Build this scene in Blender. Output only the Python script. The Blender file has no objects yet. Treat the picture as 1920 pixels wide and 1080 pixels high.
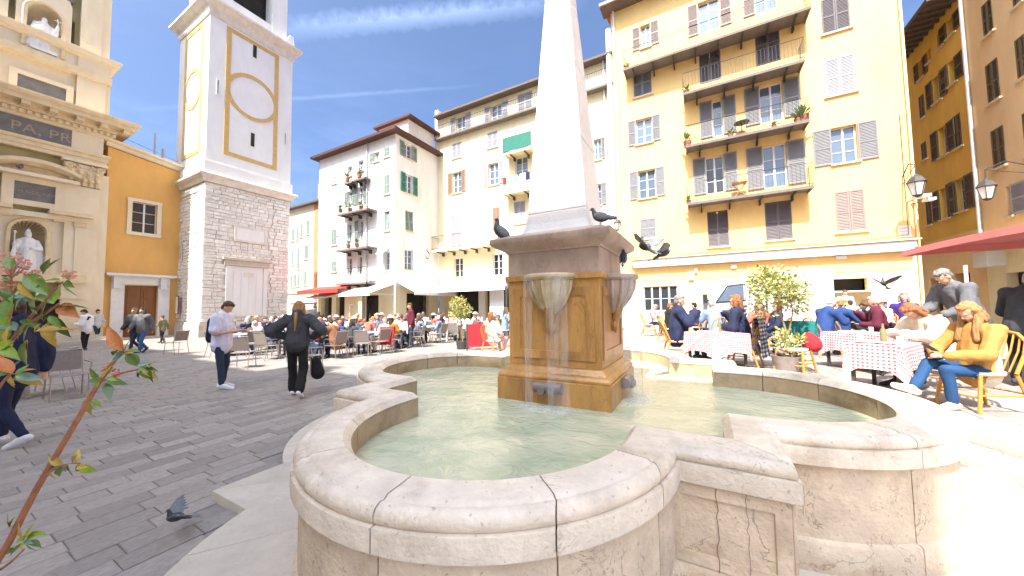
import bpy, bmesh, math, random
import numpy as np
from mathutils import Vector, Matrix, Euler
R = math.radians
random.seed(7)
S = bpy.context.scene
COL = S.collection
# ------------------------------------------------------------------ camera, sky, sun, exposure
CAMH = 1.6; FPX = 643.0; YAW = R(-28.8); PITCH = R(3.03); ROLL = -0.0150
def _basis():
    c, s = math.cos(PITCH), math.sin(PITCH)
    F = Vector((0, c, s)); U = Vector((0, -s, c)); X = Vector((1, 0, 0))
    cr, sr = math.cos(ROLL), math.sin(ROLL)
    X2 = X*cr + U*sr; U2 = -X*sr + U*cr
    M = Matrix.Rotation(-YAW, 3, 'Z')
    return M @ F, M @ U2, M @ X2
CF, CU, CR = _basis()
cam = bpy.data.cameras.new('camera'); camo = bpy.data.objects.new('camera', cam); COL.objects.link(camo)
cam.sensor_width = 36; cam.lens = FPX/1920*36; cam.clip_start = 0.05; cam.clip_end = 2000
M4 = Matrix((CR, CU, -CF)).transposed().to_4x4(); M4.translation = (0, 0, CAMH)
camo.matrix_world = M4
S.camera = camo
S.render.resolution_x = 1920; S.render.resolution_y = 1080
SUN_EL = R(55)
w = bpy.data.worlds.new('World'); S.world = w; w.use_nodes = True
nt = w.node_tree; nt.nodes.clear()
def N(nt, t, **k):
    n = nt.nodes.new(t)
    for a, b in k.items(): setattr(n, a, b)
    return n
sky = N(nt, 'ShaderNodeTexSky', sky_type='NISHITA', sun_disc=False, sun_elevation=SUN_EL, sun_rotation=R(180), air_density=.55, dust_density=5.5, ozone_density=5.0)
bg = N(nt, 'ShaderNodeBackground'); bg.inputs[1].default_value = 0.15
wo = N(nt, 'ShaderNodeOutputWorld')
tc = N(nt, 'ShaderNodeTexCoord')
def vmath(op, a, b=None):
    n = N(nt, 'ShaderNodeVectorMath', operation=op)
    nt.links.new(a, n.inputs[0])
    if b is not None: n.inputs[1].default_value = b
    return n
def smath(op, a, b=None, c=None, clamp=False):
    n = N(nt, 'ShaderNodeMath', operation=op); n.use_clamp = clamp
    for i, v in enumerate((a, b, c)):
        if v is None: continue
        if hasattr(v, 'is_linked'): nt.links.new(v, n.inputs[i])
        else: n.inputs[i].default_value = v
    return n.outputs[0]
def dirpx(x, y):
    return (CF + CR*((x-960)/FPX) - CU*((y-540)/FPX)).normalized()
# thin cirrus sheets, soft noise on the sky dome
mp = N(nt, 'ShaderNodeMapping'); mp.inputs['Scale'].default_value = (2.2, 2.2, 7.0); mp.inputs['Rotation'].default_value = (0.25, 0.1, 0.5)
nt.links.new(tc.outputs['Generated'], mp.inputs[0])
n1 = N(nt, 'ShaderNodeTexNoise'); n1.inputs['Scale'].default_value = 1.4; n1.inputs['Detail'].default_value = 7; n1.inputs['Roughness'].default_value = .62
nt.links.new(mp.outputs[0], n1.inputs[0])
cir = smath('MULTIPLY', smath('SUBTRACT', n1.outputs[0], .44), 1.9, clamp=True)
sepd = N(nt, 'ShaderNodeSeparateXYZ'); nt.links.new(tc.outputs['Generated'], sepd.inputs[0])
low = smath('SUBTRACT', 1.15, smath('MULTIPLY', sepd.outputs[2], 1.75), clamp=True)
cir = smath('MULTIPLY', cir, low, clamp=True)
def contrail(pa, pb, width, amt, nscale, lim=.93):
    a, b = dirpx(*pa), dirpx(*pb)
    nrm = a.cross(b).normalized(); mid = (a+b).normalized()
    d = vmath('DOT_PRODUCT', tc.outputs['Generated'], nrm).outputs['Value']
    nz = N(nt, 'ShaderNodeTexNoise'); nz.inputs['Scale'].default_value = nscale; nz.inputs['Detail'].default_value = 4
    nt.links.new(tc.outputs['Generated'], nz.inputs[0])
    d = smath('ADD', d, smath('MULTIPLY', smath('SUBTRACT', nz.outputs[0], .5), width*.9))
    ba = smath('SUBTRACT', 1.0, smath('DIVIDE', smath('ABSOLUTE', d), width), clamp=True)
    ba = smath('MULTIPLY', ba, smath('ADD', .35, nz.outputs[0]))
    m = vmath('DOT_PRODUCT', tc.outputs['Generated'], mid).outputs['Value']
    ln = smath('MULTIPLY', smath('SUBTRACT', m, lim), 12.0, clamp=True)
    return smath('MULTIPLY', smath('MULTIPLY', ba, ln), amt, clamp=True)
c1 = contrail((560, 52), (1010, 8), .026, .6, 60)
c2 = contrail((540, 186), (680, 176), .006, .22, 30)
cl = smath('ADD', smath('MULTIPLY', cir, .6), smath('ADD', c1, c2), clamp=True)
mx = N(nt, 'ShaderNodeMix', data_type='RGBA')
nt.links.new(cl, mx.inputs[0]); nt.links.new(sky.outputs[0], mx.inputs[6]); mx.inputs[7].default_value = (2.6, 3.0, 4.4, 1)
tn = vmath('MULTIPLY', mx.outputs[2], (.82, .92, .97)); nt.links.new(tn.outputs[0], bg.inputs[0]); nt.links.new(bg.outputs[0], wo.inputs[0])
sl = bpy.data.lights.new('sun', 'SUN'); sl.energy = 4.2; sl.angle = R(.5); sl.color = (1, .95, .87)
so = bpy.data.objects.new('sun', sl); COL.objects.link(so); so.rotation_euler = (R(90)-SUN_EL, 0, R(0)); so.location = (0, -20, 40)
S.view_settings.view_transform = 'Standard'; S.view_settings.look = 'None'; S.view_settings.gamma = 1
S.view_settings.exposure = 1.57; S.view_settings.use_curve_mapping = False
# ------------------------------------------------------------------ pixel of the photo -> point on a world plane
def ray(x, y): return CF + CR*((x-960)/FPX) - CU*((y-540)/FPX)
CO = Vector((0, 0, CAMH))
def onz(x, y, z): d = ray(x, y); return CO + d*((z-CAMH)/d.z)
def onX(x, y, X): d = ray(x, y); return CO + d*(X/d.x)
def onY(x, y, Y): d = ray(x, y); return CO + d*(Y/d.y)
def pr(p):
    v = Vector(p)-CO; k = v.dot(CF)
    return (960+FPX*v.dot(CR)/k, 540-FPX*v.dot(CU)/k, k)
# ------------------------------------------------------------------ materials
MATS = {}
def mat(name, col, rough=.8, var=.1, scale=2.0, bump=.15, bscale=30, col2=None, c2amt=.5, metal=0, rnd=0, spec=.35, stretch=None, trans=0, vein=0):
    if name in MATS: return MATS[name]
    m = bpy.data.materials.new(name); m.use_nodes = True; t = m.node_tree; t.nodes.clear()
    o = N(t, 'ShaderNodeOutputMaterial'); b = N(t, 'ShaderNodeBsdfPrincipled'); L = t.links.new
    L(b.outputs[0], o.inputs[0])
    b.inputs['Roughness'].default_value = rough; b.inputs['Metallic'].default_value = metal
    b.inputs['Specular IOR Level'].default_value = spec
    if trans: b.inputs['Transmission Weight'].default_value = trans
    tcn = N(t, 'ShaderNodeTexCoord'); src = tcn.outputs['Object']
    if stretch:
        mpn = N(t, 'ShaderNodeMapping'); mpn.inputs['Scale'].default_value = stretch; L(src, mpn.inputs[0]); src2 = mpn.outputs[0]
    else: src2 = src
    oi = N(t, 'ShaderNodeObjectInfo')
    add = N(t, 'ShaderNodeVectorMath', operation='ADD'); L(src2, add.inputs[0])
    sc = N(t, 'ShaderNodeVectorMath', operation='SCALE'); sc.inputs[0].default_value = (13.1, 7.7, 3.3); L(oi.outputs['Random'], sc.inputs['Scale'])
    L(sc.outputs[0], add.inputs[1])
    nz = N(t, 'ShaderNodeTexNoise'); nz.inputs['Scale'].default_value = scale; nz.inputs['Detail'].default_value = 6; nz.inputs['Roughness'].default_value = .65
    L(add.outputs[0], nz.inputs[0])
    rp = N(t, 'ShaderNodeMapRange'); rp.inputs[1].default_value = .3; rp.inputs[2].default_value = .7
    rp.inputs[3].default_value = 1-var; rp.inputs[4].default_value = 1+var; L(nz.outputs[0], rp.inputs[0])
    last = rp.outputs[0]
    if rnd:
        rr = N(t, 'ShaderNodeMapRange'); rr.inputs[3].default_value = 1-rnd; rr.inputs[4].default_value = 1+rnd; L(oi.outputs['Random'], rr.inputs[0])
        mu = N(t, 'ShaderNodeMath', operation='MULTIPLY'); L(last, mu.inputs[0]); L(rr.outputs[0], mu.inputs[1]); last = mu.outputs[0]
    vm = N(t, 'ShaderNodeVectorMath', operation='SCALE'); L(last, vm.inputs['Scale'])
    if col2:
        n2 = N(t, 'ShaderNodeTexNoise'); n2.inputs['Scale'].default_value = scale*.45; n2.inputs['Detail'].default_value = 8; n2.inputs['Roughness'].default_value = .7
        ad2 = N(t, 'ShaderNodeVectorMath', operation='ADD'); L(add.outputs[0], ad2.inputs[0]); ad2.inputs[1].default_value = (5, 9, 2); L(ad2.outputs[0], n2.inputs[0])
        r2 = N(t, 'ShaderNodeMapRange'); r2.inputs[1].default_value = .5; r2.inputs[2].default_value = .68; r2.inputs[4].default_value = c2amt; L(n2.outputs[0], r2.inputs[0])
        mxx = N(t, 'ShaderNodeMix', data_type='RGBA'); L(r2.outputs[0], mxx.inputs[0])
        mxx.inputs[6].default_value = (*col, 1); mxx.inputs[7].default_value = (*col2, 1); L(mxx.outputs[2], vm.inputs[0])
    else: vm.inputs[0].default_value = col
    colo = vm.outputs[0]
    if vein:
        nv_ = N(t, 'ShaderNodeTexNoise'); nv_.inputs['Scale'].default_value = 3.2; nv_.inputs['Detail'].default_value = 7; nv_.inputs['Roughness'].default_value = .6; nv_.inputs['Distortion'].default_value = 1.2; L(add.outputs[0], nv_.inputs[0])
        a_ = N(t, 'ShaderNodeMath', operation='SUBTRACT'); a_.inputs[1].default_value = .5; L(nv_.outputs[0], a_.inputs[0])
        b_ = N(t, 'ShaderNodeMath', operation='ABSOLUTE'); L(a_.outputs[0], b_.inputs[0])
        c_ = N(t, 'ShaderNodeMapRange'); c_.inputs[1].default_value = 0; c_.inputs[2].default_value = .010; c_.inputs[3].default_value = vein; c_.inputs[4].default_value = 0; L(b_.outputs[0], c_.inputs[0])
        m2_ = N(t, 'ShaderNodeTexNoise'); m2_.inputs['Scale'].default_value = 2.1; L(add.outputs[0], m2_.inputs[0])
        mk = N(t, 'ShaderNodeMapRange'); mk.inputs[1].default_value = .5; mk.inputs[2].default_value = .62; L(m2_.outputs[0], mk.inputs[0])
        mm = N(t, 'ShaderNodeMath', operation='MULTIPLY'); L(c_.outputs[0], mm.inputs[0]); L(mk.outputs[0], mm.inputs[1])
        sp_ = N(t, 'ShaderNodeTexNoise'); sp_.inputs['Scale'].default_value = 38; sp_.inputs['Detail'].default_value = 2; L(add.outputs[0], sp_.inputs[0])
        sm_ = N(t, 'ShaderNodeMapRange'); sm_.inputs[1].default_value = .66; sm_.inputs[2].default_value = .74; sm_.inputs[4].default_value = vein*.7; L(sp_.outputs[0], sm_.inputs[0])
        mx2 = N(t, 'ShaderNodeMath', operation='MAXIMUM'); L(mm.outputs[0], mx2.inputs[0]); L(sm_.outputs[0], mx2.inputs[1])
        mo = N(t, 'ShaderNodeMix', data_type='RGBA'); L(mx2.outputs[0], mo.inputs[0]); L(colo, mo.inputs[6]); mo.inputs[7].default_value = (col[0]*.35, col[1]*.3, col[2]*.27, 1); colo = mo.outputs[2]
    L(colo, b.inputs['Base Color'])
    if bump:
        nb = N(t, 'ShaderNodeTexNoise'); nb.inputs['Scale'].default_value = bscale; nb.inputs['Detail'].default_value = 5; L(add.outputs[0], nb.inputs[0])
        bu = N(t, 'ShaderNodeBump'); bu.inputs['Strength'].default_value = bump; bu.inputs['Distance'].default_value = .02
        L(nb.outputs[0], bu.inputs['Height']); L(bu.outputs[0], b.inputs['Normal'])
    MATS[name] = m; return m
# ------------------------------------------------------------------ mesh builder
class MB:
    def __init__(s): s.v = []; s.f = []; s.m = []
    def add(s, vs, fs, m=0):
        o = len(s.v); s.v += [tuple(p) for p in vs]
        for f in fs: s.f.append(tuple(i+o for i in f)); s.m.append(m)
        return s
    def box(s, x0, x1, y0, y1, z0, z1, m=0, skip=''):
        if x0 > x1: x0, x1 = x1, x0
        if y0 > y1: y0, y1 = y1, y0
        if z0 > z1: z0, z1 = z1, z0
        vs = [(x0,y0,z0),(x1,y0,z0),(x1,y1,z0),(x0,y1,z0),(x0,y0,z1),(x1,y0,z1),(x1,y1,z1),(x0,y1,z1)]
        return s.add(vs, [(0,3,2,1),(4,5,6,7),(0,1,5,4),(1,2,6,5),(2,3,7,6),(3,0,4,7)], m)
    def obox(s, c, sz, rot=None, m=0):
        k = MB().box(-sz[0]/2, sz[0]/2, -sz[1]/2, sz[1]/2, -sz[2]/2, sz[2]/2)
        M = Euler(rot).to_matrix() if rot else Matrix.Identity(3)
        return s.add([M @ Vector(v) + Vector(c) for v in k.v], k.f, m)
    def quad(s, a, b, c, d, m=0): return s.add([a, b, c, d], [(0,1,2,3)], m)
    def tube(s, pts, r, n=6, m=0, cap=True):
        pts = [Vector(p) for p in pts]; rs = r if isinstance(r, (list, tuple)) else [r]*len(pts)
        rings = []; prev = None
        for i, p in enumerate(pts):
            d = (pts[min(i+1, len(pts)-1)] - pts[max(i-1, 0)])
            if d.length < 1e-9: d = Vector((0, 0, 1))
            d.normalize()
            a = Vector((0, 0, 1)) if abs(d.z) < .95 else Vector((1, 0, 0))
            if prev is not None: a = prev
            x = (a - d*a.dot(d)); x.normalize(); y = d.cross(x); prev = x
            rings.append([p + (x*math.cos(2*math.pi*k/n) + y*math.sin(2*math.pi*k/n))*rs[i] for k in range(n)])
        vs = [v for rg in rings for v in rg]; fs = []
        for i in range(len(pts)-1):
            for k in range(n):
                a, b = i*n+k, i*n+(k+1) % n
                fs.append((a, b, b+n, a+n))
        if cap: fs += [tuple(range(n-1, -1, -1)), tuple(range((len(pts)-1)*n, len(pts)*n))]
        return s.add(vs, fs, m)
    def lathe(s, prof, n=24, c=(0,0,0), a0=0, a1=2*math.pi, m=0, sy=1):
        full = abs(a1-a0-2*math.pi) < 1e-6; cols = n if full else n+1
        vs = []; fs = []
        for j in range(cols):
            a = a0+(a1-a0)*j/n
            for r, z in prof: vs.append((c[0]+r*math.cos(a), c[1]+sy*r*math.sin(a), c[2]+z))
        k = len(prof)
        for j in range(n):
            j2 = (j+1) % cols
            for i in range(k-1): fs.append((j*k+i, j2*k+i, j2*k+i+1, j*k+i+1))
        return s.add(vs, fs, m)
    def prism(s, poly, z0, z1, m=0):
        n = len(poly); vs = [(x, y, z0) for x, y in poly]+[(x, y, z1) for x, y in poly]
        fs = [tuple(range(n-1, -1, -1)), tuple(range(n, 2*n))]+[(i, (i+1) % n, (i+1) % n+n, i+n) for i in range(n)]
        return s.add(vs, fs, m)
    def sphere(s, c, r, n=8, m=0, rot=None):
        r = (r, r, r) if not isinstance(r, (tuple, list)) else r
        M = Euler(rot).to_matrix() if rot else Matrix.Identity(3)
        vs = [(0, 0, 1)]; k = max(4, n//2)
        for i in range(1, k):
            for j in range(n):
                t, p = math.pi*i/k, 2*math.pi*j/n
                vs.append((math.sin(t)*math.cos(p), math.sin(t)*math.sin(p), math.cos(t)))
        vs.append((0, 0, -1)); fs = []
        for j in range(n): fs.append((0, 1+j, 1+(j+1) % n)); fs.append((len(vs)-1, 1+(k-2)*n+(j+1) % n, 1+(k-2)*n+j))
        for i in range(k-2):
            for j in range(n): a, b = 1+i*n+j, 1+i*n+(j+1) % n; fs.append((a, a+n, b+n, b))
        return s.add([M @ Vector((v[0]*r[0], v[1]*r[1], v[2]*r[2])) + Vector(c) for v in vs], fs, m)
    def cap(s, p0, p1, r0, r1, fl=1.0, ax=None, n=10, m=0):
        """closed tapered capsule, cross-section squashed by fl along axis ax"""
        p0, p1 = Vector(p0), Vector(p1); d = p1-p0; L = d.length
        d = d/L if L > 1e-6 else Vector((0, 0, 1))
        a = Vector(ax) if ax else (Vector((0, 1, 0)) if abs(d.y) < .9 else Vector((1, 0, 0)))
        y = (a - d*a.dot(d)); y.normalize(); x = y.cross(d)
        prof = []
        for t in (90, 60, 30, 0): prof.append((r0*math.cos(R(t)), -r0*math.sin(R(t))))
        for t in (0, 30, 60, 90): prof.append((r1*math.cos(R(t)), L+r1*math.sin(R(t))))
        vs = [p0 + d*prof[0][1]]
        for r_, z in prof[1:-1]:
            for k in range(n):
                q = 2*math.pi*k/n
                vs.append(p0 + d*z + x*(r_*math.cos(q)) + y*(r_*fl*math.sin(q)))
        vs.append(p0 + d*prof[-1][1]); fs = []; q = len(prof)-2
        for k in range(n):
            fs.append((0, 1+(k+1) % n, 1+k)); b = 1+(q-1)*n
            fs.append((len(vs)-1, b+k, b+(k+1) % n))
        for i in range(q-1):
            for k in range(n): a_, b_ = 1+i*n+k, 1+i*n+(k+1) % n; fs.append((a_, b_, b_+n, a_+n))
        return s.add(vs, fs, m)
    def mesh(s, name):
        me = bpy.data.meshes.new(name); me.from_pydata(s.v, [], s.f)
        if any(s.m): me.polygons.foreach_set('material_index', s.m)
        me.update(); return me
    def build(s, name, mats, parent=None, smooth=False, loc=None, rotz=None):
        me = s.mesh(name)
        for m in (mats if isinstance(mats, (list, tuple)) else [mats]): me.materials.append(m)
        if smooth:
            me.polygons.foreach_set('use_smooth', [True]*len(me.polygons))
            try: me.set_sharp_from_angle(angle=R(38))
            except Exception: pass
        return link(name, me, parent, loc, rotz)
def link(name, me, parent=None, loc=None, rotz=None):
    o = bpy.data.objects.new(name, me); COL.objects.link(o)
    if parent: o.parent = parent
    if loc: o.location = loc
    if rotz is not None: o.rotation_euler = (0, 0, rotz)
    return o
def tag(o, label=None, cat=None, group=None, kind=None):
    if label: o['label'] = label
    if cat: o['category'] = cat
    if group: o['group'] = group
    if kind: o['kind'] = kind
    return o
def thing(name, label, cat, loc=(0,0,0), rz=0, group=None):
    o = bpy.data.objects.new(name, None); COL.objects.link(o); o.location = loc; o.rotation_euler = (0, 0, rz); o.empty_display_size = .2
    return tag(o, label, cat, group)
KIDS = {}
def copy_tree(o, parent=None, mats=None):
    c = o.copy(); COL.objects.link(c); c.parent = parent
    if mats and o.type == 'MESH' and o.get('slot') in mats:
        c.material_slots[0].link = 'OBJECT'; c.material_slots[0].material = mats[o['slot']]
    for ch in [x for x in o.children]: copy_tree(ch, c, mats)
    return c
def remesh(name, mb, voxel, mats, parent=None, smooth=2, noise=0, nsc=6.0, seed=0, nstr=None):
    me = mb.mesh('tmp'); o = bpy.data.objects.new('tmp', me); COL.objects.link(o)
    md = o.modifiers.new('r', 'REMESH'); md.mode = 'VOXEL'; md.voxel_size = voxel; md.use_smooth_shade = True
    if smooth: sm = o.modifiers.new('s', 'SMOOTH'); sm.factor = .5; sm.iterations = smooth
    dg = bpy.context.evaluated_depsgraph_get(); ev = o.evaluated_get(dg)
    out = bpy.data.meshes.new_from_object(ev, depsgraph=dg); out.name = name
    bpy.data.objects.remove(o); bpy.data.meshes.remove(me)
    if noise:
        from mathutils import noise as nn
        n = len(out.vertices); co = np.empty(n*3); out.vertices.foreach_get('co', co); no = np.empty(n*3)
        out.vertex_normals.foreach_get('vector', no)
        co = co.reshape(-1, 3); no = no.reshape(-1, 3); st = nstr or (1, 1, 1)
        k = np.array([nn.noise(Vector((p[0]*nsc*st[0]+seed, p[1]*nsc*st[1], p[2]*nsc*st[2]))) for p in co])
        co += no*(k*noise)[:, None]; out.vertices.foreach_set('co', co.ravel()); out.update()
    out.polygons.foreach_set('use_smooth', [True]*len(out.polygons))
    out.materials.clear()
    for m in (mats if isinstance(mats, (list, tuple)) else [mats]): out.materials.append(m)
    return link(name, out, parent)
M = {}
M['paver'] = mat('paver', (0.285, 0.25, 0.225), .62, .2, 9, .25, 60, col2=(.33, .29, .265), rnd=.2, spec=.4)
M['mortar'] = mat('mortar', (.16, .14, .14), .9, .2, 8, .3, 60)
M['plaza'] = mat('plaza_paving', (0.25, 0.22, 0.2), .75, .2, 9, .25, 60)
M['limestone'] = mat('limestone', (0.62, 0.5, 0.375), .65, .18, 5, .5, 38, col2=(.40, .28, .18), c2amt=.85, spec=.3, rnd=.07, vein=.8)
M['coping'] = mat('coping', (0.7, 0.6, 0.49), .5, .16, 5, .4, 42, col2=(.47, .37, .27), c2amt=.8, spec=.45, rnd=.07, vein=.75)
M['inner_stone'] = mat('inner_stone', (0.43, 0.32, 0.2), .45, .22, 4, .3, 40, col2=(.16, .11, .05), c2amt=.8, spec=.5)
M['platform'] = mat('platform', (0.54, 0.475, 0.4), .6, .12, 4, .3, 50, col2=(.47, .40, .34), c2amt=.5, rnd=.06, vein=.3)
M['ochre_stone'] = mat('ochre_stone', (.50, .26, .08), .32, .25, 3, .3, 40, col2=(.17, .08, .03), c2amt=.85, spec=.55, stretch=(1.2, 1.2, .3), vein=.7)
M['frieze_stone'] = mat('frieze_stone', (.44, .33, .27), .5, .18, 3, .3, 40, col2=(.27, .19, .14), c2amt=.8, stretch=(1, 1, .5), vein=.4)
M['obelisk'] = mat('obelisk', (0.66, 0.62, 0.59), .5, .08, 3, .2, 30, col2=(.50, .46, .44), c2amt=.5, vein=.15)
M['pipe'] = mat('pipe', (.20, .16, .15), .4, .2, 10, .2, 60, spec=.6)
M['yellow'] = mat('yellow_plaster', (0.79, 0.545, 0.215), .85, .08, 1.1, .25, 40, col2=(.70, .45, .18), c2amt=.75, stretch=(1, 1, .4))
M['yellow_pale'] = mat('pale_yellow_plaster', (.76, .60, .33), .85, .06, 1.1, .2, 40, stretch=(1, 1, .4))
M['creamfac'] = mat('cream_plaster', (.76, .66, .43), .85, .07, 1.3, .2, 40, col2=(.62, .50, .32), c2amt=.7, stretch=(1, 1, .3))
M['whitefac'] = mat('white_plaster', (.74, .72, .70), .85, .07, 1.3, .2, 40, col2=(.56, .52, .47), c2amt=.7, stretch=(1, 1, .3))
M['distfac'] = mat('peach_plaster', (.75, .66, .50), .85, .06, 1.3, .2, 40)
M['brickred'] = mat('terracotta_plaster', (.62, .24, .12), .85, .1, 1.3, .2, 40)
M['ochrefac'] = mat('ochre_plaster', (0.74, 0.47, 0.1), .85, .12, 1.0, .2, 40, col2=(.64, .38, .08), c2amt=.6, stretch=(1, 1, .3))
M['orangefac'] = mat('orange_plaster', (0.74, 0.52, 0.28), .85, .1, 1.0, .2, 40, col2=(.66, .43, .22), c2amt=.6, stretch=(1, 1, .3))
M['annex'] = mat('annex_plaster', (.72, .40, .12), .85, .09, 1.0, .2, 40, col2=(.66, .36, .11), c2amt=.6, stretch=(1, 1, .3))
M['church'] = mat('church_cream', (.76, .64, .46), .75, .07, 1.5, .2, 40, col2=(.70, .56, .38), c2amt=.45, stretch=(1, 1, .4))
M['church_trim'] = mat('church_trim', (.72, .57, .36), .75, .1, 3, .3, 40, col2=(.58, .43, .25), c2amt=.5)
M['church_green'] = mat('church_green', (.42, .37, .20), .85, .1, 1.5, .2, 40)
M['slate'] = mat('slate_plaque', (.17, .16, .15), .5, .25, 3, .1, 40, col2=(.28, .22, .15), c2amt=.4)
M['gilt'] = mat('gilt_letters', (.36, .28, .20), .5, .1)
M['statue'] = mat('statue_marble', (.74, .73, .73), .6, .08, 6, .2, 50)
M['towerwhite'] = mat('tower_white', (.73, .71, .69), .8, .06, 1.2, .15, 40, col2=(.66, .63, .60), c2amt=.5, stretch=(1, 1, .4))
M['towergold'] = mat('tower_gold', (.56, .36, .13), .75, .12, 3, .1, 40)
M['towercornice'] = mat('tower_cornice', (.66, .60, .52), .75, .12, 3, .2, 40, col2=(.45, .38, .30), c2amt=.5)
for i, c in enumerate([(.72, .68, .62), (.68, .63, .57), (.76, .73, .68), (.71, .67, .62), (.64, .59, .53)]):
    M['rubble%d' % i] = mat('rubble_%d' % i, c, .9, .16, 5, .7, 14)
M['rubblemortar'] = mat('rubble_mortar', (.66, .62, .57), .9, .15, 6, .6, 30)
M['glass'] = mat('window_glass', (.10, .14, .20), .06, .1, 1.0, 0, spec=.9)
M['glassdark'] = mat('dark_glass', (.03, .035, .04), .08, .1, 1, 0, spec=.8)
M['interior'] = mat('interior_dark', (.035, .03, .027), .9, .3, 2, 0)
M['frame'] = mat('white_joinery', (.72, .71, .70), .5, .05, 4, 0)
M['shgrey'] = mat('shutter_grey', (0.2, 0.193, 0.2), .6, .07, 4, 0)
M['shmauve'] = mat('shutter_mauve', (0.27, 0.205, 0.18), .6, .07, 4, 0)
M['shdark'] = mat('shutter_dark', (0.125, 0.105, 0.11), .6, .07, 4, 0)
M['shwhite'] = mat('shutter_white', (0.34, 0.33, 0.35), .6, .05, 4, 0)
M['shbrown'] = mat('shutter_brown', (0.27, 0.17, 0.11), .6, .07, 4, 0)
M['shtan'] = mat('shutter_tan', (0.135, 0.1, 0.06), .6, .07, 4, 0)
M['shgreen'] = mat('shutter_green', (0.06, 0.22, 0.15), .6, .07, 4, 0)
M['shpalegreen'] = mat('shutter_pale_green', (0.23, 0.29, 0.25), .6, .07, 4, 0)
M['sill'] = mat('sill_stone', (.60, .48, .33), .7, .1, 4, .2, 40)
M['iron'] = mat('wrought_iron', (.055, .05, .05), .55, .1, 8, .1, 50)
M['slab'] = mat('balcony_slab', (0.17, 0.14, 0.12), .8, .15, 4, .2, 40)
M['zinc'] = mat('zinc_pipe', (.42, .40, .40), .45, .15, 3, .1, 40, spec=.5)
M['pipewhite'] = mat('white_pipe', (.70, .67, .64), .5, .08, 3, .05, 40)
M['redroof'] = mat('red_eaves', (0.085, 0.04, 0.032), .8, .2, 6, .4, 20)
M['tile'] = mat('roof_tile', (0.3, 0.13, 0.075), .8, .25, 7, .4, 25)
M['eave'] = mat('eave_wood', (0.13, 0.1, 0.08), .8, .2, 6, .3, 20)
M['door'] = mat('door_wood', (.22, .085, .03), .5, .18, 5, .15, 30, stretch=(1, 1, .15))
M['awnwhite'] = mat('awning_white', (.76, .74, .72), .85, .04, 3, .05, 40)
M['awnred'] = mat('awning_red', (.55, .05, .035), .8, .08, 3, .05, 40)
M['awngreen'] = mat('awning_green', (0.03, 0.15, 0.11), .8, .08, 3, .05, 40)
M['parasol'] = mat('parasol_red', (0.64, 0.2, 0.18), .8, .08, 3, .05, 40)
M['marble'] = mat('marble_surround', (.68, .65, .63), .5, .08, 4, .1, 40, col2=(.52, .49, .48), c2amt=.5)
M['wicker'] = mat('rattan_orange', (0.5, 0.23, 0.045), .45, .15, 20, .2, 60, spec=.5)
M['alu'] = mat('aluminium_tube', (.42, .38, .35), .35, .08, 6, 0, metal=.7)
M['textil'] = mat('chair_textile', (0.24, 0.2, 0.175), .8, .12, 30, .1, 90)
M['tabletop'] = mat('white_table', (.72, .71, .70), .5, .05, 4, 0)
M['plate'] = mat('porcelain', (.78, .78, .77), .25, .02, 4, 0)
M['lampglass'] = mat('lantern_glass', (.66, .63, .60), .35, .1, 5, 0, spec=.6)
M['skin'] = mat('skin', (.60, .34, .23), .55, .08, 12, .05, 60, rnd=.12)
M['skintan'] = mat('skin_tan', (.50, .25, .16), .55, .08, 12, .05, 60)
M['pigeon'] = mat('pigeon_grey', (.06, .06, .07), .5, .3, 20, .1, 60)
M['pigeonwing'] = mat('pigeon_wing', (.16, .165, .18), .6, .25, 25, .15, 60)
M['beak'] = mat('beak', (.30, .16, .13), .5, .1)
M['rubber'] = mat('rubber', (.02, .02, .02), .8, .2)
M['vanwhite'] = mat('van_paint', (0.5, 0.5, 0.52), .3, .03, 2, 0, spec=.6)
M['bark'] = mat('bark', (.26, .17, .10), .85, .2, 20, .5, 60)
M['redstem'] = mat('red_stem', (.30, .13, .07), .6, .2, 30, .3, 80)
M['leafg'] = mat('leaf_green', (.085, .15, .018), .35, .25, 14, .15, 60, rnd=.3, spec=.5)
M['leafg2'] = mat('leaf_bright_green', (.20, .30, .02), .35, .2, 14, .15, 60, rnd=.2, spec=.5)
M['leafb'] = mat('leaf_blue_green', (.14, .24, .17), .3, .2, 14, .15, 60, rnd=.2, spec=.6)
M['leafo'] = mat('leaf_orange', (.48, .17, .05), .4, .25, 14, .15, 60, rnd=.2, spec=.5)
M['leafy'] = mat('leaf_yellow', (.40, .27, .05), .4, .25, 14, .15, 60, rnd=.2, spec=.5)
M['bud'] = mat('pink_buds', (.55, .24, .17), .6, .3, 40, .2, 60)
M['shrubleaf'] = mat('shrub_leaf', (.20, .26, .065), .5, .35, 9, .1, 40)
M['shrubleaf2'] = mat('shrub_leaf_pale', (.46, .44, .16), .5, .3, 9, .1, 40)
M['litter'] = mat('tissue', (.75, .74, .74), .9, .05)
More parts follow.
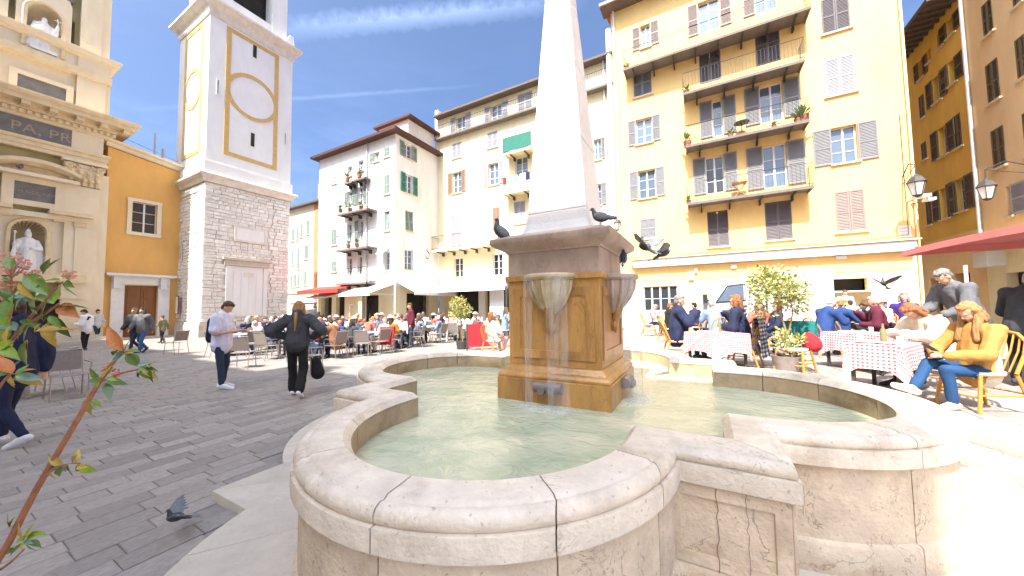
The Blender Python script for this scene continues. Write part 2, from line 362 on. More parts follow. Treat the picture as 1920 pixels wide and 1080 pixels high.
# fabrics
FAB = {}
for n_, c_ in dict(white=(.74,.73,.74), palelilac=(.66,.64,.78), navy=(.015,.02,.055), black=(.012,.011,.012), charcoal=(.05,.052,.058), grey=(.12,.12,.13), lightgrey=(.5,.5,.52),
        red=(.36,.02,.03), coral=(.40,.12,.09), pink=(.66,.38,.38), blue=(.02,.05,.17), skyblue=(.19,.26,.38), denim=(.035,.10,.22), brightdenim=(.014,.055,.14), darkdenim=(.025,.035,.07), beige=(.60,.47,.33), mustard=(.40,.20,.05),
        green=(.07,.22,.12), teal=(.015,.17,.16), burgundy=(.10,.012,.03), brown=(.22,.10,.05), purple=(.04,.015,.14), cream=(.72,.64,.52), lilac=(.32,.27,.42), orange=(.42,.16,.035), olive=(.18,.17,.08)).items():
    FAB[n_] = mat('fabric_'+n_, c_, .85, .12, 8, .3, 60)
HAIR = {}
for n_, c_ in dict(brown=(.10,.05,.025), black=(.015,.012,.012), grey=(.20,.19,.18), white=(.45,.43,.41), blond=(.36,.19,.07), red=(.24,.10,.04), darkbrown=(.045,.025,.015)).items():
    HAIR[n_] = mat('hair_'+n_, c_, .55, .3, 25, .6, 60, stretch=(3, 3, .4))
def gingham():
    m = bpy.data.materials.new('red_gingham'); m.use_nodes = True; t = m.node_tree; b = t.nodes['Principled BSDF']; L = t.links.new
    g = N(t, 'ShaderNodeTexCoord'); u = N(t, 'ShaderNodeUVMap')
    sp = N(t, 'ShaderNodeSeparateXYZ'); L(u.outputs[0], sp.inputs[0])
    def st(o):
        a = N(t, 'ShaderNodeMath', operation='MULTIPLY'); L(o, a.inputs[0]); a.inputs[1].default_value = 1/.05
        f = N(t, 'ShaderNodeMath', operation='FRACT'); L(a.outputs[0], f.inputs[0])
        c = N(t, 'ShaderNodeMath', operation='GREATER_THAN'); L(f.outputs[0], c.inputs[0]); c.inputs[1].default_value = .5; return c.outputs[0]
    a = N(t, 'ShaderNodeMath', operation='ADD'); L(st(sp.outputs[0]), a.inputs[0]); L(st(sp.outputs[1]), a.inputs[1])
    r = N(t, 'ShaderNodeValToRGB'); r.color_ramp.interpolation = 'CONSTANT'
    r.color_ramp.elements[0].color = (.78, .74, .73, 1); r.color_ramp.elements[0].position = 0
    r.color_ramp.elements[1].color = (.66, .06, .08, 1); r.color_ramp.elements[1].position = .9
    e = r.color_ramp.elements.new(.4); e.color = (.70, .38, .38, 1)
    dv = N(t, 'ShaderNodeMath', operation='MULTIPLY'); L(a.outputs[0], dv.inputs[0]); dv.inputs[1].default_value = .5
    L(dv.outputs[0], r.inputs[0]); L(r.outputs[0], b.inputs['Base Color']); b.inputs['Roughness'].default_value = .85
    return m
M['gingham'] = gingham()
def water_mat():
    m = bpy.data.materials.new('fountain_water'); m.use_nodes = True; t = m.node_tree; b = t.nodes['Principled BSDF']; L = t.links.new
    b.inputs['Roughness'].default_value = .04; b.inputs['IOR'].default_value = 1.33
    g = N(t, 'ShaderNodeTexCoord')
    n = N(t, 'ShaderNodeTexNoise'); n.inputs['Scale'].default_value = 2.2; n.inputs['Detail'].default_value = 6; n.inputs['Distortion'].default_value = .7; L(g.outputs['Object'], n.inputs[0])
    r = N(t, 'ShaderNodeValToRGB'); r.color_ramp.elements[0].color = (.37, .42, .29, 1); r.color_ramp.elements[1].color = (.60, .58, .42, 1)  # murky green, with yellowish reflections and light ripples painted into the pale tone
    r.color_ramp.elements[0].position = .35; r.color_ramp.elements[1].position = .68
    L(n.outputs[0], r.inputs[0]); L(r.outputs[0], b.inputs['Base Color'])
    mp = N(t, 'ShaderNodeMapping'); mp.inputs['Scale'].default_value = (1, 1.5, 1); mp.inputs['Rotation'].default_value = (0, 0, .5); L(g.outputs['Object'], mp.inputs[0])
    w1 = N(t, 'ShaderNodeTexNoise'); w1.inputs['Scale'].default_value = 5; w1.inputs['Detail'].default_value = 4; w1.inputs['Distortion'].default_value = 1.2; L(mp.outputs[0], w1.inputs[0])
    bu = N(t, 'ShaderNodeBump'); bu.inputs['Strength'].default_value = .5; bu.inputs['Distance'].default_value = .04; L(w1.outputs[0], bu.inputs['Height'])
    w2 = N(t, 'ShaderNodeTexNoise'); w2.inputs['Scale'].default_value = 22; w2.inputs['Detail'].default_value = 3; w2.inputs['Distortion'].default_value = .8; L(mp.outputs[0], w2.inputs[0])
    bu2 = N(t, 'ShaderNodeBump'); bu2.inputs['Strength'].default_value = .35; bu2.inputs['Distance'].default_value = .01; L(w2.outputs[0], bu2.inputs['Height']); L(bu.outputs[0], bu2.inputs['Normal'])
    L(bu2.outputs[0], b.inputs['Normal'])
    return m
M['water'] = water_mat()
def veil(name, col, alpha):
    m = bpy.data.materials.new(name); m.use_nodes = True; t = m.node_tree; b = t.nodes['Principled BSDF']; L = t.links.new
    b.inputs['Base Color'].default_value = (*col, 1); b.inputs['Roughness'].default_value = .3
    g = N(t, 'ShaderNodeTexCoord'); mp = N(t, 'ShaderNodeMapping'); mp.inputs['Scale'].default_value = (14, 14, 1.2); L(g.outputs['Object'], mp.inputs[0])
    n = N(t, 'ShaderNodeTexNoise'); n.inputs['Scale'].default_value = 2; n.inputs['Detail'].default_value = 4; L(mp.outputs[0], n.inputs[0])
    r = N(t, 'ShaderNodeMapRange'); r.inputs[1].default_value = .3; r.inputs[2].default_value = .75; r.inputs[3].default_value = 0; r.inputs[4].default_value = alpha
    L(n.outputs[0], r.inputs[0]); L(r.outputs[0], b.inputs['Alpha']); return m
M['veil'] = veil('falling_water', (.8, .82, .85), .30)
M['foam'] = veil('foam', (.8, .83, .8), .38)
# ------------------------------------------------------------------ ground
def sstep(t): t = max(0., min(1., t)); return t*t*(3-2*t)
def gz(x, y): return .31*sstep((x+8)/8)*sstep((y-6.5)/2.5)
def tz(x, y):
    """height of the walking surface"""
    s = (x-2.0)*.89 + (y-4.9)*.455
    return .314 if (s > .55 and x > -.2 and y < 9.5) else (.31*sstep((x+8)/8) if y > 9 else gz(x, y))
mb = MB()
xs = [-500, -120, -60]+[-44+2*i for i in range(14)]+[-16+.8*i for i in range(26)]+[6, 9, 14, 20, 60, 500]
ys = [-500, -60, -20, -8, -4, 0, 3]+[6.4+.5*i for i in range(8)]+[12, 16, 20, 24, 30, 40, 80, 500]
for x in xs:
    for y in ys: mb.v.append((x, y, gz(x, y)-.012))
n = len(ys)
for i in range(len(xs)-1):
    for j in range(n-1): mb.f.append((i*n+j, (i+1)*n+j, (i+1)*n+j+1, i*n+j+1)); mb.m.append(0)
plaza = tag(mb.build('plaza', M['plaza'], smooth=True), kind='structure')
CX, CY = -1.34, 3.77
def inplat(x, y, o=0):
    dx, dy = abs(x-CX), abs(y-CY)
    a, h, e = 2.38+o, 1.88+o, 3.6+o
    if dx < a and dy < a: return True
    for p, q in ((dx, dy), (dy, dx)):
        if p < h and q < 1.66: return True
        if math.hypot(p, max(0, q-1.66)) < e-1.66: return True
    return False
# paving setts, rows along Y, 0.2 m wide
rows = []
W = .2; g = .006
def emit_stones(x0, x1, y0, y1, zf, skip=None):
    nx = int((x1-x0)/W)
    for i in range(nx):
        x = x0+i*W; y = y0-random.random()*.5
        while y < y1:
            L_ = random.choice((.38, .42, .46, .40, .44)); 
            if y+L_ > y0 and not (skip and skip(x+W/2, y+L_/2)):
                rows.append((x, y, L_, zf(x+W/2, y+L_/2)))
            y += L_
def far_ok(x, y):
    p = pr((x, y, 0))
    return p[2] < .3 or not (-120 < p[0] < 2040 and p[1] < 1250)
emit_stones(-15, 1.2, -1.0, 16, gz, lambda x, y: inplat(x, y) or far_ok(x, y) or (x > -.7 and y < 9.3) or (x > CX and y < 5))
emit_stones(-24, -15, 1, 14, gz, far_ok)
def on_terr(x, y): return (x-2.0)*.89 + (y-4.9)*.455 > .75
emit_stones(-.6, 9, 1.0, 9.4, lambda x, y: .314, lambda x, y: not on_terr(x, y) or far_ok(x, y))
emit_stones(1.2, 10, 9.4, 16, lambda x, y: .314, lambda x, y: far_ok(x, y))
rows.sort(key=lambda r: pr((r[0], r[1], r[3]))[2])
base = MB().box(0, 1, 0, 1, -.02, 0)
bev = MB(); e = .012
# unit sett with a slightly rounded edge
bev.add([(0,0,-.02),(1,0,-.02),(1,1,-.02),(0,1,-.02),(0,0,-.004),(1,0,-.004),(1,1,-.004),(0,1,-.004),(.03,.015,0),(.97,.015,0),(.97,.985,0),(.03,.985,0)],
        [(8,9,10,11),(4,5,9,8),(5,6,10,9),(6,7,11,10),(7,4,8,11),(0,1,5,4),(1,2,6,5),(2,3,7,6),(3,0,4,7)])
sm = bev.mesh('paving_stone'); sm.materials.append(M['paver'])
rest = MB()
M_tones = [M['paver'], mat('paver_warm', (.30, .255, .23), .62, .2, 9, .25, 60, rnd=.1), mat('paver_dark', (.235, .215, .20), .62, .2, 9, .25, 60, rnd=.1)]
for k, (x, y, L_, z) in enumerate(rows):
    dz = random.uniform(-.0015, .0025)
    if k < 290:
        o = link('paving_stone', sm, plaza); o.location = (x+g/2, y+g/2, z+dz); o.scale = (W-g, L_-g, 1)
    else:
        rest.add([(x+g/2+v[0]*(W-g), y+g/2+v[1]*(L_-g), z+dz+v[2]) for v in bev.v], bev.f[:5], random.choice((0, 0, 1, 2)))
o = rest.build('far_paving_stones', M_tones, plaza); tag(o, kind='stuff')
# raised terrace on the right
ts = MB()
def bl(y): return 2.0+.62-(y-4.9)*.511
pts = [(bl(-6), -6), (20, -6), (20, 9.35), (bl(9.35), 9.35)]
ts.prism(pts, -.05, .296)
tag(ts.build('terrace', M['mortar']), kind='structure')
tp = MB(); tp.quad((9, -6, .3), (20, -6, .3), (20, 9.3, .3), (9, 9.3, .3)); 
# two stone steps down to the fountain
stp = tag(bpy.data.objects.new('stone_steps', None), kind='structure'); COL.objects.link(stp)
dv = Vector((.455, -.89, 0)); nv = Vector((.89, .455, 0)); p0 = Vector((2.0, 4.98, 0))
def block(a, b, n0, n1, z0, z1):
    m_ = MB(); q = [p0+dv*a+nv*n0, p0+dv*b+nv*n0, p0+dv*b+nv*n1, p0+dv*a+nv*n1]
    c = .012; k = MB().prism([(v.x, v.y) for v in q], z0, z1-c); vs = k.v[:]
    cen = sum((Vector(v) for v in q), Vector())/4
    up = [(v.x+(cen.x-v.x)*.02, v.y+(cen.y-v.y)*.04, z1) for v in q]
    vs += up
    fs = [f for f in k.f if f != (4,5,6,7)]+[(8,9,10,11)]+[(4+i, 4+(i+1) % 4, 8+(i+1) % 4, 8+i) for i in range(4)]
    m_.add(vs, fs); o = m_.build('step_block', M['platform'], stp); return o
for row, (n0, n1, z0, z1, of) in enumerate(((0, .385, .0, .168, .3), (.415, .82, .0, .316, 0))):
    a = -3.4-of
    while a < 7.5:
        L_ = random.uniform(1.0, 1.5); block(a+.006, a+L_-.006, n0, n1, z0, z1-random.uniform(0, .004)); a += L_
# pale stone apron between the basin and the steps
ap = MB(); ap.prism([(-1.3, -3), (4.2, -3), (2.1+.39*1.9+.5, 3.0), (2.35, 5.1), (.6, 8.0), (-1.3, 7.3), (-1.3, 3)], -.04, .058)
tag(ap.build('fountain_apron', M['mortar']), kind='structure')
apr = bpy.data.objects['fountain_apron']
yy = -2.4
r_ = 0
while yy < 7.6:
    xx = -1.28-(.45 if r_ % 2 else 0)
    while xx < 4.2:
        x0_, x1_ = max(xx, -1.28), min(xx+.9, 2.02-(yy+.3-4.9)*.511)
        if x1_-x0_ > .12 and not inplat((x0_+x1_)/2, yy+.3, -.35):
            o = MB().box(x0_+.004, x1_-.004, yy+.004, yy+.596, .04, .0665+random.uniform(0, .0015)).build('paving_slab', M['platform'], apr)
        xx += .9
    yy += .6; r_ += 1
# ------------------------------------------------------------------ fountain
SQ = {'P': (2.38, 1.88, 3.6), 'O': (1.64, 1.09, 2.79), 'I': (1.44, .90, 2.58)}
NA = 36
def outline(kind, d=0):
    sq, hw, ext = SQ[kind]; sq += d; ext += d; c = 1.66; r = ext-c
    a0 = math.asin((sq-c)/r) if sq > c else 0
    hw = r*math.cos(a0)
    side = [(-sq, -sq), (-hw, -sq), (-hw, -max(c, sq)-.0001)]
    for i in range(NA+1):
        a = math.pi+a0+(math.pi-2*a0)*i/NA
        side.append((r*math.cos(a), -c+r*math.sin(a)))
    side += [(hw, -sq)]
    out = []
    for q in range(4):
        for x, y in side:
            for _ in range(q): x, y = -y, x
            out.append((CX+x, CY+y))
    return out          # per side: 0 corner,1 concave,2 start lobe,3..3+NA arc,(4+NA) concave
PS = NA+5
fount = thing('fountain', 'pale limestone quatrefoil fountain with ochre pedestal and tall white obelisk', 'fountain', (0, 0, 0))
def seg(name, prof, i0, i1, mt, gap=.0035, parent=None, lab=None):
    """closed cross-section prof [(kind,d,z)] swept over outline indices i0..i1"""
    rings = []
    ols = {}
    n = 4*PS
    idx = list(range(i0, i1+1))
    for (k, d, z) in prof:
        if (k, round(d, 4)) not in ols: ols[(k, round(d, 4))] = outline(k, d)
    for j in idx:
        rings.append([(*ols[(k, round(d, 4))][j % n], z) for (k, d, z) in prof])
    def shift(a, b):   # move ring a slightly towards ring b
        o = []
        for p, q in zip(a, b):
            v = Vector(q)-Vector(p); L_ = v.length
            o.append(tuple(Vector(p)+(v*(gap/L_) if L_ > gap else v*0)))
        return o
    rings[0] = shift(rings[0], rings[1]); rings[-1] = shift(rings[-1], rings[-2])
    m = len(prof); mb = MB(); mb.v = [p for r in rings for p in r]
    for a in range(len(rings)-1):
        for b in range(m):
            b2 = (b+1) % m; mb.f.append((a*m+b, a*m+b2, (a+1)*m+b2, (a+1)*m+b)); mb.m.append(0)
    mb.f += [tuple(range(m)), tuple(range((len(rings)-1)*m+m-1, (len(rings)-1)*m-1, -1))]; mb.m += [0, 0]
    o = mb.build(name, mt, parent or fount, smooth=True)
    bm = bmesh.new(); bm.from_mesh(o.data); bmesh.ops.recalc_face_normals(bm, faces=bm.faces); bm.to_mesh(o.data); bm.free()
    return o
roll = [('O', 0.0, .838), ('O', .012, .834), ('O', .022, .838), ('O', .04, .835), ('O', .058, .822), ('O', .068, .80), ('O', .066, .778), ('O', .056, .765), ('O', .078, .762), ('O', .08, .755), ('O', .08, .668), ('O', .068, .660)]
cop = [('I', .02, .79), ('I', -.004, .79), ('I', -.008, .797), ('I', .035, .843), ('O', -.014, .846), ('O', -.004, .842)]+roll+[('O', .0, .66)]
wallp = [('O', -.12, .0), ('O', -.12, .655), ('O', .04, .655), ('O', .04, .245), ('O', .052, .238), ('O', .062, .225), ('O', .064, .0)]
innp = [('I', .12, .787), ('I', .0, .787), ('I', .0, .15), ('I', .12, .15)]
cuts = [7, 13, 20, 27, 33]      # arc joints (NA=36)
bounds = []
for q in range(4):
    b0 = q*PS
    bounds += [b0]+[b0+3+c for c in cuts]+[b0+3+NA+1 if False else None]
bounds = [b for b in bounds if b is not None]
bounds.append(4*PS)
for a, b in zip(bounds, bounds[1:]):
    seg('coping_stone', cop, a, b, M['coping'])
    seg('wall_block', wallp, a, b, M['limestone'])
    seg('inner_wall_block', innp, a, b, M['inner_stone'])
# recessed panels on the corner piers (border proud of the field)
def frame_panel(cx_, cy_, ux, uy, nx, ny, w, z0, z1, t=.045, pr_=.012):
    mb = MB()
    for (a0, a1, b0, b1) in ((-w/2, w/2, z1-t, z1), (-w/2, w/2, z0, z0+t), (-w/2, -w/2+t, z0+t, z1-t), (w/2-t, w/2, z0+t, z1-t)):
        p = [Vector((cx_+ux*a+nx*d, cy_+uy*a+ny*d, b)) for d in (-.01, pr_) for a in (a0, a1) for b in (b0, b1)]
        mb.add(p, [(0,1,3,2),(4,6,7,5),(0,2,6,4),(1,5,7,3),(0,4,5,1),(2,3,7,6)])
    return mb
hs = 1.64+.04; hm = (1.13+hs)/2; pw = hs-1.13-.02
for q in range(4):
    for s in (-1, 1):
        # face with normal -y at x=s*hm, rotated q times
        x, y, ux, uy, nx, ny = s*hm, -hs, 1, 0, 0, -1
        for _ in range(q): x, y, ux, uy, nx, ny = -y, x, -uy, ux, -ny, nx
        frame_panel(CX+x, CY+y, ux, uy, nx, ny, pw, .245, .652, .06).build('panel_border', M['limestone'], fount)
# dark weathered cracks running down the near pier
crk = mat('crack_dark', (.20, .14, .10), .9, .3, 30, 0)
for ua, z0_, z1_, w0 in ((1.37, .08, .655, .0022), (1.50, .2, .655, .0014)):
    cm = MB(); K = 16; yf = CY-hs-.0015
    pts_ = [(CX+ua+random.uniform(-.006, .006), z0_+(z1_-z0_)*k/K) for k in range(K+1)]
    for (xa, za), (xb, zb) in zip(pts_, pts_[1:]): cm.quad((xa-w0, yf-.012, za), (xa+w0, yf-.012, za), (xb+w0, yf-.012, zb), (xb-w0, yf-.012, zb))
    cm.build('crack', crk, fount)
# platform slabs around the basin
platp = [('O', -.1, .0), ('O', -.1, .07), ('P', -.015, .07), ('P', -.003, .066), ('P', 0, .055), ('P', 0, -.02)]
pcuts = [4, 11, 18, 25, 32]
pb = []
for q in range(4): pb += [q*PS]+[q*PS+3+c for c in pcuts]+[q*PS+PS-1]
pb.append(4*PS)
for a, b in zip(pb, pb[1:]): seg('platform_slab', platp, a, b, M['platform'], gap=.002)
# basin floor and water
ol = outline('I', .06)
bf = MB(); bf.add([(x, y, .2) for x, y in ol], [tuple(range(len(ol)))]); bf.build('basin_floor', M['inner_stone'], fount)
ol = outline('I', .004)
wm = MB(); c0 = (CX, CY, .628); wm.v = [c0]+[(x, y, .628) for x, y in ol]; n = len(ol)
for i in range(n): wm.f.append((0, 1+i, 1+(i+1) % n)); wm.m.append(0)
tag(wm.build('fountain_water', M['water']), kind='structure')
# pedestal
def sq_loft(name, prof, mt, smooth=True, ch=.006):
    mb = MB(); rings = []
    for h, z in prof:
        c = min(ch, h*.3)
        rings.append([(CX+a*(h-(c if b_ else 0)), CY+b*(h-(0 if b_ else c)), z) for a, b, b_ in ((-1,-1,1),(1,-1,1),(1,-1,0),(1,1,0),(1,1,1),(-1,1,1),(-1,1,0),(-1,-1,0))])
    k = 8; mb.v = [p for r in rings for p in r]
    for i in range(len(rings)-1):
        for j in range(k): mb.f.append((i*k+j, i*k+(j+1) % k, (i+1)*k+(j+1) % k, (i+1)*k+j)); mb.m.append(0)
    mb.f += [tuple(range(k-1, -1, -1)), tuple(range((len(rings)-1)*k, len(rings)*k))]; mb.m += [0, 0]
    return mb.build(name, mt, fount, smooth=smooth)
sq_loft('plinth', [(.6, .2), (.6, .852), (.592, .858)], M['ochre_stone'])
sq_loft('torus_moulding', [(.585, .859), (.592, .872), (.590, .892), (.575, .912), (.552, .922), (.548, .935), (.53, .955), (.518, .972), (.517, .985)], M['ochre_stone'])
sq_loft('die', [(.500, .986), (.500, 1.86)], M['ochre_stone'])
sq_loft('band', [(.512, 1.861), (.528, 1.864), (.530, 1.916), (.522, 1.922)], M['ochre_stone'])
sq_loft('frieze', [(.505, 1.923), (.502, 2.166)], M['frieze_stone'])
sq_loft('cornice', [(.515, 2.167), (.522, 2.185), (.55, 2.20), (.60, 2.225), (.635, 2.25), (.648, 2.27), (.65, 2.315), (.644, 2.322), (.50, 2.37), (.40, 2.40)], M['frieze_stone'])
sq_loft('obelisk_foot', [(.39, 2.40), (.375, 2.43), (.352, 2.50), (.335, 2.62)], M['obelisk'], smooth=False)
for za, zb in ((2.624, 3.42), (3.424, 4.30), (4.304, 5.20)):
    h_ = lambda z: .335-(z-2.62)*.0714
    sq_loft('obelisk_block', [(h_(za)-.004, za), (h_(za)-.0005, za+.006), (h_(zb)-.0005, zb-.006), (h_(zb)-.004, zb)], M['obelisk'], smooth=False, ch=.008)
sq_loft('obelisk_point', [(.150, 5.204), (.10, 5.9), (.0, 6.1)], M['obelisk'], smooth=False)
for q in range(4):
    nx, ny = ((0, -1), (1, 0), (0, 1), (-1, 0))[q]; ux, uy = -ny, nx
    frame_panel(CX+nx*.5, CY+ny*.5, ux, uy, nx, ny, .88, 1.06, 1.78, .085, .014).build('die_panel_border', M['ochre_stone'], fount)
    fl = thing('bowl_anchor', None, None, (CX+nx*.5, CY+ny*.5, 0), math.atan2(ny, nx)+math.pi/2); 
    fl.parent = fount; fl.name = 'bowl'
    prof = [(.02, 1.50), (.05, 1.515), (.10, 1.56), (.16, 1.63), (.205, 1.71), (.228, 1.79), (.235, 1.85), (.262, 1.862), (.278, 1.88), (.278, 1.90), (.262, 1.915), (.23, 1.915), (.20, 1.88), (.10, 1.84), (0, 1.83)]
    bw = MB().lathe(prof, 24, (0, 0, 0), math.pi, 2*math.pi)
    # gadroons under the bowl
    for k in range(7):
        a = math.pi+math.pi*(k+.5)/7
        bw.tube([(math.cos(a)*r_*1.0, math.sin(a)*r_*1.0, z) for r_, z in ((.06, 1.53), (.12, 1.585), (.18, 1.67), (.222, 1.77), (.236, 1.85))], [.006, .014, .02, .024, .02], 6)
    bw.build('basin_shell', M['frieze_stone'] if q != 0 else mat('bowl_stone', (.52, .40, .25), .45, .2, 6, .25, 40, col2=(.36, .25, .14), c2amt=.7), fl, smooth=True)
    br = MB(); br.tube([(0, -.02, 1.80), (0, -.08, 1.62), (0, -.045, 1.50), (0, -.02, 1.40), (0, -.03, 1.30)], [.05, .055, .05, .035, .012], 10)
    br.sphere((0, -.02, 1.39), (.055, .03, .06), 10)
    br.tube([(.10*math.cos(a), -.012, 1.42-.10*math.sin(a)) for a in [math.pi*i/8 for i in range(9)]], .008, 5)
    br.build('bracket', M['ochre_stone'], fl, smooth=True)
    # water spilling over the lip
    fw = MB()
    for a0, w_ in ((-2.25, .42), (-1.0, .46)):
        c = MB(); K = 8
        for i in range(K+1):
            a = a0+w_*(i/K-.5)*1.6
            for j, zz in enumerate((1.90, 1.84, 1.5, 1.1, .64)):
                rr = .28+.0*j+(.014*math.sin(i*2.1+j))
                c.v.append((math.cos(a)*rr, math.sin(a)*rr, zz))
        for i in range(K):
            for j in range(4): c.f.append((i*5+j, (i+1)*5+j, (i+1)*5+j+1, i*5+j+1)); c.m.append(0)
        fw.add(c.v, c.f)
    fw.build('falling_water', M['veil'], fl, smooth=True)
    pi_ = MB(); pi_.tube([(-.145, -.13, .80), (.145, -.13, .80)], .052, 14)
    pi_.tube([(.05, -.05, .78), (.05, -.205, .775)], .035, 12); pi_.tube([(-.05, -.05, .78), (-.05, -.205, .775)], .035, 12)
    pi_.build('spout_pipe', M['pipe'], fl, smooth=True)
    fo = MB()
    for k in range(7):
        a, d = (k-3)*.05, .16+.04*(k % 3)
        fo.sphere((a*1.5, -d-.05, .628), (.10, .12, .010), 12)
    tag(fo.build('foam', M['foam'], fl, smooth=True), kind='stuff')
# crumpled tissue at the foot of the basin
q = onz(1497, 1058, .072)
tm = MB()
for k in range(9): tm.sphere((q.x+random.uniform(-.03, .03), q.y+random.uniform(-.02, .02), .085+random.uniform(-.008, .012)), (random.uniform(.012, .03), random.uniform(.01, .02), random.uniform(.006, .014)), 6, rot=(random.random()*3, random.random()*3, 0))
tag(remesh('crumpled_tissue', tm, .004, M['litter'], noise=.01, nsc=60), 'crumpled white tissue lying at the foot of the fountain basin', 'litter')
# ------------------------------------------------------------------ facade kit: local frame x along the wall, -y outwards, z up
CACHE = {}
def cached(key, fn, mats):
    if key not in CACHE:
        me = fn().mesh(str(key[0]))
        for m in (mats if isinstance(mats, (list, tuple)) else [mats]): me.materials.append(m)
        CACHE[key] = me
    return CACHE[key]
class Facade:
    def __init__(s, name, label, loc, rz, mt, group=None, cat='building'):
        s.root = thing(name, label, cat, loc, rz, group); s.mt = mt
        s.loc = Vector(loc); s.rz = rz; s.ops = []; s.name = name
        s.ex = Vector((math.cos(rz), math.sin(rz), 0)); s.n = Vector((math.sin(rz), -math.cos(rz), 0))
    def px(s, x, y, out=0):
        """photo pixel -> (u, z) on the wall plane (or a plane 'out' metres in front)"""
        d = ray(x, y); p0 = s.loc + s.n*out
        t = (p0-CO).dot(s.n)/d.dot(s.n); p = CO+d*t-s.loc
        return p.dot(s.ex), p.z
    def rect(s, xl, xr, yt, yb, out=0):
        xm = (xl+xr)/2
        return s.px(xl, (yt+yb)/2, out)[0], s.px(xr, (yt+yb)/2, out)[0], s.px(xm, yb, out)[1], s.px(xm, yt, out)[1]
    def wall(s, u0, u1, z0, z1, depth, name='wall', mt=None, thick=.3, noside=False):
        ops = [o for o in s.ops if o[0] > u0-.01 and o[1] < u1+.01 and o[2] > z0-.01 and o[3] < z1+.01]
        us = sorted({u0, u1} | {o[0] for o in ops} | {o[1] for o in ops}); zs = sorted({z0, z1} | {o[2] for o in ops} | {o[3] for o in ops})
        mb = MB()
        for a, b in zip(us, us[1:]):
            run = None
            for c, d in zip(zs, zs[1:]):
                mu, mz = (a+b)/2, (c+d)/2
                inside = any(o[0] < mu < o[1] and o[2] < mz < o[3] for o in ops)
                if not inside: mb.quad((a, 0, c), (b, 0, c), (b, 0, d), (a, 0, d))
        for o in ops:
            a, b, c, d = o; t = thick
            mb.quad((a, 0, c), (a, 0, d), (a, t, d), (a, t, c)); mb.quad((b, 0, d), (b, 0, c), (b, t, c), (b, t, d))
            mb.quad((a, 0, d), (b, 0, d), (b, t, d), (a, t, d)); mb.quad((a, t, c), (b, t, c), (b, 0, c), (a, 0, c))
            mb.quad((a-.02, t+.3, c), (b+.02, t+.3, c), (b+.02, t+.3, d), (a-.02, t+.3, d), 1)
        D = depth
        if noside != 2: mb.quad((u0, D, z0), (u0, 0, z0), (u0, 0, z1), (u0, D, z1))
        if not noside: mb.quad((u1, 0, z0), (u1, D, z0), (u1, D, z1), (u1, 0, z1))
        mb.quad((u1, D, z0), (u0, D, z0), (u0, D, z1), (u1, D, z1)); mb.quad((u0, 0, z1), (u1, 0, z1), (u1, D, z1), (u0, D, z1))
        return mb.build(name, [mt or s.mt, M['interior']], s.root)
    def box(s, name, u0, u1, z0, z1, out, mt, inn=.0, parent=None, lab=None):
        o = MB().box(u0, u1, -out, inn, z0, z1).build(name, mt, parent or s.root)
        if lab: o['label'] = lab
        return o
    def window(s, u0, u1, z0, z1, sh='open', shm='shgrey', name='window', sill=True, leaves=2, mullions=1, glass='glass', depth=.2, bars=2, one=None, shw=None, tilt=False, dark=False, lab=None):
        w, h = round((u1-u0)/.05)*.05, round((z1-z0)/.05)*.05
        w = max(w, .3); h = max(h, .3); um = (u0+u1)/2; u0, u1 = um-w/2, um+w/2; zm = (z0+z1)/2; z0, z1 = zm-h/2, zm+h/2
        if sh != 'flush': s.ops.append((u0, u1, z0, z1))
        d = depth
        def fr():
            m = MB(); t = .05
            for (a, b, c, e) in ((0, w, h-t, h), (0, w, 0, t), (0, t, t, h-t), (w-t, w, t, h-t)): m.box(a, b, d-.02, d+.03, c, e)
            for k in range(1, leaves): m.box(w*k/leaves-.04, w*k/leaves+.04, d-.035, d+.025, t, h-t)
            for k in range(1, bars+1): 
                for q in range(leaves): m.box(w*q/leaves+.05, w*(q+1)/leaves-.045, d-.012, d+.018, h*k/(bars+1)-.013, h*k/(bars+1)+.013)
            return m
        root = link(name, cached(('window_frame', w, h, d, leaves, bars), fr, M['frame']), s.root, (u0, 0, z0))
        if lab: root['label'] = lab
        if not dark: link('pane', cached(('pane', w, h, d, glass), lambda: MB().box(.05, w-.05, d+.005, d+.012, .05, h-.05), M[glass]), root)
        def shutter(sw):
            def f():
                m = MB(); t = .055; th = .035
                m.box(0, t, -th, 0, 0, h); m.box(sw-t, sw, -th, 0, 0, h)
                for zz in (0, h*.46, h-t*1.3): m.box(t, sw-t, -th, 0, zz, zz+t*1.3)
                n_ = max(6, int(h/.07))
                for k in range(n_):
                    z = .07+(h-.14)*k/n_
                    m.add([(t, -th*.9, z), (sw-t, -th*.9, z), (sw-t, -.006, z+.05), (t, -.006, z+.05)], [(0, 1, 2, 3)])
                m.quad((t, -.004, .04), (sw-t, -.004, .04), (sw-t, -.004, h-.04), (t, -.004, h-.04))
                return m
            return cached(('shutter', round(sw, 2), h, shm), f, M[shm])
        sw = shw or w/2
        if sh in ('open', 'left', 'ajar'):
            o = link('shutter', shutter(sw), root, (-sw-.01, -.02, 0));
            if sh == 'ajar': o.location = (0, -.02, 0); o.rotation_euler = (0, 0, R(-100))
        if sh in ('open', 'right', 'ajar'):
            o = link('shutter', shutter(sw), root, (w+.01, -.02, 0))
            if sh == 'ajar': o.rotation_euler = (0, 0, R(-75))
        if sh in ('closed', 'half'):
            o = link('shutter', shutter(w/2-.01), root, (.005, .02, 0))
            if tilt: o.rotation_euler = (R(-6), 0, 0)
            if sh == 'closed':
                o = link('shutter', shutter(w/2-.01), root, (w/2+.005, .02, 0))
                if tilt: o.rotation_euler = (R(-6), 0, 0)
        if sill: link('sill', cached(('sill', w), lambda: MB().box(-.08, w+.08, -.09, .1, -.07, 0), M['sill']), root)
        return root
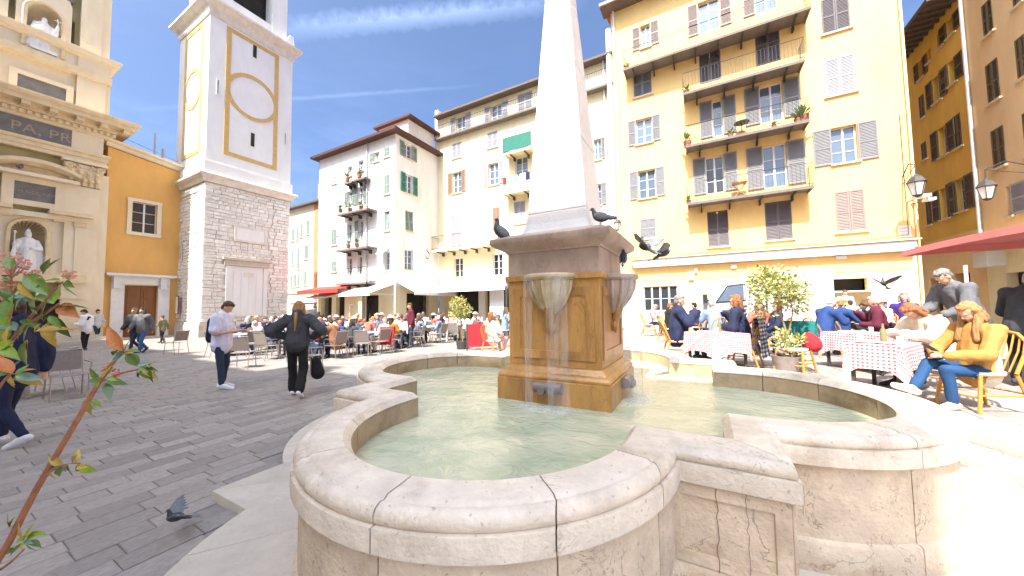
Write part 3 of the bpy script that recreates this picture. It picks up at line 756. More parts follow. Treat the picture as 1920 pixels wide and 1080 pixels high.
    def pwin(s, xl, xr, yt, yb, **k):
        u0, u1, z0, z1 = s.rect(xl, xr, yt, yb); return s.window(u0, u1, z0, z1, **k)
    def balcony(s, u0, u1, z, dep=.85, rh=1.0, name='balcony', slab=None, style='bars', nb=4, bm=None):
        m = MB().box(0, u1-u0, -dep, 0, -.05, 0).box(0, u1-u0, -dep-.02, -dep+.1, -.13, -.05).box(.0, .06, -dep, 0, -.12, -.05).box(u1-u0-.06, u1-u0, -dep, 0, -.12, -.05)
        b = m.build(name, slab or M['slab'], s.root, loc=(u0, 0, z))
        W_ = u1-u0
        r = MB(); mt = M['iron']
        r.tube([(0, 0, rh), (0, -dep, rh), (W_, -dep, rh), (W_, 0, rh)], .016, 4)
        r.tube([(0, 0, .09), (0, -dep, .09), (W_, -dep, .09), (W_, 0, .09)], .012, 4)
        n = int(W_/.14)
        for k in range(n+1): x = W_*k/n; r.box(x-.0055, x+.0055, -dep-.0055, -dep+.0055, 0, rh)
        for k in range(1, int(dep/.14)+1):
            for x in (0, W_): r.box(x-.0055, x+.0055, -dep+k*.14-.0055, -dep+k*.14+.0055, 0, rh)
        r.build('railing', mt, b)
        for k in range(nb):
            x = W_*(k+.5)/nb
            MB().box(x-.03, x+.03, -dep+.05, 0, -.22, -.132).box(x-.03, x+.03, -.25, 0, -.40, -.22).build('bracket', M['iron'], b)
        return b
    def awning(s, u0, u1, zt, zb, proj, mt, val=.18, name='awning'):
        m = MB(); t = .02
        vs = [(u0, 0, zt), (u1, 0, zt), (u1, -proj, zb), (u0, -proj, zb)]
        m.add([*vs, *[(a, b, c-t) for a, b, c in vs]], [(0,3,2,1),(4,5,6,7),(3,7,6,2),(0,4,7,3),(1,2,6,5)])
        m.box(u0, u1, -proj-.01, -proj+.01, zb-val, zb-.021)
        for u in (u0+.05, u1-.05): m.tube([(u, 0, zb-.1), (u, -proj, zb-.03)], .02, 5)
        return m.build(name, mt, s.root)
    def pipe(s, u, z0, z1, mt, r=.05, name='drainpipe'):
        return MB().tube([(u, -.09, z0), (u, -.09, z1)], r, 8).build(name, mt, s.root, smooth=True)
def flowerpot(parent, c, sc=1.0, n=26, mt='shrubleaf', name='potted_plant', label='small potted plant on the balcony'):
    p = MB().lathe([(.0, 0), (.09*sc, 0), (.12*sc, .2*sc), (.10*sc, .2*sc)], 10)
    for k in range(n):
        a = random.random()*6.3; e = random.uniform(.1, 1.4); L_ = random.uniform(.12, .34)*sc
        d = Vector((math.cos(a)*math.cos(e), math.sin(a)*math.cos(e), math.sin(e)))
        b = Vector((0, 0, .2*sc)); q = b+d*L_; s_ = d.cross(Vector((0, 0, 1))).normalized()*.035*sc
        p.add([b+d*L_*.3, b+d*L_*.7+s_, q, b+d*L_*.7-s_], [(0, 1, 2, 3)], 1)
    o = p.build(name, [M['tile'], M[mt]], None); o.location = c; tag(o, label, 'plant'); return o
# ------------------------------------------------------------------ yellow apartment building
YF = 20.0; YZ = .31
yb = Facade('apartment_building', 'tall yellow apartment building with four long iron balconies and open grey shutters', (-4.0, YF, YZ), 0, M['yellow'])
P = yb.px
def zz(x, y): return P(x, y)[1]
W_R = P(1712, 300)[0]
g_ = dict(shw=None)
for (xl, xr, yt, yb_, kw) in [
    (1201, 1219, 46, 89, dict(sh='open', shm='shmauve', shw=.45)), (1309, 1349, -2, 58, dict(sh='open', shm='shmauve', shw=.5, sill=False)), (1415, 1458, -48, 20, dict(sh='left', shm='shmauve', shw=.5, sill=False)),
    (1540, 1593, -8, 59, dict(sh='closed', shm='shdark')),
    (1188, 1221, 129, 180, dict(sh='closed', shm='shgrey')), (1311, 1351, 84, 154, dict(sh='closed', shm='shdark', sill=False)), (1416, 1462, 41, 119, dict(sh='closed', shm='shdark', sill=False)),
    (1547, 1603, 106, 177, dict(sh='closed', shm='shwhite')),
    (1192, 1223, 221, 269, dict(sh='open', shm='shgrey', shw=.42)), (1336, 1355, 186, 254, dict(sh='open', shm='shgrey', shw=.55, sill=False, leaves=1)), (1424, 1469, 156, 227, dict(sh='open', shm='shgrey', shw=.6, sill=False)),
    (1559, 1608, 236, 305, dict(sh='open', shm='shgrey', shw=.62)),
    (1197, 1229, 318, 371, dict(sh='open', shm='shgrey', shw=.45)), (1323, 1358, 292, 361, dict(sh='open', shm='shgrey', shw=.55, sill=False, glass='glassdark')), (1431, 1476, 270, 350, dict(sh='open', shm='shgrey', shw=.65, sill=False)),
    (1567, 1622, 357, 434, dict(sh='closed', shm='shmauve')),
    (1200, 1230, 410, 447, dict(sh='closed', shm='shgrey')), (1327, 1366, 394, 462, dict(sh='closed', shm='shdark', tilt=True)), (1435, 1485, 378, 449, dict(sh='closed', shm='shdark')),
]:
    yb.pwin(xl, xr, yt, yb_, **kw)
# shop openings
ua, ub_, za, zb_ = yb.rect(1207, 1271, 536, 580); yb.window(ua, ub_, .9, zb_, sh='none', sill=False, leaves=4, bars=1, glass='glassdark', depth=.12, name='shop_window')
uc, ud, zc, zd = yb.rect(1512, 1627, 523, 546); yb.ops.append((uc, ud, zc, zd))
um0, um1, zm0, zm1 = yb.rect(1290, 1330, 524, 590); 
ZB = P(1205, 505)[1]
H_T = P(1155, 22)[1]
yb.wall(-.05, W_R, 3.25, H_T, 11, mt=M['yellow'])
yb.wall(-.05, W_R, -.3, 3.247, 11, name='shopfront', mt=M['yellow_pale'])
yb.box('service_counter', uc-.1, ud+.1, zc-.06, zc, .45, M['frame'])
yb.box('painted_band', -.02, W_R-.3, 2.55, 3.24, .02, M['yellow'])
# roof eave with gutter
ev = MB(); ev.box(-.5, W_R+.4, -.75, .2, H_T, H_T+.12); ev.build('roof_eave', M['eave'], yb.root)
MB().box(-.5, W_R+.4, -.86, -.74, H_T+.02, H_T+.14).build('gutter', M['zinc'], yb.root)
MB().add([(-.5, -.7, H_T+.13), (W_R+.4, -.7, H_T+.13), (W_R+.4, 5, H_T+1.9), (-.5, 5, H_T+1.9)], [(0, 1, 2, 3)]).build('roof', M['tile'], yb.root)
# rolled white awning over the shops
u0, z0 = P(1188, 496); u1, z1 = P(1712, 468); 
yb.box('awning_cassette', u0, u1, 3.42, 3.68, .32, M['awnwhite'])
yb.box('cassette_cover', u0-.1, u1+.12, 3.70, 3.76, .40, M['sill'])
yb.box('valance', u0+.05, u1-.05, 3.30, 3.41, .30, M['awnwhite'])
BAL = []
for (xl, yl, xr, yr, dep) in ((1168, 129, 1521, 10, .95), (1281, 178, 1509, 105, .9), (1286, 277, 1518, 218, .9), (1289, 381, 1526, 346, .9)):
    ul, zl = yb.px(xl, yl, dep); ur, zr = yb.px(xr, yr, dep)
    BAL.append((ul, ur, (zl+zr)/2)); yb.balcony(ul, ur, (zl+zr)/2, dep, nb=max(4, int((ur-ul)/1.0)))
yb.pipe(.12, 0, H_T, M['pipewhite'], .06); yb.pipe(W_R-.06, 0, H_T, M['yellow_pale'], .05)
for k, (xa, ya, xb, yb2) in enumerate(((1206, 292, 1224, 284), (1182, 318, 1190, 306), (1250, 200, 1262, 196))):
    pass
for (xa, ya) in ((1209, 287), (1219, 285), (1330, 465), (1372, 460), (1490, 452), (1640, 436), (1632, 168)):
    u_v, z_v = yb.px(xa, ya); yb.box('wall_vent', u_v-.05, u_v+.05, z_v-.05, z_v+.05, .02, M['zinc'])
MB().tube([(.3, -.03, 3.9), (3, -.03, 3.86), (6, -.03, 3.92), (9, -.03, 3.87), (W_R-.3, -.03, 3.95), (W_R-.3, -.03, 9)], .012, 4).build('wall_cable', M['iron'], yb.root)
yb.pipe(-.2, 3, H_T-1, M['pipewhite'], .16, 'flue_pipe')
for xl, xr, yt, y_b in ((1302, 1308, 506, 512), (1290, 1301, 512, 525), (1370, 1381, 498, 503), (1566, 1586, 482, 486)):
    u0, u1, z0, z1 = yb.rect(xl, xr, yt, y_b); yb.box('wall_light', u0, u1, z0, z1+.05, .12, M['frame'])
u0, u1, z0, z1 = yb.rect(1683, 1708, 423, 445); pq = yb.box('street_plaque', u0, u1, z0, z1, .03, M['marble'])
for k in range(3): MB().box(u0+.07, u1-.07, -.034, -.03, z0+.10+k*.13, z0+.13+k*.13).build('engraved_line', M['zinc'], pq)
uk, zk = P(1692, 330); yb.box('wall_pipe', -0, .04, 0, .1, .02, M['yellow'])
# clutter on balconies
def on_bal(i, x): return None
for (i, f, sc) in ((2, .015, 1.5), (2, .97, 1.6), (2, .93, 1.2), (1, .03, 1.0), (2, .40, 1.0), (2, .75, .8), (0, .02, .9), (3, .01, .9)):
    a, b, z = BAL[i]; flowerpot(None, (-4+a+(b-a)*f, YF-.6, YZ+z), sc*1.1, 34, 'shrubleaf', label=['dark potted plant on the top long balcony of the yellow building', 'small potted plant at the left end of the second balcony', 'potted plant on the third balcony of the yellow building', 'potted plant at the left end of the lowest balcony'][i]+(' (%s)' % ['far left end', 'far right end', 'beside the right end plant', '', 'in the middle', 'right of the middle', '', ''][[x for x in range(8)][[(2, .015), (2, .97), (2, .93), (1, .03), (2, .40), (2, .75), (0, .02), (3, .01)].index((i, f))]] if i == 2 else ''))
a, b, z = BAL[3]
tb = MB(); tb.box(-.3, .3, -.25, .25, .70, .73); tb.tube([(-.25, -.2, 0), (.25, .2, .7)], .018, 5); tb.tube([(.25, -.2, 0), (-.25, .2, .7)], .018, 5); tb.tube([(-.25, .2, 0), (.25, -.2, .7)], .018, 5)
o = tb.build('folding_table', M['wicker'], None, loc=(-4+a+(b-a)*.46, YF-.45, YZ+z)); tag(o, 'wooden folding table on the lowest balcony of the yellow building', 'table')
a, b, z = BAL[2]
tb = MB().lathe([(0, .70), (.32, .70), (.32, .73), (0, .73)], 16).tube([(0, 0, 0), (0, 0, .7)], .02, 6); tb.lathe([(0, 0), (.2, 0), (.2, .02), (0, .02)], 12)
o = tb.build('round_table', M['iron'], None, loc=(-4+a+(b-a)*.50, YF-.45, YZ+z)); tag(o, 'round bistro table on the third balcony of the yellow building', 'table')
# ------------------------------------------------------------------ cream building
cb = Facade('townhouse', 'cream townhouse with green fabric balcony screen and long white awning behind the obelisk', (-17.5, 20.3, .1), 0, M['creamfac'])
for (xl, xr, yt, yb_, kw) in [
    (920, 941, 195, 226, dict(sh='open', shm='shwhite', shw=.5, sill=False)), (855, 873, 217, 248, dict(sh='open', shm='shwhite', shw=.5, sill=False)), (971, 998, 174, 207, dict(sh='closed', shm='shwhite', sill=False)),
    (848, 865, 268, 296, dict(sh='closed', shm='shwhite')), (914, 933, 247, 277, dict(sh='closed', shm='shwhite')),
    (848, 865, 322, 362, dict(sh='open', shm='shbrown', shw=.38)), (916, 935, 305, 347, dict(sh='open', shm='shwhite', shw=.4)), (966, 989, 293, 330, dict(sh='none', sill=False)),
    (846, 865, 402, 464, dict(sh='closed', shm='shwhite', sill=False)), (924, 937, 389, 431, dict(sh='closed', shm='shbrown', sill=False)), (964, 985, 378, 419, dict(sh='closed', shm='shwhite')), (966, 988, 262, 285, dict(sh='closed', shm='shbrown')),
    (851, 868, 483, 520, dict(sh='none', glass='glassdark')), (924, 942, 476, 516, dict(sh='none', glass='glassdark')),
    (1113, 1127, 260, 300, dict(sh='right', shm='shgrey', shw=.4)), (1113, 1127, 345, 385, dict(sh='right', shm='shgrey', shw=.4))]:
    cb.pwin(xl, xr, yt, yb_, **kw)
hT = cb.px(835, 213)[1]; 
for (a, b) in ((1.4, 3.6), (4.2, 6.4), (7.0, 8.9)): cb.ops.append((a, b, .15, 2.7))
cb.wall(-.05, 13.5, 3.3, hT-.35, 9, mt=M['creamfac'])
cb.wall(-.05, 13.5, -.3, 3.297, 9, name='ground_floor', mt=M['yellow_pale'])
hl = cb.px(830, 262)[1]
cb.box('roof_terrace_ledge', -.1, 13.5, hl-.12, hl, .45, M['slab'])
r = MB(); 
r.tube([(0, -.4, hl+.95), (13.4, -.4, hl+.95)], .018, 4); r.tube([(0, -.4, hl+.5), (13.4, -.4, hl+.5)], .01, 4)
for k in range(96): x = 13.4*k/95; r.box(x-.006, x+.006, -.406, -.394, hl, hl+.95)
r.build('terrace_railing', M['iron'], cb.root)
MB().box(-.1, 13.5, -.55, .3, hT-.34, hT-.2).build('roof_eave', M['eave'], cb.root)
MB().add([(-.1, -.5, hT-.2), (13.5, -.5, hT-.2), (13.5, 4, hT+1.5), (-.1, 4, hT+1.5)], [(0, 1, 2, 3)]).build('roof', M['tile'], cb.root)
cb.box('party_wall', -.35, -.06, 3, hT+.5, .05, M['whitefac'], inn=5)
lb0, lb1 = 0, cb.px(925, 440)[0]+.2; zl = cb.px(830, 467, .9)[1]
cb.balcony(lb0, lb1, zl, .9, nb=5, slab=M['creamfac'])
ga, za_ = cb.px(943, 288, .8); gb, _ = cb.px(996, 280, .8)
b_ = cb.balcony(ga, gb, za_, .8, nb=2, slab=M['creamfac'])
gs = MB().box(0, gb-ga, -.83, -.815, .05, 1.02).box(-.015, 0, -.83, 0, .05, 1.02).build('green_screen', M['awngreen'], b_)
ga2, za2 = cb.px(941, 362, .8)
b_ = cb.balcony(ga2, gb, za2, .8, nb=2, slab=M['creamfac'])
# laundry
for k, (c_, w_) in enumerate((('red', .25), ('white', .3), ('skyblue', .3), ('white', .45), ('navy', .3))):
    m = MB(); m.box(0, w_, -.02, .0, -.5, 0); o = m.build('laundry', FAB[c_], None, loc=(-17.5+ga2+.15+k*.42, 20.3-.86, .1+za2+1.0))
    tag(o, '%s cloth drying on the lower small balcony, %s from the left' % (c_, ['first', 'second', 'third', 'fourth', 'fifth'][k]), 'laundry')
cb.awning(-.4, cb.px(945, 545, 2.2)[0]+.1, 3.25, 2.75, 2.3, M['awnwhite'], .25)
cb.pipe(12.9, 0, hT, M['pipewhite'], .06)
for u in (.3, 3.9, 6.7, 9.2): cb.box('stone_pier', u-.25, u+.25, -.3, 3.2, .06, M['whitefac'])
cb.box('menu_screen', cb.px(918, 560, 1.6)[0], cb.px(944, 560, 1.6)[0], .2, 2.5, 1.6, M['frame'], inn=-1.55)
# ------------------------------------------------------------------ white corner building (two faces)
wl = Facade('corner_building', 'white corner building with red eaves and green shutters beside the long awning', (-26.1, 16.06, .0), 0, M['whitefac'])
for (xl, xr, yt, yb_, kw) in [
    (701, 711, 285, 303, dict(sh='left', shm='shpalegreen', shw=.35)), (720, 731, 277, 294, dict(sh='closed', shm='shpalegreen')), (720, 731, 328, 364, dict(sh='closed', shm='shpalegreen')), (720, 731, 396, 433, dict(sh='closed', shm='shpalegreen', tilt=True)), (721, 732, 472, 507, dict(sh='none')),
    (652, 661, 358, 386, dict(sh='open', shm='shpalegreen', shw=.3, sill=False)), (671, 682, 350, 382, dict(sh='open', shm='shpalegreen', shw=.35, sill=False)),
    (651, 660, 420, 455, dict(sh='none', sill=False)), (672, 682, 413, 452, dict(sh='left', shm='shpalegreen', shw=.35, sill=False)),
    (651, 661, 483, 518, dict(sh='none', sill=False, glass='glassdark')), (670, 680, 480, 516, dict(sh='none', sill=False, glass='glassdark')),
    (652, 660, 312, 330, dict(sh='none')), (672, 682, 300, 322, dict(sh='none')), (623, 631, 330, 345, dict(sh='closed', shm='shwhite')), (622, 631, 430, 460, dict(sh='closed', shm='shpalegreen')), (622, 631, 490, 510, dict(sh='closed', shm='shpalegreen'))]:
    wl.pwin(xl, xr, yt, yb_, **kw)
Wd = 8.5; hE = 13.35
for a, b in ((.5, 1.8), (2.3, 3.3), (5.2, 6.9)): wl.ops.append((a, b, .1, 2.5))
wl.wall(0, Wd, 3.0, hE, 4.2, noside=True); wl.wall(0, Wd, -.3, 2.997, 4.2, name='ground_floor', mt=M['creamfac'], noside=True)
wr = Facade('east_face', None, (Wd, 0, 0), R(90), M['whitefac']); wr.root.parent = wl.root; wr.root.name = 'side_wing'
wr.loc = Vector((-17.6, 16.06, 0))
for (xl, xr, yt, yb_, kw) in [
    (758, 773, 270, 298, dict(sh='open', shm='shpalegreen', shw=.4)), (760, 774, 328, 363, dict(sh='open', shm='shgreen', shw=.42)), (760, 775, 396, 434, dict(sh='closed', shm='shpalegreen', tilt=True)), (759, 775, 468, 506, dict(sh='none'))]:
    u0, u1, z0, z1 = wr.rect(xl, xr, yt, yb_)
    w_ = MB(); o = wr.window(u0, u1, z0, z1, **kw)
wr.ops.append((1.0, 3.2, .1, 2.6))
# flatten the wing's windows under the building so that nothing sits four levels deep
mb_ops = wr.ops[:]
wr.wall(.0, 4.2, 3.0, hE, 1.0, noside=2); wr.wall(.0, 4.2, -.3, 2.997, 1.0, name='ground_floor', mt=M['creamfac'], noside=2)
for ch in list(wr.root.children):
    ch.parent = wl.root; ch.matrix_basis = (Matrix.Translation((Wd, 0, 0)) @ Matrix.Rotation(R(90), 4, 'Z')) @ ch.matrix_basis
bpy.data.objects.remove(wr.root)
ev = MB(); ev.box(-.3, Wd+.55, -.55, 4.6, hE, hE+.16); ev.build('red_eaves', M['redroof'], wl.root)
ev = MB(); ev.add([(-.3, -.55, hE+.17), (Wd+.55, -.55, hE+.17), (Wd+.55, 4.6, hE+.17), (-.3, 4.6, hE+.17), (2.5, 1.2, hE+.95), (Wd-1, 1.2, hE+.95), (Wd-1, 3, hE+.95), (2.5, 3, hE+.95)], [(0,1,5,4),(1,2,6,5),(2,3,7,6),(3,0,4,7),(4,5,6,7)]); ev.build('roof', M['tile'], wl.root)
wl.box('attic', 5.3, Wd-.2, hE+.2, hE+1.7, -1.3, M['whitefac'], inn=4)
wl.box('attic_eaves', 5.0, Wd+.25, hE+1.7, hE+1.85, -1.0, M['redroof'], inn=4.3)
for u, h_ in ((1.0, 1.0), (1.5, .8), (2.0, 1.1), (4.4, 1.0)): wl.box('chimney', u, u+.4, hE+.4, hE+.4+h_, -1.2, M['whitefac'], inn=1.7)
for (xl, yl, xr, yr) in ((632, 400, 689, 391), (630, 468, 689, 462), (629, 532, 686, 528)):
    ul, zl = wl.px(xl, yl, .8); ur, zr = wl.px(xr, yr, .8); wl.balcony(ul, ur, (zl+zr)/2, .8, nb=3)
for (xl, xr, y) in ((645, 660, 341), (663, 684, 334)):
    ul, zl = wl.px(xl, y, .5); ur, zr = wl.px(xr, y, .5); b_ = wl.balcony(ul, ur, (zl+zr)/2, .5, rh=.7, nb=2)
for k, (xx, yy_, lab) in enumerate(((637, 398, 'left end of the upper'), (655, 397, 'middle of the upper'), (676, 393, 'right end of the upper'), (652, 465, 'middle of the central'), (668, 463, 'right half of the central'), (650, 340, 'left small'), (673, 333, 'right small'))):
    u, z = wl.px(xx, yy_, .5); flowerpot(None, (-26.1+u, 16.06-.45, z), 1.3, 30, label='bushy potted plant on the %s balcony of the white corner building' % lab)
wl.pipe(5.9-.15, 0, hE, M['zinc'], .05)
wl.awning(wl.px(640, 545, 1.7)[0], Wd-.1, 3.2, 2.55, 1.9, M['awnwhite'], .16)
wl.awning(.1, wl.px(640, 550, 1.4)[0]-.1, 3.3, 2.95, 1.6, M['awnred'], .25, 'red_awning')
wl.awning(.2, 2.8, 2.75, 2.5, 1.0, M['awnwhite'], .12, 'small_awning')
# side awning on the +X face
m = MB(); m.add([(Wd, .3, 3.25), (Wd, 4.2, 3.25), (Wd+1.9, 4.0, 2.6), (Wd+1.9, -.2, 2.6), (Wd, .3, 3.23), (Wd, 4.2, 3.23), (Wd+1.9, 4.0, 2.58), (Wd+1.9, -.2, 2.58)], [(0,3,2,1),(4,5,6,7),(3,7,6,2),(0,4,7,3),(1,2,6,5)]).box(Wd+1.89, Wd+1.91, -.2, 4.0, 2.4, 2.58)
m.build('side_awning', M['awnwhite'], wl.root)
for (x0_, zc_) in ((1.55, 5.9),): 
    m = MB(); m.add([(Wd, x0_, zc_), (Wd, x0_+1.0, zc_), (Wd+.55, x0_+1.0, zc_-.45), (Wd+.55, x0_, zc_-.45)], [(0, 1, 2, 3)]); m.build('window_awning', M['awnwhite'], wl.root)
u, z = wl.px(719, 478); m = MB(); m.add([(u-.1, 0, z+.5), (u+.6, 0, z+.5), (u+.6, -.6, z), (u-.1, -.6, z)], [(0, 1, 2, 3)]); m.build('window_awning', M['awnwhite'], wl.root)
wl.box('string_course', 5.9, Wd+.06, 3.5, 3.62, .06, M['whitefac'])
# ------------------------------------------------------------------ far peach building
db = Facade('terraced_house', 'distant peach and terracotta house between the bell tower and the white building', (-38.5, 20, 0), 0, M['distfac'])
for (xl, xr, yt, yb_) in ((547, 552, 430, 452), (556, 560, 425, 450), (563, 567, 420, 445), (575, 580, 413, 440), (547, 551, 472, 497), (557, 562, 465, 505), (571, 578, 460, 486), (545, 549, 517, 540), (551, 556, 515, 538), (558, 562, 513, 537), (570, 575, 508, 535)):
    db.pwin(xl, xr, yt, yb_, sh='closed', shm='shpalegreen')
hd = db.px(590, 383)[1]
u_s = db.px(589, 460)[0]
db.wall(0, u_s, -.2, hd, 6); 
db.box('terracotta_bay', u_s+.003, u_s+1.9, 2.6, hd, .06, M['brickred'], inn=6)
db.box('lower_bay', u_s+.003, u_s+1.9, -.2, 2.59, .06, M['distfac'], inn=6)
MB().box(-.2, u_s+2.1, -.5, 6.2, hd, hd+.15).build('roof_eave', M['eave'], db.root)
MB().add([(-.2, -.5, hd+.16), (u_s+2.1, -.5, hd+.16), (u_s+2.1, 3, hd+1.2), (-.2, 3, hd+1.2)], [(0, 1, 2, 3)]).build('roof', M['tile'], db.root)
db.box('chimney', u_s-.8, u_s-.6, hd+.1, hd+2.4, -.8, M['brickred'], inn=1.1)
db.box('string_course', -.1, u_s, 3.2, 3.35, .12, M['sill'])
# ------------------------------------------------------------------ shaded buildings on the right, wall plane X = 10.5, facing -X
ob = Facade('ochre_building', 'ochre building in shade with deep eaves and open brown shutters on the right', (10.5, 27.4, .31), R(-90), M['ochrefac'])
Z5 = lambda a, b: (1400+a/3.6, b/3.6)
Z7 = lambda a, b: (1500+a/3.483, 250+b/3.483)
def zrc(fa, a0, a1, b0, b1, f): x0, y0 = f(a0, b0); x1, y1 = f(a1, b1); return (x0, x1, y0, y1)
for a, kw in [((1165, 1200, 640, 800), dict(sh='closed')), ((1255, 1310, 510, 690), dict(sh='open', shw=.5)), ((1360, 1412, 400, 570), dict(sh='open', shw=.55)), ((1160, 1195, 400, 530), dict(sh='open', shw=.35)), ((1218, 1245, 330, 420), dict(sh='none')), ((1285, 1330, 210, 320), dict(sh='none')), ((1350, 1400, 120, 240), dict(sh='open', shw=.5)),
              ((1180, 1215, 960, 1080), dict(sh='closed')), ((1295, 1360, 850, 1050), dict(sh='open', shw=.55)), ((1395, 1450, 770, 1000), dict(sh='closed'))]:
    ob.pwin(*zrc(ob, a[0], a[1], a[2], a[3], Z5), shm='shtan', glass='glassdark', **kw)
for a, kw in [((825, 860, 430, 600), dict(sh='closed')), ((915, 980, 350, 560), dict(sh='open', shw=.55)), ((1015, 1085, 290, 510), dict(sh='open', shw=.55))]:
    ob.pwin(*zrc(ob, a[0], a[1], a[2], a[3], Z7), shm='shtan', glass='glassdark', **kw)
UO = ob.px(1831, 300)[0]; hO = 14.7
ob.ops += [(1.2, 2.2, .1, 2.4), (3.2, 4.3, .1, 2.5)]
ob.wall(0, UO, 3.7, hO, 8); ob.wall(0, UO, -.3, 3.697, 8, name='ground_floor', mt=M['orangefac'])
ob.box('moulding', 0, UO, 4.1, 4.25, .12, M['orangefac'])
MB().box(-.3, UO+.1, -1.1, .3, hO, hO+.14).build('roof_eave', M['eave'], ob.root)
rf = MB(); [rf.box(u_, u_+.09, -1.05, 0, hO-.12, hO-.005) for u_ in np.arange(0, UO, .45)]; rf.build('rafter_ends', M['eave'], ob.root)
MB().add([(-.3, -1.1, hO+.15), (UO+.1, -1.1, hO+.15), (UO+.1, 3, hO+1.3), (-.3, 3, hO+1.3)], [(0, 1, 2, 3)]).build('roof', M['tile'], ob.root)
ob.pipe(UO+.04, 3.4, hO+.3, M['zinc'], .06)
orb = Facade('orange_building', 'pale orange building in shade with closed tan shutters at the right edge', (10.5, 27.4-UO-.02, .31), R(-90), M['orangefac'])
for a, f in [((1590, 1665, 0, 240), Z5), ((1620, 1705, 405, 690), Z5), ((1820, 1890, 240, 530), Z5), ((1655, 1745, 860, 1130), Z5), ((1870, 1960, 740, 1040), Z5), ((1790, 1860, -220, 40), Z5)]:
    orb.pwin(*zrc(orb, *a, f), sh='closed', shm='shtan')
orb.pwin(*zrc(orb, 1350, 1385, 340, 540, Z7), sh='right', shm='shwhite', shw=.9, glass='glassdark')
orb.ops += [(1.0, 2.0, .1, 2.3), (3.0, 4.2, .1, 2.5)]
orb.wall(0, 14, 3.3, 17, 8); orb.wall(0, 14, -.3, 3.297, 8, name='ground_floor', mt=M['creamfac'])
orb.box('canopy', .1, 7, 3.45, 3.6, .8, M['sill'])
orb.box('air_conditioner', .3, 1.1, 2.6, 3.2, .5, M['frame'])
for u, c_ in ((4.5, 'coral'), (5.1, 'coral')):
    m = MB().lathe([(0, -.02), (.28, -.02), (.28, .02), (0, .02)], 16); o = m.build('shop_sign', FAB['coral'], orb.root, loc=(u+1.2, -.5, 2.5)); o.rotation_euler = (R(90), 0, 0)
# ------------------------------------------------------------------ tall houses behind the viewer that shade the near half of the square
sb = thing('shading_houses', 'row of tall cream houses behind the viewer shading the near half of the square', 'building', (0, 0, 0)); 
HS = (5.35+10)*math.tan(SUN_EL)
for x0_, x1_, dh in ((-60, -30, -1), (-30, -22, .6), (-22, -15, .2), (-15, -12, -.5), (-12, -10.2, -.9), (-10.2, -8.6, .9), (-8.6, -6, .2), (-6, -2, -.1), (-2, 1.2, 0)):
    MB().box(x0_, x1_-.01, -22, -10, -.1, HS+dh).build('house_block', M['creamfac'], sb)
for x in (-13.2, -9.1, -5): MB().box(x, x+.5, -10.5, -10.02, HS-.5, HS+1.1).build('chimney', M['creamfac'], sb)
MB().box(1.21, 12, -30, -18, -.1, 12).build('house_block', M['creamfac'], sb)
# ------------------------------------------------------------------ bell tower (faces +X and -Y)
XT, YT0, YT1 = -26.67, 9.17, 14.2; XB = -31.3
tw = thing('bell_tower', 'tall white square bell tower with golden rectangle and ring, rubble stone base', 'bell tower', (XT, YT0, 0))
# local: x = world X - XT, y = world Y - YT0 ; face E at x=0, u along y in 0..5.03 ; face S at y=0, u = -x in 0..4.63
WT = YT1-YT0; DT = XT-XB
def tbox(name, e, z0, z1, mt, inset=0):
    return MB().box(-DT-e, e, -e, WT+e, z0, z1).build(name, mt, tw)
tbox('upper_shaft', 0, 10.9, 20.7, M['towerwhite'])
tbox('shaft_foot', .10, 10.22, 10.95, M['towerwhite'])
def tloft(name, prof, mt):
    mb = MB(); 
    for e, z in prof: mb.v += [(-DT-e, -e, z), (e, -e, z), (e, WT+e, z), (-DT-e, WT+e, z)]
    for i in range(len(prof)-1):
        for j in range(4): mb.f.append((i*4+j, i*4+(j+1) % 4, i*4+4+(j+1) % 4, i*4+4+j)); mb.m.append(0)
    k = len(prof)*4-4; mb.f += [(0, 3, 2, 1), (k, k+1, k+2, k+3)]; mb.m += [0, 0]
    return mb.build(name, mt, tw)
tloft('lower_cornice', [(.12, 9.65), (.16, 9.72), (.18, 9.86), (.30, 9.98), (.38, 10.02), (.40, 10.12), (.30, 10.2), (.12, 10.24)], M['towercornice'])
tloft('upper_cornice', [(.06, 20.5), (.10, 20.6), (.12, 20.95), (.25, 21.05), (.42, 21.25), (.50, 21.3), (.50, 21.45), (.30, 21.55)], M['towercornice'])
# belfry with dark arched openings
bf = MB()
for (a0, a1, b0, b1) in ((-DT+.3, -DT+1.3, .3, WT-.3), (-1.3, -.3, .3, 1.3), (-1.3, -.3, WT-1.3, WT-.3), (-DT+1.3, -1.3, .3, .9)):
    bf.box(a0, a1, b0, b1, 21.5, 26)
bf.box(-DT+.3, -.3, .3, WT-.3, 26, 29)
bf.box(-1.25, -.35, 1.3, WT-1.3, 21.5, 22.6)
bf.build('belfry', M['towerwhite'], tw)
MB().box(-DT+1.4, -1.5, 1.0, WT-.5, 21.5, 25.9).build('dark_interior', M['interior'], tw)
sc = MB()
for (x, y) in ((.0, .0), (.0, WT), (-DT, 0)):
    for k in range(8): r_ = .55-.06*k; sc.box(x-r_*.6-.1 if x < -1 else x-r_-.1, x+.1-.01*k, y-.1+.01*k if y < 1 else y-r_-.1, y+r_+.1 if y < 1 else y+.1-.01*k, 21.52+k*.12, 21.64+k*.12)
sc.build('corner_scroll', M['towerwhite'], tw)
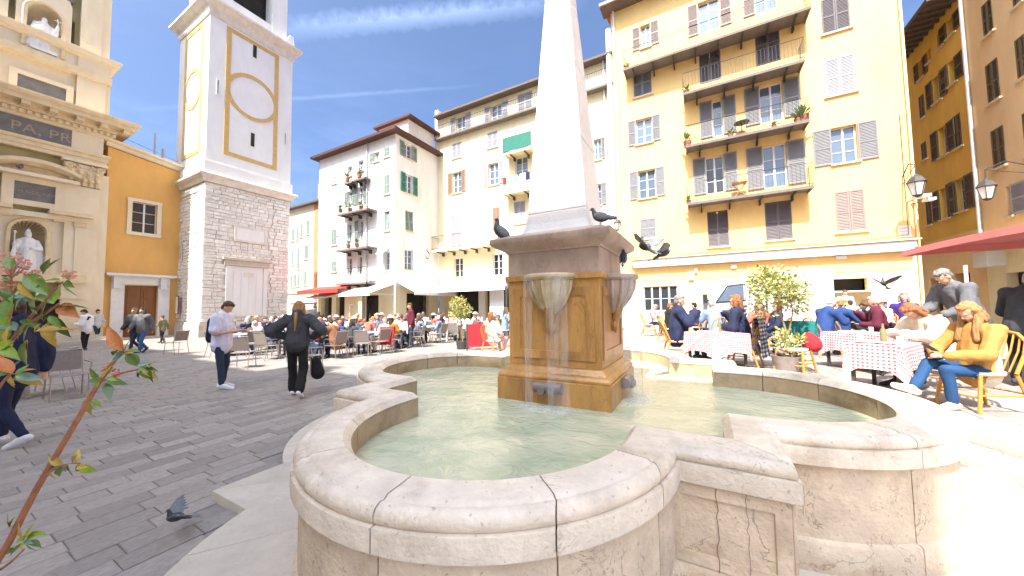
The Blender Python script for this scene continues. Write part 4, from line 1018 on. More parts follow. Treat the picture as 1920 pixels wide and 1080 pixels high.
# gold painted bands, stand a little proud
def tface(u, d, z, E): return (d, u, z) if E else (-u, -d, z)
def gold(E, W_):
    mb = MB(); t = .26; z0, z1 = 11.7, 20.35; u0, u1 = .88, W_-.98; D = .035
    def bx(a, b, c, e):
        p = [tface(u, d, z, E) for d in (-.01, D) for u in (a, b) for z in (c, e)]
        mb.add(p, [(0,1,3,2),(4,6,7,5),(0,2,6,4),(1,5,7,3),(0,4,5,1),(2,3,7,6)])
    bx(u0, u0+t, z0, z1); bx(u1-t, u1, z0, z1); bx(u0+t, u1-t, z1-t, z1); bx(u0+t, u1-t, z0, z0+t)
    cu, cz = (u0+u1)/2, 16.25; ro, ri = (u1-u0)/2-.01, (u1-u0)/2-.25; n = 48
    mb.v_base = len(mb.v); vs = []
    for k in range(n):
        a = 2*math.pi*k/n
        for r_, d in ((ri, -.01), (ri, D+.004), (ro, D+.004), (ro, -.01)): vs.append(tface(cu+r_*math.cos(a), d, cz+r_*1.0*math.sin(a), E))
    fs = []
    for k in range(n):
        k2 = (k+1) % n
        for j in range(3): fs.append((k*4+j, k2*4+j, k2*4+j+1, k*4+j+1))
    mb.add(vs, fs); return mb
gold(True, WT).build('gold_frame', M['towergold'], tw); gold(False, DT).build('gold_frame', M['towergold'], tw)
def tslit(E, u, z, w_, h):
    mb = MB(); a = (tface(u-w_/2, .006, z, E), tface(u+w_/2, .006, z, E), tface(u+w_/2, .006, z+h, E), tface(u-w_/2, .006, z+h, E)); mb.quad(*a)
    fr_ = .06
    mb.m[-1] = 0
    for (p, q, r_, s_) in ((u-w_/2-fr_, u+w_/2+fr_, z+h, z+h+fr_), (u-w_/2-fr_, u-w_/2, z, z+h), (u+w_/2, u+w_/2+fr_, z, z+h), (u-w_/2-fr_, u+w_/2+fr_, z-fr_, z)):
        pp = [tface(uu, d, zz_, E) for d in (-.01, .03) for uu in (p, q) for zz_ in (r_, s_)]
        mb.add(pp, [(0,1,3,2),(4,6,7,5),(0,2,6,4),(1,5,7,3),(0,4,5,1),(2,3,7,6)], 1)
    mb.build('slit_window', [M['interior'], M['towerwhite']], tw)
tslit(True, 2.5, 19.2, .24, .95); tslit(True, 2.5, 12.85, .24, .95); tslit(False, 2.3, 18.3, .14, .9); tslit(True, .5, 15.5, .05, .9); tslit(True, 4.6, 13.9, .05, .8); tslit(False, 3.2, 5, .13, 1.2)
# rubble base
MB().box(-DT+.1, -.1, .1, WT-.1, -.1, 9.7).build('base_core', M['rubblemortar'], tw)
MB().box(-DT-.12, .12, -.12, WT+.12, -.1, .75).box(-DT-.06, .06, -.06, WT+.06, .75, .9).build('base_plinth', M['platform'], tw)
rub = []
rng = random.Random(3)
def blocked(E, u, z):
    if E: return (1.15 < u < 3.45 and 1.15 < z < 4.95) or (1.55 < u < 3.5 and 6.1 < z < 7.25)
    return False
for E, W_ in ((True, WT), (False, DT)):
    z = .92
    while z < 9.6:
        h = rng.uniform(.16, .30); u = 0
        if z+h > 9.62: h = 9.62-z
        while u < W_-.02:
            edge = u < .01
            l = rng.uniform(.22, .62) if not edge else rng.uniform(.4, .8)
            if W_-(u+l) < .2: l = W_-u
            if not blocked(E, u+l/2, z+h/2): rub.append((E, u, z, l, h, (1.2 < u+l/2 < W_-1.1 and z < 9)))
            u += l
        z += h
def stone_geo(E, u, z, l, h, rec):
    g_ = .008; d0, d1 = -.14, (.0 if not rec else -.05)+rng.uniform(-.006, .010); j = lambda: rng.uniform(-.012, .012)
    q = [(u+g_+j(), z+g_+j()), (u+l-g_+j(), z+g_+j()), (u+l-g_+j(), z+h-g_+j()), (u+g_+j(), z+h-g_+j())]
    cu, cz = u+l/2, z+h/2
    vs = [tface(a, d0, b, E) for a, b in q]+[tface(a, d1-.02, b, E) for a, b in q]+[tface(cu+(a-cu)*.86, d1, cz+(b-cz)*.82, E) for a, b in q]
    fs = [(8,9,10,11)]+[(4+i, 4+(i+1) % 4, 8+(i+1) % 4, 8+i) for i in range(4)]+[(i, (i+1) % 4, 4+(i+1) % 4, 4+i) for i in range(4)]
    return vs, fs
rub.sort(key=lambda r: -(r[3]*r[4])*(1 if r[0] else .4))
rest = MB()
for k, r_ in enumerate(rub):
    vs, fs = stone_geo(*r_)
    c = rng.choice((0, 0, 1, 2, 3, 3, 4))
    if k < 280: m_ = MB().add(vs, fs); m_.build('stone', M['rubble%d' % c], tw)
    else: rest.add(vs, fs, c)
tag(rest.build('small_rubble', [M['rubble%d' % i] for i in range(5)], tw), kind='stuff')
def te(name, u0, u1, z0, z1, d0, d1, mt): return MB().box(d0, d1, u0, u1, z0, z1).build(name, mt, tw)
te('blank_tablet', 1.72, 3.38, 6.28, 7.1, -.1, .02, M['towerwhite']); 
for (a, b, c, d) in ((1.6, 3.5, 7.1, 7.2), (1.6, 3.5, 6.15, 6.28), (1.6, 1.72, 6.28, 7.1), (3.38, 3.5, 6.28, 7.1)): te('tablet_border', a, b, c, d, -.1, .05, M['towercornice'])
te('walled_doorway', 1.5, 3.35, 1.2, 4.5, -.1, -.0, M['towerwhite'])
for k in range(4): te('doorway_strip', 1.62+k*.44, 1.98+k*.44, 1.3, 4.1, -.0, .018, M['towerwhite'])
te('doorway_jamb', 1.2, 1.48, 1.2, 4.5, -.1, .05, M['towerwhite']); te('doorway_jamb', 3.36, 3.6, 1.2, 4.5, -.1, .05, M['towerwhite'])
te('doorway_lintel', 1.1, 3.7, 4.52, 4.86, -.1, .10, M['platform']); te('doorway_cornice', 1.0, 3.8, 4.87, 5.0, -.1, .22, M['platform'])
te('oval_cartouche', 2.2, 2.75, 3.85, 4.1, .02, .05, M['towercornice'])
nb_ = MB().box(-3.3, -2.9, -.16, -.1, 1.4, 2.6).build('notice_frame', M['door'], tw); MB().box(-3.25, -2.95, -.17, -.161, 1.46, 2.54).build('notice_sheet', M['plate'], nb_)
MB().box(-4.2, -3.75, -.145, -.125, .9, 2.9).build('side_door', M['interior'], tw)
for (b0, b1, w_) in ((.0, 1.12, 1), (WT-1.05, WT, 1)): pass
# ------------------------------------------------------------------ annex wall with door, between church and tower
XA = -30.29
an = Facade('annex', 'orange plastered annex with brown double door and barred window beside the tower', (XA, 5.9, 0), R(90), M['annex'])
u0, u1, z0, z1 = an.rect(247, 294, 381, 437); an.window(u0, u1, z0, z1, sh='none', sill=False, leaves=2, bars=2, glass='glassdark', depth=.15)
for (a, b, c, d) in ((u0-.22, u1+.22, z1, z1+.2), (u0-.22, u1+.22, z0-.2, z0), (u0-.2, u0, z0, z1), (u1, u1+.2, z0, z1)): an.box('window_surround', a, b, c, d, .08, M['church'])
d0, d1 = an.px(231, 590)[0], an.px(293, 590)[0]; dz = an.px(262, 536)[1]; an.ops.append((d0, d1, .0, dz))
WA = 3.6; hA0, hA1 = an.px(205, 275)[1], an.px(335, 325)[1]
an.wall(0, WA, -.1, hA1, 6)
m = MB(); m.prism([(0, 0)], 0, 0) if 0 else None
m.add([(0, 0, hA1+.003), (WA, 0, hA1+.003), (0, 0, hA0), (0, 6, hA1+.003), (WA, 6, hA1+.003), (0, 6, hA0)], [(0, 1, 2), (3, 5, 4), (0, 2, 5, 3), (1, 4, 5, 2)]); m.build('gable', M['annex'], an.root)
m = MB(); vs = []
for (u, z) in ((-.1, hA0+.05), (WA+.1, hA1+.03)):
    for y, dz_ in ((-.02, 0), (-.12, .08), (-.2, .2), (-.38, .26), (-.4, .38), (3, .42)): vs.append((u, y, z+dz_))
m.add(vs, [(i, i+1, i+7, i+6) for i in range(5)]); m.build('raking_cornice', M['church'], an.root)
MB().add([(0, -.3, hA0+.45), (WA, -.3, hA1+.43), (WA, 6, hA1+.9), (0, 6, hA0+.9)], [(0, 1, 2, 3)]).build('roof', M['tile'], an.root)
m = MB(); m.tube([(2.2, 1, hA1+.4), (2.2, 1, hA1+2.6)], .05, 6).tube([(2.6, 1, hA1+.4), (2.6, 1, hA1+1.7)], .07, 6).tube([(.3, .4, hA0+1.0), (3.2, .4, hA1+.9)], .02, 4); m.build('roof_flues', M['zinc'], an.root)
dr = MB().box(d0, (d0+d1)/2-.008, .13, .2, 0.02, dz-.02).build('door_leaf', M['door'], an.root); dr2 = MB().box((d0+d1)/2+.008, d1, .13, .2, .02, dz-.02).build('door_leaf', M['door'], an.root)
for k, (a, b, pa) in enumerate(((d0, (d0+d1)/2, dr), ((d0+d1)/2, d1, dr2))):
    for (c, d) in ((.2, 1.2), (1.35, 2.3), (2.42, dz-.2)):
        MB().box(a+.15, b-.15, .10, .131, c, d).build('door_panel', M['door'], pa)
    MB().sphere(((d0+d1)/2+(-.08 if k == 0 else .08), .09, 1.15), .03, 8).build('door_handle', M['gilt'], pa)
for (a, b) in ((d0-.55, d0-.02), (d1+.02, d1+.55)):
    an.box('door_jamb', a, b, 0, dz+.05, .14, M['marble']); an.box('jamb_console', a+.05, b-.2 if a > d1 else b-.2, dz-.2, dz+.5, .3, M['marble'])
an.box('door_lintel', d0-.55, d1+.55, dz+.06, dz+.55, .16, M['marble']); an.box('door_cornice', d0-.8, d1+.8, dz+.56, dz+.70, .42, M['marble']); an.box('cornice_fillet', d0-.7, d1+.7, dz+.50, dz+.558, .30, M['marble'])
an.box('threshold', d0-.7, d1+.7, -.1, .08, .5, M['platform'])
# ------------------------------------------------------------------ church facade, plane X = -30, faces +X
ch = Facade('church_facade', 'cream baroque church facade with pilasters, statues in niches and a lettered frieze', (-30.0, -8, 0), R(90), M['church'])
Q = ch.px
def u_(x, y): return Q(x, y)[0]
uR = 8+5.93; uL = Q(115, 500)[0]      # corner pilaster
# heights from the photo
zcap0, zcap1 = Q(160, 352)[1], Q(160, 300)[1]
zf0, zf1 = Q(100, 272)[1], Q(100, 243)[1]
zarc0 = zcap1
ZC = 11.55
def holed(name, u0, u1, z0, z1, out, mt, h):
    a, b, c, d = h; m = MB()
    for q in ((u0, a, z0, z1), (b, u1, z0, z1), (a, b, z0, c), (a, b, d, z1)):
        if q[1] > q[0] and q[3] > q[2]: m.box(q[0], q[1], -out, 3, q[2], q[3])
    return m.build(name, mt, ch.root)
bn = u_(52, 465); bz = Q(55, 512)[1]; bt = Q(55, 414)[1]; nu = u_(82, 70); nz = Q(85, 100)[1]; nt_ = Q(85, 12)[1]
holed('green_wall', 0, uL-.02, -.1, 10.0, -.24, M['church_green'], (bn-1.0, bn+1.0, bz-.02, bt+.05))
ch.box('corner_pilaster', uL, uR-.35, 1.1, zcap0, .12, M['church'], inn=3)
ch.box('corner_strip', uR-.345, uR, 1.1, zcap0+.9, .0, M['church'], inn=3)
for k in range(7): ch.box('stone_course', uL+.004, uR-.354, 1.12+k*1.0, 1.12+k*1.0+.985, .125, M['church'], inn=-.121)
ch.box('pilaster_base', uL-.15, uR+.05, .75, 1.1, .28, M['church_trim'], inn=1); ch.box('pedestal_block', uL-.08, uR, -.1, .74, .22, M['church'], inn=1)
# capital
cw = uR-.35-uL
cp = MB()
for k in range(6): e = .03+.05*(k/5)**2*2; cp.box(uL-e, uR-.35+e, -.14-e, .1, zcap0+.05+k*.19, zcap0+.05+(k+1)*.19-.004)
cp.box(uL-.22, uR-.13, -.42, .1, zcap0+1.25, zcap0+1.4)
cb_ = cp.build('capital', M['church'], ch.root)
for row, (n_, zz_, s_) in enumerate(((5, .05, .30), (4, .42, .32))):
    for k in range(n_):
        u = uL+cw*(k+.5)/n_; lf = MB()
        pts = [(0, -.16, 0), (0, -.20, s_*.5), (0, -.26, s_*.95), (0, -.36, s_*1.05), (0, -.38, s_*.88)]
        lf.tube([(u, y-.0, zcap0+zz_+z) for _, y, z in pts], [.10, .09, .08, .06, .04], 6)
        lf.sphere((u, -.38, zcap0+zz_+s_*.92), (.10, .05, .06), 8)
        lf.build('acanthus_leaf', M['church_trim'], cb_, smooth=True)
for u in (uL+.05, uR-.4):
    lf = MB(); lf.tube([(u+.17*(1-k/14)*math.cos(k*.75), -.36, zcap0+1.02+.17*(1-k/14)*math.sin(k*.75)) for k in range(14)], .045, 6); lf.build('volute', M['church_trim'], cb_, smooth=True)
for u in (uL+cw*.3, uL+cw*.7):
    lf = MB(); lf.tube([(u+.1*(1-k/10)*math.cos(k*.8), -.30, zcap0+.98+.1*(1-k/10)*math.sin(k*.8)) for k in range(10)], .03, 6); lf.sphere((u, -.3, zcap0+1.15), .06); lf.build('volute', M['church_trim'], cb_, smooth=True)
def mould(name, u0, u1, prof, mt, ret=True):
    """moulding swept along u; prof list of (out, z)"""
    mb = MB(); n_ = len(prof)
    for u, s_ in ((u0, -1), (u1, 1)):
        for o, z in prof: mb.v.append((u+(s_*o if ret and s_ > 0 else 0), -o, z))
    for i in range(n_-1): mb.f.append((i, n_+i, n_+i+1, i+1)); mb.m.append(0)
    if ret:
        b = len(mb.v)
        for o, z in prof: mb.v.append((u1+o, 2.0, z))
        for i in range(n_-1): mb.f.append((n_+i, b+i, b+i+1, n_+i+1)); mb.m.append(0)
    return mb.build(name, mt, ch.root)
a0 = zcap0+1.42
mould('architrave', 0, uR-.30, [(-.3, a0), (.16, a0), (.16, a0+.2), (.20, a0+.21), (.20, a0+.42), (.26, a0+.45), (.30, a0+.55), (.30, a0+.6), (-.3, a0+.6)], M['church_trim'])
f0 = a0+.6; f1 = f0+1.0
ch.box('frieze', 0, uR-.3, f0, f1, .13, M['church'], inn=3)
up0, up1 = -0, u_(133, 262)
pl = ch.box('inscription_band', 0, up1, f0+.04, f1-.04, .16, M['slate'], inn=-.131)
def letters(txt, u, z, size, out, mt, parent, name='letter', sp=1.0):
    x = 0
    for c_ in txt:
        cu = bpy.data.curves.new('t', 'FONT'); cu.body = c_; cu.size = size; cu.extrude = .01
        o = bpy.data.objects.new('t', cu); COL.objects.link(o); dg = bpy.context.evaluated_depsgraph_get()
        me = bpy.data.meshes.new_from_object(o.evaluated_get(dg), depsgraph=dg); bpy.data.objects.remove(o); bpy.data.curves.remove(cu)
        if not len(me.vertices): x += size*.3; continue
        w_ = max(v.co.x for v in me.vertices)
        me.name = name; me.materials.clear(); me.materials.append(mt); o = link(name, me, parent); o.location = (u+x, -out, z); o.rotation_euler = (R(90), 0, 0); x += w_+size*.12*sp
letters('PA, PR', u_(16, 250), f0+.24, .66, .165, M['gilt'], pl, sp=.3)
c0 = f1
mould('main_cornice', 0, uR-.25, [(-.3, c0), (.18, c0), (.22, c0+.12), (.30, c0+.14), (.30, c0+.34), (.40, c0+.36), (.44, c0+.60), (1.0, c0+.62), (1.0, c0+.82), (1.12, c0+.88), (1.2, c0+1.0), (1.2, c0+1.08), (-.3, c0+1.25)], M['church_trim'])
dn = 0; u = uR+.1
while u > 6 and dn < 60: ch.box('dentil', u-.13, u, c0+.15, c0+.32, .39, M['church'], inn=-.301); u -= .24; dn += 1
u = uR+.55
while u > 6: ch.box('modillion', u-.26, u, c0+.42, c0+.615, .92, M['church_trim'], inn=-.40); u -= .86
# attic storey
t0 = c0+1.2
ch.box('attic_wall', 0, uR-.1, t0, t0+3.1, -.10, M['church'], inn=3)
ch.box('attic_pilaster', u_(140, 220), uR-.3, t0, t0+3.1, .10, M['church'], inn=.0); 
pu0, pu1, pz0, pz1 = ch.rect(31, 124, 141, 198)
pz0, pz1 = Q(77, 185)[1], Q(77, 152)[1]
tb_ = ch.box('tablet', pu0, pu1, pz0, pz1, .02, M['slate'], inn=.1)
for (a, b, c, d) in ((pu0-.25, pu1+.25, pz1, pz1+.22), (pu0-.25, pu1+.25, pz0-.22, pz0), (pu0-.25, pu0, pz0, pz1), (pu1, pu1+.25, pz0, pz1)): ch.box('tablet_frame', a, b, c, d, .08, M['church'], inn=.1)
t1 = t0+3.1
mould('attic_cornice', 0, uR-.15, [(-.2, t1), (.10, t1), (.14, t1+.12), (.32, t1+.16), (.40, t1+.34), (.40, t1+.42), (-.2, t1+.55)], M['church'])
# upper storey: green recess wall, niche surround, corner pilaster
s0 = t1+.5
holed('upper_green_wall', 0, uR-.15, s0, s0+9, -.35, M['church_green'], (nu-1.05, nu+1.05, nz-.12, nt_+.05))
ch.box('upper_pilaster', u_(150, 80), uR-.55, s0, s0+9, .06, M['church'], inn=2); ch.box('upper_strip', uR-.54, uR-.2, s0, s0+9, -.05, M['church'], inn=3)
ch.box('left_pilaster', 5, u_(12, 60), s0, s0+9, .06, M['church'], inn=2)
def niche(name, uc, z0, w_, h, ow, oh, deep=.9, mt=None, out=0):
    """arched niche: surround panel with a half-round recess"""
    r_ = w_/2; zs = z0+h-r_; n_ = 14; mb = MB()
    arc = [(uc-r_, z0)]+[(uc-r_*math.cos(math.pi*k/n_), zs+r_*math.sin(math.pi*k/n_)) for k in range(n_+1)]+[(uc+r_, z0)]
    o0, o1, ot = uc-ow/2, uc+ow/2, z0+oh
    F_ = -out
    L_ = [(o0, z0)]+[(o0, zs+ (ot-zs)*k/(n_/2)) if k <= n_/2 else None for k in range(0)]
    def outer(p):
        u, z = p
        if z <= z0+.001: return (o0 if u < uc else o1, z0)
        du, dz_ = (u-uc), (z-zs); s1 = (ow/2)/max(abs(du), 1e-4); s2 = (ot-zs)/max(dz_, 1e-4); s_ = min(s1, s2)
        return (uc+du*s_, zs+dz_*s_)
    oa = [outer(p) for p in arc]
    for i in range(len(arc)-1):
        mb.add([(arc[i][0], F_, arc[i][1]), (arc[i+1][0], F_, arc[i+1][1]), (oa[i+1][0], F_, oa[i+1][1]), (oa[i][0], F_, oa[i][1])], [(0, 1, 2, 3)])
        mb.add([(oa[i][0], F_, oa[i][1]), (oa[i+1][0], F_, oa[i+1][1]), (oa[i+1][0], F_+.4+out, oa[i+1][1]), (oa[i][0], F_+.4+out, oa[i][1])], [(0, 1, 2, 3)])
    sur = mb.build(name+'_surround', M['church'], ch.root)
    ng = MB()   # half dome + half cylinder behind
    nn_ = 14
    for j in range(nn_):
        a, b = math.pi*j/nn_, math.pi*(j+1)/nn_
        ng.quad((uc-r_*math.cos(a), F_+.02+deep*math.sin(a), z0), (uc-r_*math.cos(b), F_+.02+deep*math.sin(b), z0), (uc-r_*math.cos(b), F_+.02+deep*math.sin(b), zs), (uc-r_*math.cos(a), F_+.02+deep*math.sin(a), zs))
        for k in range(6):
            t, t2 = math.pi/2*k/6, math.pi/2*(k+1)/6
            f = lambda aa, tt: (uc-r_*math.cos(aa)*math.cos(tt), F_+.02+deep*math.sin(aa)*math.cos(tt), zs+r_*math.sin(tt))
            ng.quad(f(a, t), f(b, t), f(b, t2), f(a, t2))
    ng.box(uc-r_, uc+r_, F_, F_+deep, z0-.05, z0)
    ng.build('niche', mt or M['church'], ch.root)
    return sur
def arch_mould(uc, zs, r_, z0, out, t=.12):
    mb = MB(); n_ = 16
    pts = [(uc-r_, -out, z0)]+[(uc-r_*math.cos(math.pi*k/n_), -out, zs+r_*math.sin(math.pi*k/n_)) for k in range(n_+1)]+[(uc+r_, -out, z0)]
    mb.tube(pts, t, 6); mb.build('arch_moulding', M['church_trim'], ch.root, smooth=True)
nu = u_(82, 70); nz = Q(85, 100)[1]; nt_ = Q(85, 12)[1]
nwu = u_(120, 70)-u_(54, 70); nwl = u_(91, 470)-u_(23, 470)
niche('upper_niche', nu, nz-.1, nwu, nt_-nz+.1, 2*(u_(132, 90)-nu), nt_-nz+1.1, 1.0, out=.02); arch_mould(nu, nt_-nwu/2, nwu/2+.08, nz, .05, .09)
for (a, b, c, d) in ((-1.62, -1.45, 1.5, 2.3), (1.40, 1.56, 1.5, 2.3)): ch.box('surround_ear', nu+a, nu+b, nz+c, nz+d, .085, M['church'], inn=.3)
ch.box('niche_sill', nu-2.4, nu+2.4, nz-.55, nz-.12, .22, M['church_trim'], inn=.4); ch.box('niche_dado', 5, uR-.2, s0, nz-.56, .04, M['church'], inn=.4)
ch.box('upper_tablet', nu-.9, nu+.9, nt_+.9, nt_+1.9, .04, M['slate'], inn=.3)
# lower storey: segmental pediment with tablet, niche with bishop
lu0, lu1 = u_(25, 362), u_(103, 362); lz0, lz1 = Q(64, 378)[1], Q(64, 345)[1]
lt = ch.box('dark_tablet', lu0, lu1, lz0, lz1, .06, M['slate'], inn=.3); letters('M.DCCXXX', lu0+.12, lz0+.38, .20, .063, M['gilt'], lt)
for (a, b, c, d) in ((lu0-.35, lu1+.35, lz1, lz1+.28), (lu0+.002, lu1-.002, lz0-.28, lz0), (lu0-.35, lu0, lz0-.9, lz1), (lu1, lu1+.35, lz0-.9, lz1)): ch.box('tablet_frame', a, b, c, d, .14, M['church'], inn=.3)
uc = (lu0+lu1)/2; hw = (lu1-lu0)/2+.75
n_ = 16; sp = MB(); R0 = hw/math.sin(R(50))
inner = [(uc+R0*math.sin(R(-50+100*k/n_)), lz1+.45+R0*(math.cos(R(-50+100*k/n_))-math.cos(R(50)))*.62) for k in range(n_+1)]
for i in range(n_):
    (a, b), (c, d) = inner[i], inner[i+1]
    for (o1_, e1, o2_, e2) in ((.3, 0, .62, .16), (.62, .16, .62, .34), (.62, .34, -.2, .40)):
        sp.quad((a, -o1_, b+e1), (c, -o1_, d+e1), (c, -o2_, d+e2), (a, -o2_, b+e2))
    sp.quad((a, -.12, lz1+.45), (c, -.12, lz1+.45), (c, -.12, d+.02), (a, -.12, b+.02)); sp.quad((a, -.12, b+.01), (c, -.12, d+.01), (c, -.31, d), (a, -.31, b))
sp.build('segmental_pediment', M['church_trim'], ch.root)
ch.box('pediment_base', uc-hw, uc+hw, lz1+.29, lz1+.46, .5, M['church'], inn=.3)
bn = u_(52, 465); bz = Q(55, 512)[1]; bt = Q(55, 414)[1]
niche('lower_niche', bn, bz, nwl, bt-bz, 3.2, bt-bz+.35, .95, mt=M['church_trim'], out=-.05); arch_mould(bn, bt-nwl/2, nwl/2+.06, bz, .0, .08)
for k in range(11):
    a = math.pi*(k+.5)/11; rb = MB(); rb.tube([(bn-(nwl/2-.03)*math.cos(a)*c_, .1+.0+.9*s_, bt-nwl/2+(nwl/2-.03)*math.sin(a)*c_) for c_, s_ in ((1, 0), (.8, .55), (.45, .85), (.1, .97))], .03, 5); rb.build('shell_rib', M['church'], ch.root, smooth=True)
for s_ in (-1, 1):
    ch.box('niche_pilaster', bn+s_*1.62-.17, bn+s_*1.62+.17, bz-.2, bt+.2, .16, M['church'], inn=.3); ch.box('pilaster_capital', bn+s_*1.62-.22, bn+s_*1.62+.22, bt-.05, bt+.2, .22, M['church_trim'], inn=.3)
    ch.box('broken_pediment', bn+s_*1.3-.75, bn+s_*1.3+.75, bt+.48, bt+.68, .5, M['church_trim'], inn=.3)
ch.box('niche_entablature', bn-1.95, bn+1.95, bt+.21, bt+.47, .2, M['church'], inn=.3)
ch.box('niche_ledge', bn-1.9, bn+1.9, bz-.45, bz-.01, .30, M['church_trim'], inn=.3)
ch.box('lower_doorway', bn-1.5, bn+1.5, .0, 2.3, -.15, M['interior'], inn=.4); ch.box('doorway_head', bn-1.9, bn+1.9, 2.35, 2.7, .2, M['church'], inn=.3)
for k, s_ in enumerate((-1, 1)): ch.box('doorway_jamb', bn+s_*1.7-.18, bn+s_*1.7+.18, 0, 2.34, .1, M['church'], inn=.3)
u = 0
ch.box('left_main_pilaster', 3.2, u_(-38, 500), .6, zcap0+1.3, .12, M['church'], inn=3); 
for i in range(3): ch.box('entrance_step', 2, uR+.3-.3*i, -.1+.0, .13+.13*i, 1.7-.42*i, M['platform'], inn=.5)
m = MB().sphere((uR-.05, -.1, s0+4.1), (.16, .16, .22), 8); m.box(uR-.05, uR+.1, -.05, .05, s0+4, s0+4.1); m.build('floodlight', M['iron'], ch.root)
# statues
def statue(loc, rz, bishop):
    t = thing('statue', 'white marble bishop statue with mitre and crozier in the lower church niche' if bishop else 'white marble robed saint statue raising a cross in the upper church niche', 'statue', loc, rz)
    b = MB(); 
    b.cap((0, 0, .1), (0, 0, 1.3), .36, .27, .8); b.cap((0, .02, 1.2), (0, 0, 1.75), .28, .30, .7); b.cap((0, 0, 1.7), (0, .03, 2.02), .11, .10); b.sphere((0, .06, 2.12), (.125, .15, .17), 12)
    for s_ in (-1, 1): b.cap((s_*.3, 0, 1.75), (s_*.42, .12, 1.35), .14, .12)
    if bishop:
        b.cap((.42, .12, 1.35), (.46, .34, 1.55), .11, .08); b.cap((-.42, .12, 1.35), (-.12, .36, 1.35), .11, .08); b.cap((0, .03, 2.2), (0, .03, 2.48), .14, .05, .6)
        b.cap((-.34, 0, 1.5), (-.46, -.1, .3), .20, .24, .6); b.cap((.3, -.02, 1.4), (.4, -.1, .3), .18, .22, .6); b.cap((0, .2, 1.3), (0, .28, .4), .16, .2, .5)
    else:
        b.cap((-.42, .12, 1.45), (-.50, .25, 1.95), .12, .07); b.cap((-.3, 0, 1.75), (-.46, .12, 1.5), .15, .13); b.cap((.42, .12, 1.35), (.1, .36, 1.5), .12, .09)
        b.cap((.1, .1, 1.2), (.45, .1, .25), .2, .28, .7); b.sphere((0, .1, 2.0), (.12, .1, .14))
    for k in range(9): a = k*.7; b.cap((.3*math.cos(a), .22*math.sin(a), .1), (.2*math.cos(a), .15*math.sin(a), 1.3), .07, .05)
    remesh('robed_figure', b, .028, M['statue'], t, noise=.02, nsc=7, nstr=(1, 1, .3))
    MB().box(-.5, .5, -.35, .4, -.05, .12).build('plinth', M['statue'], t)
    s_ = MB()
    if bishop: s_.tube([(.47, .36, .12), (.47, .36, 2.2)], .022, 6); s_.sphere((.47, .36, 2.22), .07, 8)
    else: s_.tube([(-.50, .26, 1.9), (-.48, .28, 2.45)], .022, 6); s_.tube([(-.62, .28, 2.3), (-.34, .28, 2.3)], .022, 6)
    s_.build('crozier' if bishop else 'cross', M['statue'], t, smooth=True)
    if bishop:
        f = MB(); f.cap((.46, .36, 1.35), (.5, .34, .5), .05, .17, .4); f.build('pennant', M['statue'], t, smooth=True)
    return t
hb = (bt-bz); st = statue((-30.0-.12, -8+bn, bz+.05), R(-90), True); st.scale = ((hb-.45)/2.5,)*3
hu = nt_-nz; st = statue((-30.0-.10, -8+nu, nz+.02), R(-90), False); st.scale = ((hu-.5)/2.45,)*3
